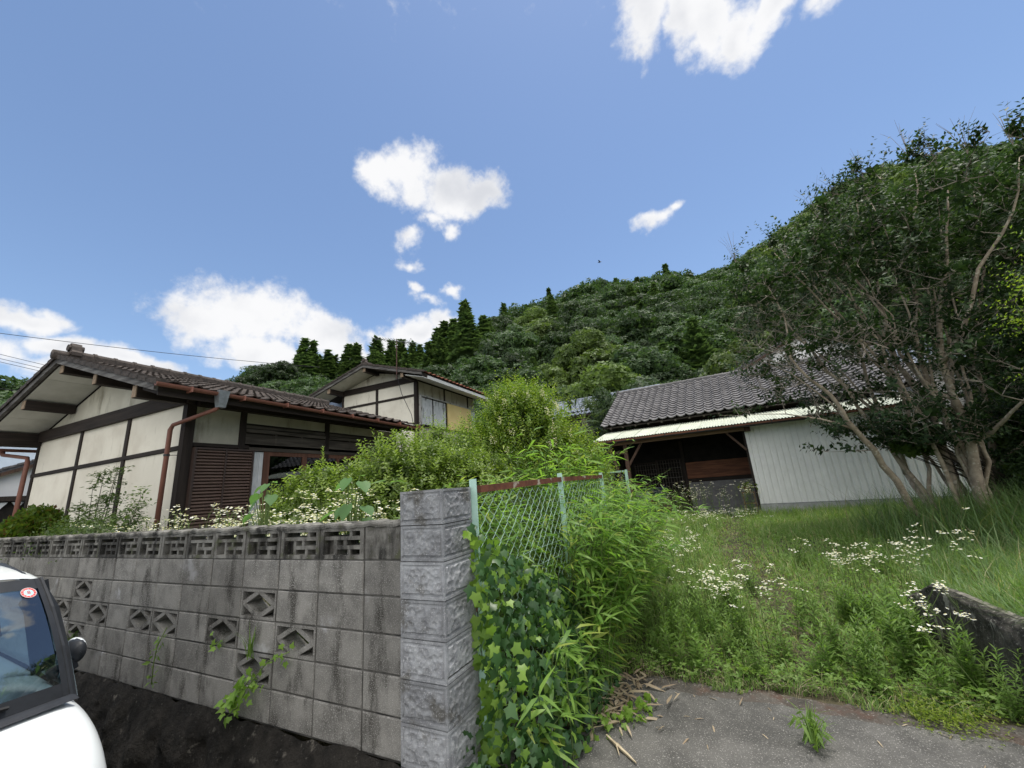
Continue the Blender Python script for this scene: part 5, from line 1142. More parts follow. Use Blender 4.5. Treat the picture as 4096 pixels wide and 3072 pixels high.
# ================================================================== FLEABANE (white daisies)
def fleabane(label, base, half, n, h0, h1, group, lean=.25, leafy=10, lmat='weed2', head=.0125, nh=15):
    """a clump of fleabane: branched stems, narrow leaves, flat heads of small white flowers"""
    x0, y0 = base; z0 = float(hg(x0, y0)); t = thing('fleabane_clump', label, 'wildflowers', (x0, y0, z0), 0, group); c = Cloud(); b = MB(); FP, FN = [], []
    for i in range(n):
        px_, py_ = x0 + rnd.gauss(0, .5) * half[0], y0 + rnd.gauss(0, .5) * half[1]; z = float(hg(px_, py_)); H_ = rnd.uniform(h0, h1); a = rnd.uniform(0, 6.28); l = rnd.uniform(0, lean) * H_
        tip = Vector((px_ + math.cos(a) * l, py_ + math.sin(a) * l, z + H_)); q = Vector((px_, py_, z)); mid = q.lerp(tip, .6) + Vector((0, 0, .04)); b.tube([q, mid, tip], [.0045, .0035, .002], 3, False)
        m_ = leafy; tt = rng.uniform(.05, .9, m_); P = np.array(q)[None] * (1 - tt[:, None]) + np.array(tip)[None] * tt[:, None]; ang = rng.uniform(0, 6.28, m_); D = np.stack([np.cos(ang), np.sin(ang), rng.uniform(.1, .8, m_)], 1); c.put(place(T_lance(.24, .2), P, D, np.array([[0, 0, 1.]]) + rng.normal(size=(m_, 3)) * .2, rng.uniform(.05, .12, m_) * (1.2 - .7 * tt)), 0)
        for k in range(3):
            s_ = mid.lerp(tip, rnd.uniform(.15, .9)); aa = rnd.uniform(0, 6.28); e = s_ + Vector((math.cos(aa) * .09, math.sin(aa) * .09, rnd.uniform(.08, .16))); b.tube([s_, e], [.002, .0015], 3, False)
            for f in range(nh // 3):
                fp = e + Vector((rnd.gauss(0, .022), rnd.gauss(0, .022), rnd.uniform(-.010, .018))); FP.append(fp); FN.append((rnd.gauss(0, .25), rnd.gauss(0, .25), 1)); 
    c.mb(b, 1); c.build('stems', [M[lmat], M['stem']], t)
    FP = np.array(FP); FN = np.array(FN); nf = len(FP); tv = np.array([(0, 0, .25)] + [(math.cos(a) * (1 if k % 2 == 0 else .72), math.sin(a) * (1 if k % 2 == 0 else .72), 0) for k, a in enumerate(np.linspace(0, 2 * PI, 10, endpoint=False))]); tf = np.array([(0, i, i % 10 + 1) for i in range(1, 11)])
    c = Cloud(); c.put(place((tv, tf), FP, rdir(nf) * [1, 1, .1], FN, rng.uniform(.8, 1.25, nf) * head), 0); hx = np.array([(0, 0, .5)] + [(math.cos(a) * .36, math.sin(a) * .36, .28) for a in np.linspace(0, 2 * PI, 5, endpoint=False)]); c.put(place((hx, np.array([(0, i, i % 5 + 1) for i in range(1, 6)])), FP, rdir(nf) * [1, 1, .1], FN, head), 1)
    o = c.build('flower_heads', [M['petal'], M['pollen']], t); o['kind'] = 'stuff'; return t
G1 = 'fleabane along the back of the wall'; G2 = 'fleabane in the yard'
fleabane('dense fleabane drift behind the wall in front of the box shrub', (-3.05, 2.5), (.75, .22), 125, .95, 1.40, G1)
fleabane('tall fleabane just left of the gate pillar', (-2.25, 2.45), (.22, .18), 26, .95, 1.36, G1)
fleabane('fleabane drift in front of the brown louvred shutter', (-4.25, 2.4), (.75, .22), 95, .9, 1.38, G1)
fleabane('sparse fleabane against the corner post and downpipe', (-5.35, 2.4), (.5, .2), 34, .9, 1.35, G1)
fleabane('thin fleabane in front of the cream gable panel', (-6.2, 2.35), (.45, .2), 34, .9, 1.3, G1)
fleabane('broad white fleabane patch in the middle of the overgrown drive', (-.12, 5.0), (.45, .65), 30, .28, .56, G2, .3, 10, 'weed', .0105)
fleabane('white fleabane patch at the far end of the low dark wall', (1.10, 5.7), (.5, .3), 24, .4, .68, G2, .3, 10, 'weed', .0105)
fleabane('leaning fleabane stems in front of the low dark wall', (1.36, 4.3), (.25, .5), 9, .3, .56, G2, .6, 10, 'weed', .0105)
fleabane('fleabane on the grass just behind the low dark wall', (1.95, 5.6), (.4, .5), 8, .45, .8, G2, .4, 8, 'weed', .0105)
fleabane('fleabane at the open mouth of the shed', (-.65, 12.9), (.9, .35), 55, .4, .95, G2, .2, 8, 'weed', .0105)
fleabane('fleabane beside the white wall corner of the shed', (.75, 12.8), (.25, .25), 18, .6, 1.05, G2, .2, 8, 'weed', .0105)
fleabane('scattered fleabane along the left edge of the yard by the bamboo grass', (-.75, 7.5), (.35, 1.5), 30, .25, .5, G2, .3, 8, 'weed', .0105)
fleabane('scattered low fleabane far up the yard in front of the shed', (-.2, 10.5), (1.0, 1.2), 44, .2, .42, G2, .3, 7, 'weed', .0105)

# big soft-leaved plants on the wall
def bigleaf(label, base, leaves, group):
    t = thing('broad_leaved_plant', label, 'plant', base, 0, group); b = MB(); q = Vector(base); tv, tf = T_heart(); me = npmesh('leaf', tv, tf, [M['bigleaf']], None, False, False)
    for (dx, dy, dz, az, tilt, s_) in leaves:
        p = q + Vector((dx, dy, dz)); b.tube([q + Vector((dx * .15, 0, dz * .5)), q + Vector((dx * .5, dy * .5, dz * .85)), p], [.008, .005, .003], 4)
        o = link('leaf', me, None, t, p - ORG); o.rotation_euler = (-R(tilt), 0, R(az)); o.scale = (s_ * .54,) * 3
    b.tube([q, q + Vector((0, 0, .95 * max(l[2] for l in leaves)))], [.012, .006], 5); b.build('stem', M['stem'], t)
bigleaf('broad-leaved plant with large drooping heart-shaped leaves just left of the gate pillar', (-2.36, 2.12, .5), [(-.06, -.02, 1.38, 110, 35, .17), (.02, -.06, 1.40, 190, 50, .19), (.10, 0, 1.37, 250, 40, .20), (.03, .04, 1.42, 20, -5, .13), (-.12, -.05, 1.18, 120, 25, .22), (-.03, -.07, 1.20, 175, 55, .16), (.05, -.08, 1.22, 185, 60, .22), (.15, -.02, 1.20, 260, 30, .20), (.12, .02, 1.12, 235, 50, .18), (-.1, -.04, 1.06, 150, 55, .15)], None)
bigleaf('broad-leaved plant with rounded drooping leaves in front of the red-brown window frame', (-3.36, 2.14, .5), [(-.04, -.03, 1.42, 130, 40, .16), (.04, -.04, 1.43, 195, 45, .16), (-.12, 0, 1.36, 100, 40, .22), (-.05, -.06, 1.30, 160, 55, .20), (.08, -.02, 1.34, 235, 50, .19), (.0, .03, 1.45, 20, 0, .12), (-.12, -.05, 1.2, 110, 40, .18)], None)

# ================================================================== CHAIN-LINK FENCE
t = thing('chain_link_fence', 'pale green chain-link fence with rusty top rail running back from the gate pillar', 'fence', (-1.38, 2.24, .15))
FX = -1.385
for y, w in ((2.235, .065), (3.86, .055), (5.5, .05)):
    b = MB(); b.box((FX - .025, y - w / 2, float(hg(FX, y)) - .1), (FX + .025, y - w / 2 + .008, 1.82 if y < 3 else 1.85)); b.box((FX - .025, y - w / 2 + .008, .1), (FX - .017, y + w / 2, 1.82 if y < 3 else 1.85)); o = b.build('post', M['green'], t)
for y0, y1, z0_, z1_ in ((2.27, 3.83, 1.755, 1.79), (3.89, 5.47, 1.79, 1.80)): MB().beam((FX, y0, z0_), (FX, y1, z1_), .035, .045).build('top_rail', M['rust'], t)
def chain(p0, p1, z0, z1, nm='wire_mesh', pitch=.062, r=.0021):
    p0, p1 = Vector(p0), Vector(p1); d = p1 - p0; L_ = d.length; d /= L_; s_ = d.cross(Vector((0, 0, 1))); n = int(L_ / pitch); b = MB(); m_ = int((z1 - z0) / (pitch * .86))
    for i in range(n):
        pts = []
        for k in range(m_ + 1):
            off = (i + (1.04 if (k + i) % 2 else -.04)) * pitch; bow = .012 * math.sin(off / L_ * PI) * math.sin(k / m_ * PI) + .004 * math.sin(i * 1.7 + k * .3)
            pts.append(p0 + d * min(off, L_) + s_ * (bow + (.0025 if (k + i) % 2 else -.0025)) + Vector((0, 0, z1 - k * (z1 - z0) / m_)))
        b.tube(pts, r, 4, False)
    o = b.build(nm, M['wire'], t); o['kind'] = 'stuff'; return o
chain((FX - .004, 2.275, 0), (FX - .004, 3.825, 0), .35, 1.735); chain((FX - .004, 3.89, 0), (FX - .004, 5.47, 0), .45, 1.77, pitch=.056)
for z in (1.12, 1.24): MB().tube([(FX + .004, 2.26, z), (FX + .004, 3.0, z + .02), (FX + .004, 3.84, z)], .0018, 4).build('tension_wire', M['wire'], t)
t = thing('fence_gate', 'pale blue-white wire gate standing crosswise at the end of the fence by the shed', 'gate', (-1.6, 7.35, .3))
for x in (-1.40, -2.15): MB().box((x - .022, 7.33, .25), (x + .022, 7.37, 1.9)).build('post', M['green'], t)
chain((-1.42, 7.35, 0), (-2.13, 7.35, 0), .4, 1.85, pitch=.05); MB().box((-2.13, 7.335, 1.86), (-1.42, 7.365, 1.89)).build('top_rail', M['green'], t)

# ================================================================== BAMBOO GRASS, IVY
def sasa(label, base, stems, hts, leafl, spread_dir, group='dwarf bamboo thickets', nl=15, newf=.35):
    t = thing('bamboo_grass', label, 'bamboo', base, 0, group); c = Cloud(); b = MB()
    for (x, y) in stems:
        z = float(hg(x, y)); H_ = rnd.uniform(*hts); dx, dy = spread_dir; ln = rnd.uniform(.05, .55); bend = Vector((dx * ln + rnd.gauss(0, .16), dy * ln + rnd.gauss(0, .16), 0)) * H_
        p = [Vector((x, y, z)), Vector((x, y, z + .5 * H_)) + bend * .22, Vector((x, y, z + .85 * H_)) + bend * .65, Vector((x, y, z + .98 * H_)) + bend * 1.1]
        b.tube(p, [.0045, .004, .003, .0015], 4, False)
        n = nl; tt = rng.uniform(.22, 1, n); seg = np.clip(tt * 3, 0, 2.999); k = seg.astype(int); f = (seg - k)[:, None]; pa = np.array([list(q) for q in p]); P = pa[k] * (1 - f) + pa[k + 1] * f
        ang = rng.uniform(0, 6.28, n); D = np.stack([np.cos(ang) + dx * .9, np.sin(ang) + dy * .9, rng.uniform(-.15, .75, n)], 1); new = rng.random(n) < newf * (tt > .55)
        sz = rng.uniform(.65, 1.25, n) * leafl; c.put(place(T_lance(.13, .32), P, D, np.array([[0, 0, 1.]]) + rng.normal(size=(n, 3)) * .3, sz), 0)
    c.mb(b, 1); c.build('foliage', [M['sasa'], M['stem']], t); return t
G = lambda n, cx, cy, sx, sy: [(rnd.gauss(cx, sx), rnd.gauss(cy, sy)) for _ in range(n)]
sasa('bright dwarf bamboo spilling from under the fence onto the drive', (-1.25, 4.3, .15), [(min(x, -1.02), max(y, 3.3 + rnd.random() * .6)) for x, y in G(360, -1.22, 4.4, .17, .85)], (.5, 1.5), .165, (.85, -.15))
sasa('leafy dwarf bamboo hiding the middle of the fence from the drive', (-1.2, 5.6, .25), [(min(max(x, -1.36), -1.1), y) for x, y in G(150, -1.25, 5.2, .10, .6)], (.9, 1.6), .16, (.25, -.25))
sasa('tall dwarf bamboo at the far end of the fence, hiding the shed post', (-1.3, 6.8, .3), [(min(x, -1.4), y) for x, y in G(150, -1.95, 6.0, .22, .5)], (1.0, 1.85), .18, (.02, -.15))
sasa('dwarf bamboo standing close behind the chain-link mesh', (-1.7, 3.4, .4), [(min(x, -1.45), max(y, 2.35)) for x, y in G(150, -1.68, 3.4, .12, .65)], (.8, 1.5), .15, (.0, 0))
sasa('dwarf bamboo tips rising above the rusty top rail', (-1.75, 4.3, .4), [(min(x, -1.45), y) for x, y in G(46, -1.75, 4.4, .15, .5)], (1.3, 1.95), .20, (.1, -.3), nl=10)
sasa('low dwarf bamboo sprouting from the ivy at the foot of the fence', (-1.15, 3.0, .15), [(min(x, -.95), y) for x, y in G(44, -1.2, 3.0, .10, .35)], (.3, .75), .165, (.45, -.3), nl=9)
t = thing('ivy', 'ivy climbing the fence foot and the right side of the gate pillar', 'ivy', (-1.3, 2.6, .15)); c = Cloud(); TI = T_ivy()
def ivy_at(n, fn, mi, s0, s1):
    P, D, Nn = [], [], []
    for _ in range(n): p, nn_ = fn(); P.append(p); nn_ = unit(np.array(nn_) + rng.normal(size=3) * .35); Nn.append(nn_); D.append(unit(np.array([rnd.gauss(0, .5), rnd.gauss(0, .5), -1]) + rng.normal(size=3) * .3))
    c.put(place(TI, np.array(P), np.array(D), np.array(Nn), rng.uniform(s0, s1, n)), mi)
def ivy_mass():
    y = rnd.uniform(2.0, 3.85); top = (1.35 - .5 * (y - 2.2)) if y < 3 else .95 - .25 * (y - 3); z = .15 + (max(.15, top)) * rnd.random() ** 1.1; k = 1 - (z - .15) / (top + .2); return (-1.36 + .30 * k * rnd.random() ** .6 + .10 * k, y, z), (.8, -.5, .35)
def ivy_front(): x = rnd.uniform(-1.85, -1.0); y = rnd.uniform(2.0, 2.45) - .1; z = .16 + .42 * rnd.random() ** 1.6 * max(.25, 1 - abs(x + 1.35) * 1.1); return (x, y + .1 * rnd.random(), z), (.3, -.8, .6)
def ivy_edge(): z = rnd.uniform(.35, 1.5); return (-1.395 + rnd.gauss(0, .03) + .04 * (1.5 - z), 2.16 + rnd.uniform(-.02, .16), z), (.6, -.7, .2)
ivy_at(1500, ivy_mass, 0, .03, .085); ivy_at(430, ivy_front, 0, .035, .085); ivy_at(420, ivy_mass, 1, .03, .075); ivy_at(170, ivy_edge, 1, .05, .085); ivy_at(70, ivy_front, 1, .05, .08)
def ivy_run(): k = rnd.random(); return (-1.0 + .32 * k + rnd.gauss(0, .03), 2.9 + .45 * k + rnd.gauss(0, .06), .17 + .06 * rnd.random()), (0, -.3, 1)
ivy_at(70, ivy_run, 1, .03, .06); c.build('foliage', [M['ivy'], M['ivynew']], t)
b = MB()
for i in range(26): x, y = -1.3 + rnd.gauss(0, .08), rnd.uniform(2.2, 3.6); b.tube([(x, y, .14), (x - .04, y - .05, .5), (x - .06 + rnd.gauss(0, .04), y - .1, .5 + rnd.uniform(.2, .7))], [.006, .005, .003], 4)
b.build('stems', M['darkbark'], t)
# ivy and ferns growing out of the wall's openings
def sprig(name, label, base, pts, n, s0, s1, T, mat, grassy=0, cat='vine'):
    t = thing(name, label, cat, base, 0, 'plants growing from the block wall'); c = Cloud(); b = MB(); b.tube(pts, .004, 4); pa = np.array(pts, float)
    tt = rng.uniform(0, len(pa) - 1.001, n); k = tt.astype(int); f = (tt - k)[:, None]; P = pa[k] * (1 - f) + pa[k + 1] * f + rng.normal(size=(n, 3)) * [.03, .015, .03]
    if n: c.put(place(T, P, rdir(n) + [0, -.2, -.5], rdir(n) * .5 + [0, -1, .4], rng.uniform(s0, s1, n)), 0)
    if grassy: c.put(blades(np.array(base)[None] + rng.normal(size=(grassy, 3)) * [.012, .008, .01], rng.uniform(.10, .24, grassy), rng.uniform(.1, .7, grassy), np.full(grassy, .007)), 0)
    c.mb(b, 1); c.build('foliage', [M[mat], M['stem']], t)
sprig('ivy_sprig', 'ivy trailing from the lowest diamond opening with a runner up to the next opening', (-2.97, 1.88, .72), [(-2.58, 1.86, .86), (-2.75, 1.84, .80), (-2.86, 1.83, .70), (-2.93, 1.82, .62), (-3.0, 1.82, .52), (-3.1, 1.82, .46)], 20, .03, .055, TI, 'ivynew')
sprig('ivy_sprig', 'bright ivy cluster spilling below the lowest diamond opening', (-2.97, 1.86, .70), [(-2.95, 1.88, .70), (-2.98, 1.83, .62), (-3.08, 1.82, .55), (-3.16, 1.82, .50)], 46, .04, .07, TI, 'ivynew')
sprig('grass_tuft', 'small grass tuft rooted in the wall above the ivy cluster', (-2.98, 1.86, .80), [(-2.98, 1.88, .78), (-2.98, 1.86, .80)], 0, 0, 0, TB, 'weed', 30, 'grass')
sprig('wall_fern', 'little leafy weed hanging from a middle diamond opening', (-4.12, 1.87, .86), [(-4.12, 1.89, .88), (-4.14, 1.85, .76), (-4.16, 1.85, .64), (-4.15, 1.85, .5)], 26, .03, .06, T_leaf(.5), 'weed', 0, 'weed')
sprig('wall_fern', 'tiny leaf tuft in the diamond opening left of the ivy', (-3.36, 1.87, .84), [(-3.4, 1.89, .84), (-3.42, 1.86, .82)], 9, .03, .06, TI, 'ivynew', 0, 'weed')
sprig('wall_fern', 'dark fern filling the diamond opening beside the car mirror', (-5.76, 1.88, .70), [(-5.8, 1.9, .70), (-5.76, 1.86, .66)], 30, .05, .09, T_leaf(.4), 'maple', 0, 'weed')

# ================================================================== LOW RETAINING WALL ON THE RIGHT
t = thing('low_wall', 'low black lichen-stained retaining wall at the right edge of the drive', 'wall', (1.45, 4, .13))
def lw(u, v):                                          # v: front foot .. top edge .. back
    y = 5.25 - 3.6 * u; x = 1.355 + (5.25 - y) * .098; prof = [(0.0, .02), (.02, .34), (.035, .60), (.045, .665), (.07, .688), (.13, .69), (.155, .66), (.16, .3)]
    k = v * 7; i = min(6, int(k)); f = k - i; dx = prof[i][0] * (1 - f) + prof[i + 1][0] * f; z = prof[i][1] * (1 - f) + prof[i + 1][1] * f
    q = np.array([[y, z * 1.3 + v]]); d = .020 * vnoise(q, 9, 1)[0] + .014 * vnoise(q, 26, 2)[0] + .008 * vnoise(q, 60, 3)[0]
    e = .06 * max(0, .12 - u) / .12
    return (x + dx + d * (1 if v < .5 else .5) * -1, y, z + d * .5 - e * 3)
b = MB(); b.grid(lw, 150, 28); b.f = [f for f in b.f]; o = b.build('wall_face', M['lowwall'], t, smooth=True)
b = MB(); b.grid(lambda u, v: tuple(Vector(lw(u, .60 + .25 * v)) + Vector((0, 0, .004))), 150, 8); b.build('cap', M['lowcap'], t, smooth=True)

# ================================================================== GRASS AND WEEDS
def path_mask(x, y): return np.exp(-((x - (.35 + .25 * np.sin(y * .5) + .02 * y * 0)) / .30) ** 2) * (y > 4.3)
def scatter_grass(n, x0, x1, y0, y1, dens_pow=1.0):
    """denser towards the camera"""
    u = rng.random(n); y = y0 + (y1 - y0) * u ** dens_pow; x = rng.uniform(x0, x1, n); return x, y
c = Cloud()
x, y = scatter_grass(98000, -1.6, 6.5, 3.75, 13.6, 1.55)
edge = 3.86 - .05 * (x + 1) + .09 * np.sin(x * 6) + .05 * np.sin(x * 15 + 1); keep = (y > edge) & ~((np.abs(x - (1.43 + (5.25 - y) * .098)) < .11) & (y < 5.3))
pm_ = path_mask(x, y); patch = vnoise(np.stack([x, y], 1), 1.1, 9); keep &= rng.random(len(x)) > pm_ * .80; keep &= (rng.random(len(x)) > .35 * (patch < -.2))
x, y, pm_, patch = x[keep], y[keep], pm_[keep], patch[keep]
H_ = (.11 + .12 * rng.random(len(x))) * (1 + .55 * patch) * (1 - .55 * pm_) * np.where(y < 4.4, .75, 1) * np.where((x > 1.7) & (y > 5), 1.5, 1.0) * np.where(y > 8, 1.2, 1)
H_ = np.clip(H_, .05, .5); P = np.stack([x, y, hg(x, y) - .01], 1); dry = rng.random(len(x)) < (.06 + .5 * pm_ + .12 * (patch > .35))
w = rng.uniform(.005, .011, len(x)) * np.where(y > 7, 1.5, 1)
c.put(blades(P[~dry], H_[~dry], rng.uniform(.2, .95, (~dry).sum()), w[~dry]), 0); c.put(blades(P[dry], H_[dry] * .9, rng.uniform(.4, 1.1, dry.sum()), w[dry]), 1)
setorg((0, 0, 0)); o = c.build('grass', [M['grass'], M['grassdry']], kind='stuff'); o['label'] = 'overgrown green lawn grass covering the yard and old drive'; o['category'] = 'grass'
# ground-hugging clover leaves between the blades
c = Cloud(); n = 17000; x, y = scatter_grass(n, -1.5, 4.5, 3.85, 12, 1.6); k = ~((np.abs(x - (1.43 + (5.25 - y) * .098)) < .11) & (y < 5.3)); x, y = x[k], y[k]; n = len(x); P = np.stack([x, y, hg(x, y) + rng.uniform(.01, .15, n)], 1); c.put(place(T_clump(3, 5, .8), P, rdir(n) * [1, 1, .3], rdir(n) * .6 + [0, 0, 1], rng.uniform(.018, .05, n)), 0); o = c.build('ground_cover', [M['weed']], kind='stuff'); o['label'] = 'small leafy weeds among the grass of the yard'
# tall grass round the foot of the multi-stemmed tree
t = thing('tall_grass_clump', 'long arching grass clump around the foot of the multi-stemmed tree', 'grass', (3.6, 9.0, .4)); c = Cloud()
n = 5200; x = rng.normal(4.1, 1.0, n); y = rng.normal(9.2, .9, n); k = x > 2.2; x, y = x[k], y[k]; n = len(x); P = np.stack([x, y, hg(x, y)], 1); c.put(blades(P, rng.uniform(.5, 1.25, n), rng.uniform(.25, 1.0, n), rng.uniform(.008, .014, n), 4), 0); c.build('blades', [M['tallgrass']], t, 'stuff')
t = thing('tall_grass_clump', 'coarse long grass on the bank behind the low dark wall', 'grass', (2.6, 5.6, .5)); c = Cloud()
n = 5600; x = rng.uniform(1.75, 6.6, n); y = rng.uniform(1.6, 7.6, n); P = np.stack([x, y, hg(x, y)], 1); c.put(blades(P, rng.uniform(.3, .75, n), rng.uniform(.3, 1.1, n), rng.uniform(.006, .011, n), 4), 0); c.build('blades', [M['tallgrass']], t, 'stuff')
t = thing('tall_grass_clump', 'rough grass fringe along the foot of the white shed wall', 'grass', (2.5, 12.7, .45)); c = Cloud()
n = 3000; x = rng.uniform(.3, 5.5, n); y = rng.normal(12.75, .35, n) - x * .055; P = np.stack([x, y, hg(x, y)], 1); c.put(blades(P, rng.uniform(.15, .45, n), rng.uniform(.2, .9, n), rng.uniform(.008, .014, n), 3), 0); c.build('blades', [M['grass']], t, 'stuff')
# weeds with leafy upright stems; one plant built, then copied
def weed_proto(seed, h=.5, nl=38, lw_=.2, ll=.10):
    r = np.random.default_rng(seed); t = thing('leafy_weed', 'x', 'weed', (0, 0, 0)); c = Cloud(); b = MB()
    for s_ in range(5):
        a = r.uniform(0, 6.28); q = np.array([r.normal() * .04, r.normal() * .04, 0]); hh = h * r.uniform(.6, 1.1); tip = q + np.array([math.cos(a) * .16 * hh, math.sin(a) * .16 * hh, hh]); b.tube([q, (q + tip) / 2, tip], [.004, .003, .002], 4, False)
        tt = np.linspace(.12, 1, nl); P = q + (tip - q) * tt[:, None]; ph = np.arange(nl) * 2.4 + a; D = np.stack([np.cos(ph), np.sin(ph), .35 + .7 * tt], 1); c.put(place(T_lance(lw_, .22), P, D, np.array([[0, 0, 1.]]) + r.normal(size=(nl, 3)) * .15, ll * (1.1 - .45 * tt) * r.uniform(.8, 1.2, nl)), 0)
    c.build('foliage', [M['weed']], t); b.build('stems', M['stem'], t); return t
protos = [weed_proto(1), weed_proto(2, .42, 28, .17, .11), weed_proto(3, .58, 40, .16, .09)]
WEEDS = [(1.05, 4.35, 1.1), (.85, 4.6, .9), (1.2, 4.75, 1.1), (1.3, 4.1, .8), (.6, 4.35, .7), (-.62, 4.45, .85), (-.45, 4.25, .8), (-.75, 4.15, .7), (-.2, 4.3, .8), (-.05, 4.5, .9), (.25, 4.35, .7), (1.15, 5.1, .9), (.9, 5.2, .8), (-.7, 5.2, .8), (-.5, 5.8, .8), (.55, 5.5, .7), (1.3, 5.5, .9), (-.9, 4.7, .7), (.15, 6.2, .8), (-.85, 6.4, .9), (1.6, 7, .9), (.9, 7.4, .8)] + [(rnd.uniform(-.85, .1), rnd.uniform(4.0, 5.4), rnd.uniform(.6, .95)) for _ in range(14)] + [(rnd.uniform(.5, 1.35), rnd.uniform(3.95, 5.4), rnd.uniform(.6, 1.0)) for _ in range(18)]
for k, (x, y, s_) in enumerate(WEEDS):
    p = protos[k % 3]; o = p if k < 3 else copy_tree(p); o.location = (x, y, float(hg(x, y)) - .01); o.rotation_euler = (0, 0, rnd.uniform(0, 6.28)); o.scale = (s_, s_, s_ * rnd.uniform(.85, 1.1))
    o['label'] = 'upright leafy green weed growing at the ragged front of the yard grass'; o['group'] = 'leafy weeds at the front of the yard'
o = copy_tree(protos[0]); o.location = (-1.05, 12.6, .47); o.scale = (.9, .9, 1.5); o['label'] = 'tall leafy weed standing alone before the dark lattice door of the shed'; del o['group']
o = copy_tree(protos[1]); o.location = (1.42, 3.55, .14); o.scale = (1.3, 1.3, 1.5); o.rotation_euler = (.1, .3, 0); o['label'] = 'leggy yellowing weed leaning against the near end of the low dark wall'; del o['group']
setorg((0, 0, 0)); t = thing('tall_grass_clump', 'grass blades hanging over the top of the low dark wall', 'grass', (1.5, 4.4, .65)); c = Cloud(); n = 420
y = rng.uniform(2.6, 5.2, n); x = 1.355 + (5.25 - y) * .098 + .14 + np.abs(rng.normal(0, .05, n)); P = np.stack([x, y, np.full(n, .60)], 1); c.put(blades(P, rng.uniform(.15, .42, n), rng.uniform(.5, 1.2, n), rng.uniform(.005, .009, n), 4, rng.normal(3.1, .9, n)), 0); c.build('blades', [M['tallgrass']], t, 'stuff')
for k, (x, y, s_) in enumerate([(1.30, 4.75, 1.0), (1.33, 4.25, .9), (1.36, 3.95, .7)]):
    o = copy_tree(protos[k % 3]); o.location = (x, y, .13); o.rotation_euler = (0, rnd.uniform(.1, .35), rnd.uniform(0, 6)); o.scale = (s_, s_, s_ * 1.1); o['label'] = 'leafy weed growing along the foot of the low dark wall'; o['group'] = 'weeds at the foot of the low wall'
t = thing('weed_tuft', 'drooping weed tuft growing from the crack in the concrete drive', 'weed', (.24, 3.2, .15)); c = Cloud(); n = 60
P = np.array([.245, 3.22, .17]) + rng.normal(size=(n, 3)) * [.02, .05, .03]; c.put(blades(P, rng.uniform(.10, .24, n), rng.uniform(.2, .9, n), np.full(n, .009)), 0); P = np.array([.24, 3.24, .25]) + rng.normal(size=(50, 3)) * [.035, .06, .05]; c.put(place(T_lance(.2, .3), P, rdir(50) * [1, 1, .3] + [0, 0, -.4], rdir(50) * .3 + [0, -.5, .8], rng.uniform(.04, .09, 50)), 0); c.build('foliage', [M['weed']], t)
t = thing('moss_cushion', 'low yellowish cushion plant at the right front corner of the grass', 'weed', (.95, 3.75, .15)); c = Cloud(); n = 700; P = np.array([1.0, 3.72, .15]) + np.abs(rng.normal(size=(n, 3))) * [.0, .0, .05] + rng.normal(size=(n, 3)) * [.13, .10, .0]; c.put(place(T_clump(3, 2, .8), P, rdir(n) * [1, 1, .3], rdir(n) * .4 + [0, 0, 1], rng.uniform(.012, .022, n)), 0); c.build('foliage', [M['lime']], t)
# dead bamboo leaves and straw on the drive
c = Cloud(); n = 210; P = np.stack([rng.normal(-1.0, .16, n), rng.normal(3.45, .26, n), np.full(n, .165) + rng.uniform(0, .03, n)], 1); c.put(place(T_lance(.14, .1), P, rdir(n) * [1, 1, .12], rdir(n) * .35 + [0, 0, 1], rng.uniform(.07, .19, n)), 0); n = 26; P = np.stack([rng.uniform(-1.0, 1.2, n), rng.uniform(2.8, 3.75, n), np.full(n, .158)], 1); c.put(place(T_lance(.12, .1), P, rdir(n) * [1, 1, .1], rdir(n) * .3 + [0, 0, 1], rng.uniform(.04, .10, n)), 0)
n = 130; P = np.stack([rng.uniform(-.95, 1.1, n), 3.8 + rng.normal(0, .06, n), np.full(n, .16)], 1); c.put(blades(P, rng.uniform(.12, .32, n), rng.uniform(.9, 1.2, n), np.full(n, .003), 3, rng.normal(-1.4, .8, n)), 1); setorg((0, 0, 0))
o = c.build('leaf_litter', [M['deadleaf'], M['straw']], kind='stuff'); o['label'] = 'dry bamboo leaves and straw scattered on the concrete drive'
t = thing('dry_twig', 'pale broken twig lying on the drive near the ivy', 'twig', (-.8, 2.82, .155)); MB().tube([(-.92, 2.92, .165), (-.84, 2.84, .17), (-.76, 2.78, .163), (-.70, 2.72, .166)], [.008, .010, .009, .004], 5).tube([(-.84, 2.84, .17), (-.80, 2.74, .175)], [.006, .003], 4).build('twig', M['straw'], t)
t = thing('hydrangea', 'single small violet flower head among the bamboo grass', 'flower', (-1.0, 5.9, .3)); c = Cloud(); n = 60; P = np.array([-1.02, 5.85, 1.12]) + rng.normal(size=(n, 3)) * [.04, .04, .025]; c.put(place(T_leaf(.8), P, rdir(n), rdir(n) + [0, 0, 1], .025)); c.build('flower_head', [M['bluebloom']], t); MB().tube([(-1.0, 5.9, .3), (-1.02, 5.85, 1.1)], .005, 4).build('stem', M['stem'], t)

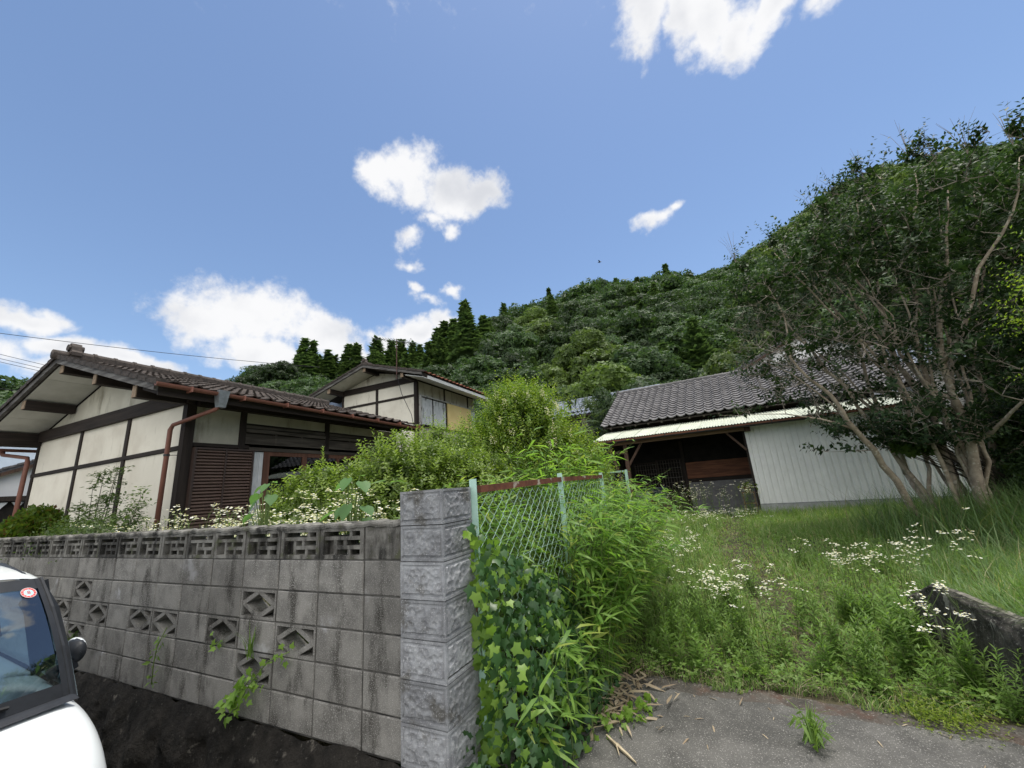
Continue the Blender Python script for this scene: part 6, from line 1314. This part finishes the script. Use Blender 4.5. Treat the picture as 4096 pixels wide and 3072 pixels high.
# ================================================================== MULTI-STEMMED TREE
TR = [
[(3.15, 9.91, 0.42), (2.92, 9.67, 1.33), (2.67, 9.43, 1.9), (2.45, 9.28, 2.29), (2.3, 9.11, 2.62), (2.18, 9.04, 2.94), (1.9, 8.9, 3.27), (1.69, 8.84, 3.73), (1.75, 8.75, 4.5), (1.60, 8.63, 5.16)],
[(3.44, 10.03, 0.42), (3.39, 10.25, 0.99), (3.34, 10.48, 1.41), (3.3, 10.7, 2.14), (3.27, 10.82, 2.7), (2.96, 11.01, 3.27), (2.68, 11.18, 3.84), (2.45, 11.25, 4.9), (2.07, 11.31, 5.85)],
[(3.34, 10.48, 1.41), (3.31, 10.39, 2.23), (3.17, 10.32, 2.87), (3.12, 10.24, 3.38), (3.1, 10.14, 3.8), (3.01, 10.06, 4.3), (2.86, 10.0, 5.06), (2.7, 9.94, 6.07), (2.63, 9.86, 6.54)],
[(3.72, 10.03, 0.42), (3.89, 10.18, 1.36), (3.91, 10.28, 2.37), (3.87, 10.4, 2.82), (3.82, 10.42, 3.17), (3.77, 10.55, 3.91), (3.81, 10.64, 4.48), (3.9, 10.61, 5.41), (4.07, 10.65, 6.19), (3.99, 10.68, 7.02), (4.12, 10.7, 7.9)],
[(3.74, 9.6, 0.35), (3.86, 9.44, 1.31), (3.93, 9.41, 1.88), (3.91, 9.31, 2.4), (3.85, 9.23, 2.63), (3.82, 9.13, 3.24), (3.9, 8.99, 3.88), (4.05, 8.81, 4.5), (4.22, 8.62, 5.29), (4.36, 8.44, 6.01)],
[(4.18, 10.17, 0.42), (4.47, 10.38, 1.32), (4.75, 10.48, 2.28), (4.85, 10.54, 3.32), (5.03, 10.56, 3.99), (5.46, 10.46, 5.24), (5.59, 10.39, 6.0), (5.73, 10.43, 6.85)],
[(3.77, 10.23, 0.42), (3.76, 9.91, 1.61), (3.73, 9.71, 2.48), (3.75, 9.59, 3.07), (3.76, 9.48, 3.92), (3.89, 9.32, 4.57), (3.92, 9.2, 5.44), (4.18, 8.97, 6.16), (4.26, 8.83, 6.74)],
[(3.93, 9.41, 1.88), (4.08, 9.13, 2.0), (4.16, 8.87, 2.17), (4.3, 8.58, 2.41), (4.57, 8.33, 2.84), (4.8, 8.1, 3.3)],
[(4.47, 10.38, 1.32), (4.67, 10.18, 1.65), (4.82, 10.0, 1.83), (5.09, 9.75, 2.14), (5.4, 9.5, 2.7)],
[(3.85, 9.23, 2.63), (3.70, 9.4, 2.8), (3.64, 9.53, 3.1), (3.5, 9.58, 3.6), (3.48, 9.59, 4.49), (3.21, 9.68, 5.44), (3.24, 9.67, 6.31)],
[(3.82, 9.13, 3.24), (4.09, 8.9, 3.65), (4.43, 8.63, 4.6), (4.7, 8.37, 5.0), (4.91, 8.13, 5.52), (5.03, 8.06, 6.17)],
[(2.67, 9.43, 1.9), (2.4, 9.6, 2.6), (2.15, 9.7, 3.1), (1.8, 9.75, 3.6), (1.3, 9.8, 4.0)],
[(2.45, 9.28, 2.29), (2.0, 9.3, 2.55), (1.5, 9.5, 2.75), (1.0, 9.8, 2.85)]]
TR0 = [.062, .058, .045, .062, .085, .062, .060, .040, .038, .042, .040, .028, .024]
t = thing('crepe_myrtle', 'large multi-stemmed tree with smooth pale trunks and dark leaves on the right of the yard', 'tree', (3.7, 9.9, .4))
nodes, ndir = [], []
def lid(p, marg=.03):
    """keep the crown under its rounded top"""
    a = math.degrees(math.atan2(p.x, p.y)); rr_ = math.hypot(p.x, p.y); lim = np.interp(a, [5, 6.5, 8, 12, 16, 19, 22, 26.5, 28, 32, 40], [.36, .46, .50, .52, .545, .567, .578, .566, .53, .50, .45]) - marg
    return Vector((p.x, p.y, min(p.z, EYE + rr_ * lim)))
for path, r_ in zip(TR, TR0):
    b = MB(); n = len(path); pts = []
    for i in range(n - 1):
        p, q = Vector(path[i]), Vector(path[i + 1]); mid = (p + q) / 2 + Vector((rnd.gauss(0, .022), rnd.gauss(0, .022), 0)); pts += [p, mid]
    pts.append(Vector(path[-1])); pts = [lid(p, .05) for p in pts]; m_ = len(pts)
    b.tube(pts, [r_ * (1 - .86 * i / (m_ - 1)) * (1 + .25 * (i == 0)) for i in range(m_)], 9); b.build('trunk', M['bark'], t, smooth=True)
    for i, p in enumerate(pts):
        if p.z > 1.7: nodes.append(p)
rc = random.Random(21)
for i in range(15):                                     # thinner upright stems of the same clump
    a = rc.uniform(0, 2 * PI); q = Vector((3.85 + .42 * math.cos(a), 9.95 + .32 * math.sin(a), .42)); e = lid(Vector((3.9 + rc.uniform(-2.5, 2.1), 9.8 + rc.uniform(-1.3, 1.3), rc.uniform(5.2, 7.4))), .05 + .06 * rc.random()); r_ = rc.uniform(.028, .048); k = 14
    pts = []
    for j in range(k + 1):
        f = j / k; o = f ** 1.35; pts.append(Vector((q.x + (e.x - q.x) * o, q.y + (e.y - q.y) * o, q.z + (e.z - q.z) * f)) + Vector((rc.gauss(0, .035), rc.gauss(0, .035), 0)) * (0 < j < k))
    MB().tube(pts, [r_ * (1 - .82 * j / k) for j in range(k + 1)], 7).build('trunk', M['bark'], t, smooth=True); nodes += [p for p in pts if p.z > 2.0]
tips = [Vector(pol_) for pol_ in ((3.28, 9.45, 7.32), (3.34, 9.4, 7.1), (3.7, 9.3, 7.45), (3.8, 9.28, 7.3), (4.45, 8.96, 7.38), (4.5, 8.95, 7.15), (4.35, 9.0, 7.2), (4.66, 8.84, 6.98), (5.35, 8.45, 6.7), (5.4, 8.4, 6.5), (1.34, 9.9, 6.55), (1.3, 9.91, 6.3), (1.5, 9.9, 6.2), (2.06, 9.79, 6.5), (2.1, 9.8, 6.75), (2.95, 9.55, 7.0), (5.0, 8.66, 6.75), (5.15, 8.55, 6.9))]
def crown_pt():
    while True:
        x, y, z = rc.uniform(.9, 6.4), rc.uniform(7.9, 12.0), rc.uniform(1.9, 7.7)
        # envelope: a wide vase
        cx, cy = 3.9, 9.75; top = 7.75 - .16 * abs(x - 4.6) ** 2; rad = 1.0 + 2.1 * min(1, max(0, (z - 1.0) / 3.2)); 
        if z < top and math.hypot((x - cx) / 1.12, (y - cy) / .85) < rad:
            v = Vector((x, y, z)); w_ = lid(v, rc.choice((.02, .05, .09, .13)) + .02 * rc.random())
            if w_.z == v.z or rc.random() < .06: return w_
targets = [crown_pt() for _ in range(900)] + [Vector(p) for p in [(2.07, 9.78, 1.95), (.72, 9.95, 2.9), (.85, 9.9, 2.95), (3.05, 9.5, 2.2), (3.1, 9.4, 2.0), (1.3, 9.9, 6.6), (1.4, 9.9, 6.3), (3.3, 9.45, 7.3), (3.75, 9.3, 7.4), (4.5, 8.95, 7.3), (4.75, 8.8, 6.95), (5.35, 8.45, 6.7), (3.5, 9.3, 2.0), (3.3, 9.3, 1.9), (3.7, 9.2, 1.95)]]
targets += tips
targets.sort(key=lambda p: min((p - q).length for q in nodes))
tw = MB(); leafP, leafD = [], []
for p in targets:
    q = min(nodes, key=lambda a: (a - p).length + .5 * max(0, a.z - p.z + .1))
    l = (p - q).length
    if l < .12: continue
    k = max(2, int(l / .28)); pts = [q]
    for i in range(1, k + 1):
        f = i / k; w = q.lerp(p, f) + Vector((rc.gauss(0, .035), rc.gauss(0, .035), -.10 * l * math.sin(f * PI) * .5 + rc.gauss(0, .025))) * (1 if i < k else .3); pts.append(w)
    r_ = min(.020, .006 + .008 * l); tw.tube(pts, [r_ * (1 - .75 * i / k) for i in range(k + 1)], 4, False); nodes += pts[1:]
    for s_ in range(6):                                  # fine twigs at the end of each branch
        a = pts[-1 - (s_ % min(2, k))]; e = a + Vector((rc.gauss(0, .17), rc.gauss(0, .17), rc.uniform(.02, .30))); tw.tube([a, a.lerp(e, .5) + Vector((rc.gauss(0, .02), rc.gauss(0, .02), .015)), e], [.0045, .0035, .002], 3, False)
        # the lower left side of the crown is nearly bare
        ea, ee = math.degrees(math.atan2(e.x, e.y)), math.degrees(math.atan2(e.z - EYE, math.hypot(e.x, e.y)))
        bare = (ea < 20.5 and 4.5 < ee < 20 and rc.random() < .70) or (20.5 <= ea < 27 and 5 < ee < 18 and rc.random() < .42) or (rc.random() < .12)
        if not bare: leafP.append(a); leafD.append(e - a)
b = tw.build('twigs', M['twig'], t, kind='stuff')
leafP = np.array([list(p) for p in leafP]); leafD = np.array([list(p) for p in leafD]); Lg = np.linalg.norm(leafD, axis=1) * 1.25 + .10
c = Cloud(); c.put(shoots(leafP, leafD, Lg, 14, .118, T_leaf(.60, .08), 1.0, .35), 0); c.build('foliage', [M['crepe']], t)
dt = MB()                                               # dry seed sprays standing above the crown
for (x, y, z) in [(3.3, 9.45, 7.2), (3.75, 9.28, 7.5), (4.35, 9.0, 7.5), (4.6, 8.9, 7.1), (1.35, 9.9, 6.75), (2.95, 9.55, 7.1), (4.9, 8.7, 7.0), (5.3, 8.5, 6.8)]:
    for k in range(7): e = Vector((x, y, z)) + Vector((rc.gauss(0, .16), rc.gauss(0, .12), rc.uniform(.12, .55))); dt.tube([(x, y, z - .3), Vector((x, y, z)).lerp(e, .5), e], [.004, .003, .0015], 3, False)
dt.build('dry_sprays', M['twig'], t, kind='stuff')

bush('yellow_green_tree', 'light yellow-green leafy tree branch mass entering at the right edge', 'tree', (4.3, 6.6, .55), [((3.95, 6.1, 3.05), (.62, .7, .55), .55), ((4.0, 6.0, 2.35), (.6, .7, .45), .5), ((4.15, 6.2, 3.6), (.5, .6, .5), .5), ((4.6, 6.4, 2.8), (.8, .8, 1.2), .8)], [M['lime'], M['privet']], .062, T_leaf(.5, .1), 300, .34, 10, .15, newf=.3, jit=.9)
bush('evergreen_shrub', 'dark leafy shrub between the trunks of the multi-stemmed tree and the right edge', 'shrub', (5.0, 10.2, .5), [((5.2, 10.4, 1.6), (.9, .8, 1.2), .9), ((4.75, 9.9, 1.1), (.5, .5, .7), .4), ((3.35, 9.75, 1.95), (.42, .4, .36), .35), ((6.0, 10.2, 2.4), (1.0, .9, 1.6), 1)], [M['dusk'], M['crepe']], .085, T_leaf(.5, .1), 420, .26, 9, .3)

# ================================================================== FAN PALM
t = thing('fan_palm', 'fan palm with round spiky leaves between the privet bush and the shed', 'palm', (-4.5, 16.2, .6)); b = MB().tube([(-4.5, 16.2, .5), (-4.45, 16.2, 2.6), (-4.5, 16.2, 4.3)], [.13, .12, .11], 9); b.build('trunk', M['darkbark'], t, smooth=True)
rc = random.Random(3); c = Cloud(); st = MB(); top = np.array([-4.5, 16.2, 4.2])
FN_ = [(-4.92, 15.9, 5.0, .62), (-4.7, 16.1, 5.25, .6), (-5.2, 16.0, 4.7, .55), (-4.1, 15.95, 4.15, .62), (-3.95, 16.1, 3.9, .58), (-4.5, 15.8, 3.9, .55), (-5.1, 15.9, 4.1, .5), (-4.2, 16.1, 4.75, .52), (-3.9, 16.4, 4.5, .5), (-4.4, 16.5, 5.0, .5), (-4.15, 15.9, 3.45, .5), (-4.7, 15.9, 3.5, .45)]
for (x, y, z, s_) in FN_:
    hub = np.array([x, y, z]); st.tube([tuple(top), tuple((top + hub) / 2 + [0, 0, .12]), (x, y, z)], [.018, .014, .010], 4); ax = unit(hub - top); sd = unit(np.cross(ax, [0, 0, 1.])); upv = np.cross(sd, ax); n = 30
    a = np.linspace(-2.25, 2.25, n) + rng.normal(size=n) * .03; D = np.cos(a)[:, None] * ax + np.sin(a)[:, None] * sd + rng.normal(size=(n, 3)) * .04 + np.array([0, 0, -.06]); Nn = np.repeat((upv + ax * .2)[None], n, 0) + rng.normal(size=(n, 3)) * .12
    c.put(place(T_lance(.085, .10), np.repeat(hub[None], n, 0), D, Nn, s_ * rng.uniform(.85, 1.05, n)), 0)
c.build('fan_leaves', [M['palm']], t); st.build('leaf_stalks', M['stem'], t, kind='stuff')

# ================================================================== CAR parked along the wall, nose towards us
CG = -.05; YM = .33
t = thing('parked_car', 'small white car with black windscreen pillars parked along the block wall', 'car', (-3.9, YM, CG))
t.location.z += .035
def car_side(s):                                       # rows of the body shell: station x, half width, heights
    return
def shell(rows, close=False):
    """rows: list of (x, [(y offset, z)...]) for the left half, mirrored to the right"""
    b = MB(); n = len(rows[0][1]); full = []
    for x, prof in rows:
        line = [(x if not isinstance(x, (list, tuple)) else x[i], YM + y, z) for i, (y, z) in enumerate(prof)]; mir = [(p[0], 2 * YM - p[1], p[2]) for p in reversed(line[:-1])]
        full.append(line + mir)
    k = len(full[0])
    for l in full: b.v += l
    for i in range(len(full) - 1):
        for j in range(k - 1): b.f.append((i * k + j, i * k + j + 1, (i + 1) * k + j + 1, (i + 1) * k + j))
    return b
# lower body, from the rear to the nose: sill, side, shoulder, then deck in to the centre line
body = shell([
    (-5.60, [(.60, .22), (.66, .45), (.66, .80), (.62, 1.02), (.55, 1.05), (.3, 1.06), (0, 1.06)]),
    (-5.45, [(.69, .16), (.735, .45), (.735, .82), (.70, 1.03), (.62, 1.05), (.3, 1.06), (0, 1.06)]),
    (-4.6, [(.70, .12), (.74, .45), (.74, .80), (.715, .99), (.64, 1.02), (.3, 1.03), (0, 1.03)]),
    (-3.6, [(.70, .12), (.74, .45), (.74, .78), (.715, .94), (.64, .97), (.3, .98), (0, .98)]),
    (-3.02, [(.70, .12), (.74, .45), (.735, .76), (.705, .885), (.64, .925), (.3, .955), (0, .96)]),
    (-2.822, [(.70, .14), (.735, .45), (.73, .74), (.70, .855), (.62, .91), (.3, .945), (0, .95)]),
    (-2.650, [(.69, .16), (.73, .45), (.72, .70), (.68, .815), (.60, .87), (.3, .905), (0, .91)]),
    (-2.507, [(.67, .18), (.71, .44), (.70, .62), (.65, .745), (.57, .80), (.3, .845), (0, .85)]),
    (-2.418, [(.62, .20), (.67, .42), (.66, .55), (.61, .66), (.53, .72), (.3, .77), (0, .775)]),
    (-2.365, [(.54, .22), (.58, .40), (.57, .50), (.53, .58), (.46, .62), (.25, .66), (0, .665)]),
    (-2.350, [(.40, .24), (.44, .38), (.43, .46), (.40, .50), (.34, .53), (.2, .55), (0, .55)])])
o = body.build('body', M['paint'], t, smooth=True); md = o.modifiers.new('sub', 'SUBSURF'); md.levels = 2; md.render_levels = 2
MB().box((-5.5, YM - .68, .10), (-2.3, YM + .68, .20)).build('underbody', M['trim'], t)
# roof panel, with a dark groove along each side
roofp = shell([
    (-5.50, [(.52, 1.38), (.50, 1.44), (.42, 1.475), (.25, 1.495), (0, 1.50)]), (-5.2, [(.585, 1.40), (.565, 1.49), (.47, 1.53), (.27, 1.555), (0, 1.56)]), (-4.4, [(.605, 1.42), (.585, 1.51), (.48, 1.552), (.27, 1.578), (0, 1.585)]),
    (-3.7, [(.603, 1.415), (.583, 1.495), (.475, 1.535), (.27, 1.56), (0, 1.567)]), ([-3.34, -3.33, -3.31, -3.24, -3.19], [(.600, 1.40), (.580, 1.462), (.47, 1.492), (.27, 1.515), (0, 1.522)]), ([-3.285, -3.26, -3.23, -3.16, -3.11], [(.598, 1.39), (.576, 1.440), (.465, 1.465), (.27, 1.488), (0, 1.495)])])
o = roofp.build('roof', M['paint'], t, smooth=True); md = o.modifiers.new('sub', 'SUBSURF'); md.levels = 1; md.render_levels = 2
for s in (1, -1): MB().tube([(-5.3, YM + s * .515, 1.500), (-4.4, YM + s * .53, 1.527), (-3.7, YM + s * .528, 1.508), (-3.36, YM + s * .522, 1.466), (-3.262, YM + s * .52, 1.440)], .014, 6).build('roof_moulding', M['trim'], t)
# windscreen between black pillars
def wsp(u, v, off=0):                                  # u across -1..1, v bottom..top
    hw = .655 * (1 - v) + .56 * v; xb = -2.80 - .13 * u * u; xt = -3.14 - .10 * u * u; bow = .035 * math.sin(v * PI)
    return (xb * (1 - v) + xt * v + bow + off, YM + u * hw, (.945 - .025 * u * u) * (1 - v) + (1.475 - .03 * u * u) * v + bow * .6 + off * .5)
b = MB(); b.grid(lambda u, v: wsp((u * 2 - 1), v), 18, 8); b.build('windscreen', M['carglass'], t, smooth=True)
b = MB()
for s in (1, -1): b.grid(lambda u, v: wsp(s * (.955 + .045 * u), v, .004), 2, 8)
b.grid(lambda u, v: wsp(u * 2 - 1, .90 + .10 * v, .003), 18, 1); b.grid(lambda u, v: wsp(u * 2 - 1, .0 + .10 * v, .003), 18, 1); b.build('windscreen_border', M['trim'], t, smooth=True)
for s in (1, -1):
    b = MB(); P0 = [Vector((-2.93, YM + s * .685, .885)), Vector((-3.06, YM + s * .665, 1.10)), Vector((-3.17, YM + s * .63, 1.30)), Vector((-3.275, YM + s * .585, 1.425))]
    P1 = [Vector(wsp(s * 1.0, v, .002)) for v in (0, .36, .70, 1.0)]
    for i in range(3): b.add([P0[i], P0[i + 1], P1[i + 1], P1[i]], [(0, 1, 2, 3) if s > 0 else (3, 2, 1, 0)])
    b.tube(P1, .010, 6); b.build('windscreen_pillar', M['trim'], t)
    # side glass and black pillars as one dark band
    b = MB().add([(-2.95, YM + s * .690, .90), (-3.60, YM + s * .705, .945), (-4.6, YM + s * .71, .99), (-5.35, YM + s * .69, 1.03), (-5.25, YM + s * .59, 1.40), (-4.4, YM + s * .605, 1.41), (-3.36, YM + s * .59, 1.405), (-3.09, YM + s * .665, 1.13)], [(0, 1, 6, 7), (1, 2, 5, 6), (2, 3, 4, 5)] if s < 0 else [(7, 6, 1, 0), (6, 5, 2, 1), (5, 4, 3, 2)]); b.build('side_window', M['carglass'], t)
    for xa in (-3.45, -4.4, -5.18): MB().beam((xa, YM + s * .708, .95), (xa - .02, YM + s * .606, 1.405), .10, .012, (1, 0, 0)).build('door_pillar', M['trim'], t)
    # mirror, folded in against the door
    q = Vector((-3.30, YM + s * .765, 1.035)); b = MB(); b.grid(lambda u, v: (q.x + .078 * math.cos(v * PI), q.y + s * (.036 * math.cos(u * 2 * PI) * math.sin(min(.9999, max(.0001, v)) * PI) ** .5), q.z + .060 * math.sin(u * 2 * PI) * math.sin(min(.9999, max(.0001, v)) * PI) ** .5), 16, 10); mr = b.build('door_mirror', M['trim'], t, smooth=True)
    b = MB(); b.grid(lambda u, v: (q.x - .012 + .078 * math.cos(v * PI), q.y + s * .005 + s * (.033 * math.cos(u * 2 * PI) * math.sin(min(.9999, max(.0001, v)) * PI) ** .5), q.z + .004 + .058 * math.sin(u * 2 * PI) * math.sin(min(.9999, max(.0001, v)) * PI) ** .5), 16, 10); b.build('mirror_cover', M['paint'], mr, smooth=True)
    MB().beam((-3.26, YM + s * .68, .955), (-3.28, YM + s * .755, .985), .08, .05).build('mirror_stalk', M['trim'], mr)
    # headlight
    hl = MB(); hl.grid(lambda u, v: (-2.47 + .05 * (1 - u) - .11 * u * u - .05 * v + .02 * math.sin(v * PI), YM + s * (.42 + .265 * u), .58 + .165 * v - .02 * (1 - u)), 8, 6); h_ = hl.build('headlight', M['lamp'], t, smooth=True)
    MB().tube([(-2.56, YM + s * .58, .655), (-2.51, YM + s * .575, .655)], [.035, .055], 12).build('reflector', M['lampblue'], h_)
# cowl, wipers, sticker
b = MB(); b.grid(lambda u, v: (-2.80 - .13 * (2 * u - 1) ** 2 + .005 + .085 * v - .02 * v * (2 * u - 1) ** 2, YM + (2 * u - 1) * (.635 + .03 * v), .942 - .028 * (2 * u - 1) ** 2 + .016 * math.sin(v * PI) + .006 * (1 - v)), 18, 4); b.build('cowl', M['trim'], t, smooth=True)
for ya, yb in ((.42, -.18), (-.16, -.60)):
    p = [wsp((ya + (yb - ya) * k / 6) / .62, .055 + .05 * math.sin(k / 6 * 2.2), .014) for k in range(7)]
    wp = MB().tube(p, .008, 5).build('wiper', M['rubber'], t); MB().tube([(-2.77, YM + yb, .955), tuple(Vector(p[3]) + Vector((.01, 0, .01)))], .007, 5).build('wiper_arm', M['trim'], wp)
# inspection sticker: red ring with month numbers round a pale disc with 8
def frame_on_glass(u, v):
    o = Vector(wsp(u, v, -.004)); ex = (Vector(wsp(u + .02, v)) - Vector(wsp(u - .02, v))).normalized(); ey = (Vector(wsp(u, v + .02)) - Vector(wsp(u, v - .02))).normalized(); return o, ex, ey
o_, ex, ey = frame_on_glass(.885, .865); ex, ey = ex, ey; en = ex.cross(ey).normalized()
if en.x < 0: en = -en
def disc(r0_, r1_, off, nm, ma, parent):
    b = MB(); n = 32
    for i in range(n):
        a = 2 * PI * i / n
        for r_ in (r0_, r1_): b.v.append(tuple(o_ + (ex * math.cos(a) + ey * math.sin(a)) * r_ + en * off))
    for i in range(n): j = (i + 1) % n; b.f.append((2 * i, 2 * i + 1, 2 * j + 1, 2 * j))
    return b.build(nm, ma, parent)
stk = disc(.0, .0195, .007, 'inspection_sticker', M['stickerpale'], t); disc(.0192, .0290, .0072, 'month_ring', M['red'], stk); disc(.0287, .0304, .0071, 'sticker_rim', M['stickerwhite'], stk)
def number(txt, pos, size, ma, ang=0):
    cu_ = bpy.data.curves.new('number', 'FONT'); cu_.body = txt; cu_.size = size; cu_.align_x = 'CENTER'; cu_.align_y = 'CENTER'; cu_.materials.append(ma); q0 = bpy.data.objects.new('n', cu_); COL.objects.link(q0); bpy.context.view_layer.update(); me = bpy.data.meshes.new_from_object(q0.evaluated_get(bpy.context.evaluated_depsgraph_get())); bpy.data.objects.remove(q0); q = bpy.data.objects.new('number', me); COL.objects.link(q); q.parent = stk
    x = ex * math.cos(ang) + ey * math.sin(ang); y = ey * math.cos(ang) - ex * math.sin(ang); z = x.cross(y); mt = Matrix((x, y, z)).transposed().to_4x4(); mt.translation = pos - ORG; q.matrix_local = mt
number('8', o_ + en * .0085, .029, M['red'])
for k in range(1, 13): a = PI / 2 - 2 * PI * k / 12; number(str(k), o_ + (ex * math.cos(a) + ey * math.sin(a)) * .0240 + en * .0085, .0086, M['stickerwhite'], a - PI / 2)
# wheels, seats, dash
for x in (-2.86, -5.02):
    for s in (1, -1):
        y = YM + s * .64; b = MB(); b.tube([(x, y - s * .08, CG + .275), (x, y + s * .085, CG + .275)], [.31, .31], 24); w_ = b.build('wheel', M['rubber'], t, smooth=False); b = MB(); b.tube([(x, y + s * .086, CG + .29), (x, y + s * .10, CG + .29)], [.19, .17], 18); b.build('rim', M['chrome'], w_)
b = MB().bbox((-3.10, YM - .60, .80), (-2.86, YM + .60, .90), .02); b.build('dashboard', M['trim'], t)
for s in (.32, -.32): b = MB(); b.bbox((-4.25, YM + s - .23, .80), (-4.12, YM + s + .23, 1.22), .05); b.bbox((-4.22, YM + s - .12, 1.23), (-4.13, YM + s + .12, 1.40), .03); b.bbox((-4.2, YM + s - .24, .60), (-3.75, YM + s + .24, .78), .05); b.build('seat', M['trim'], t)

# ================================================================== OVERHEAD WIRES AND A BIRD
def cable(label, p, q, sag, r=.018):
    p, q = Vector(p), Vector(q); pts = [p.lerp(q, i / 24) - Vector((0, 0, sag * 4 * (i / 24) * (1 - i / 24))) for i in range(25)]; setorg((0, 0, 0)); o = MB().tube(pts, r, 5).build('overhead_cable', M['cable']); tag(o, label, 'cable', 'overhead cables at the left')
cable('long single cable running from the left edge over the house ridge to the wooded knoll', (-34.5, 1.0, 11.9), (-23.5, 18.0, 10.98), .25, .016)
cable('upper of three parallel cables at the left edge, ending behind the roof', (-34.5, 3.0, 11.55), (-29.2, 16.0, 8.6), .1, .013)
cable('middle of three parallel cables at the left edge, ending behind the roof', (-34.5, 3.1, 11.3), (-29.2, 16.0, 8.4), .1, .013)
cable('lowest of three parallel cables at the left edge, ending behind the roof', (-34.5, 3.2, 11.1), (-29.2, 16.0, 8.25), .1, .013)
cable('lone cable crossing the wooded hill at the far left under the others', (-34.5, 3.4, 9.3), (-29.4, 12.0, 8.2), .1, .013)
t = thing('bird', 'tiny dark bird flying in the blue sky above the hill crest', 'bird', (-7.04, 39.4, 24.8)); b = MB(); b.tube([(-7.25, 39.4, 24.8), (-7.12, 39.4, 24.84), (-6.95, 39.4, 24.83), (-6.82, 39.4, 24.8)], [.01, .05, .05, .01], 6)
for s in (1, -1): b.add([(-7.1, 39.4, 24.85), (-6.95, 39.4, 24.85), (-7.0, 39.4 + s * .2, 24.95), (-7.1, 39.4 + s * .36, 24.90), (-7.13, 39.4 + s * .2, 24.95)], [(0, 1, 2, 4), (4, 2, 3)])
b.build('body', M['cable'], t)
for o in bpy.data.objects:
    if o.parent and o.name.split('.')[0] in ('stems', 'tall_shoots', 'branches'): o['kind'] = 'stuff'
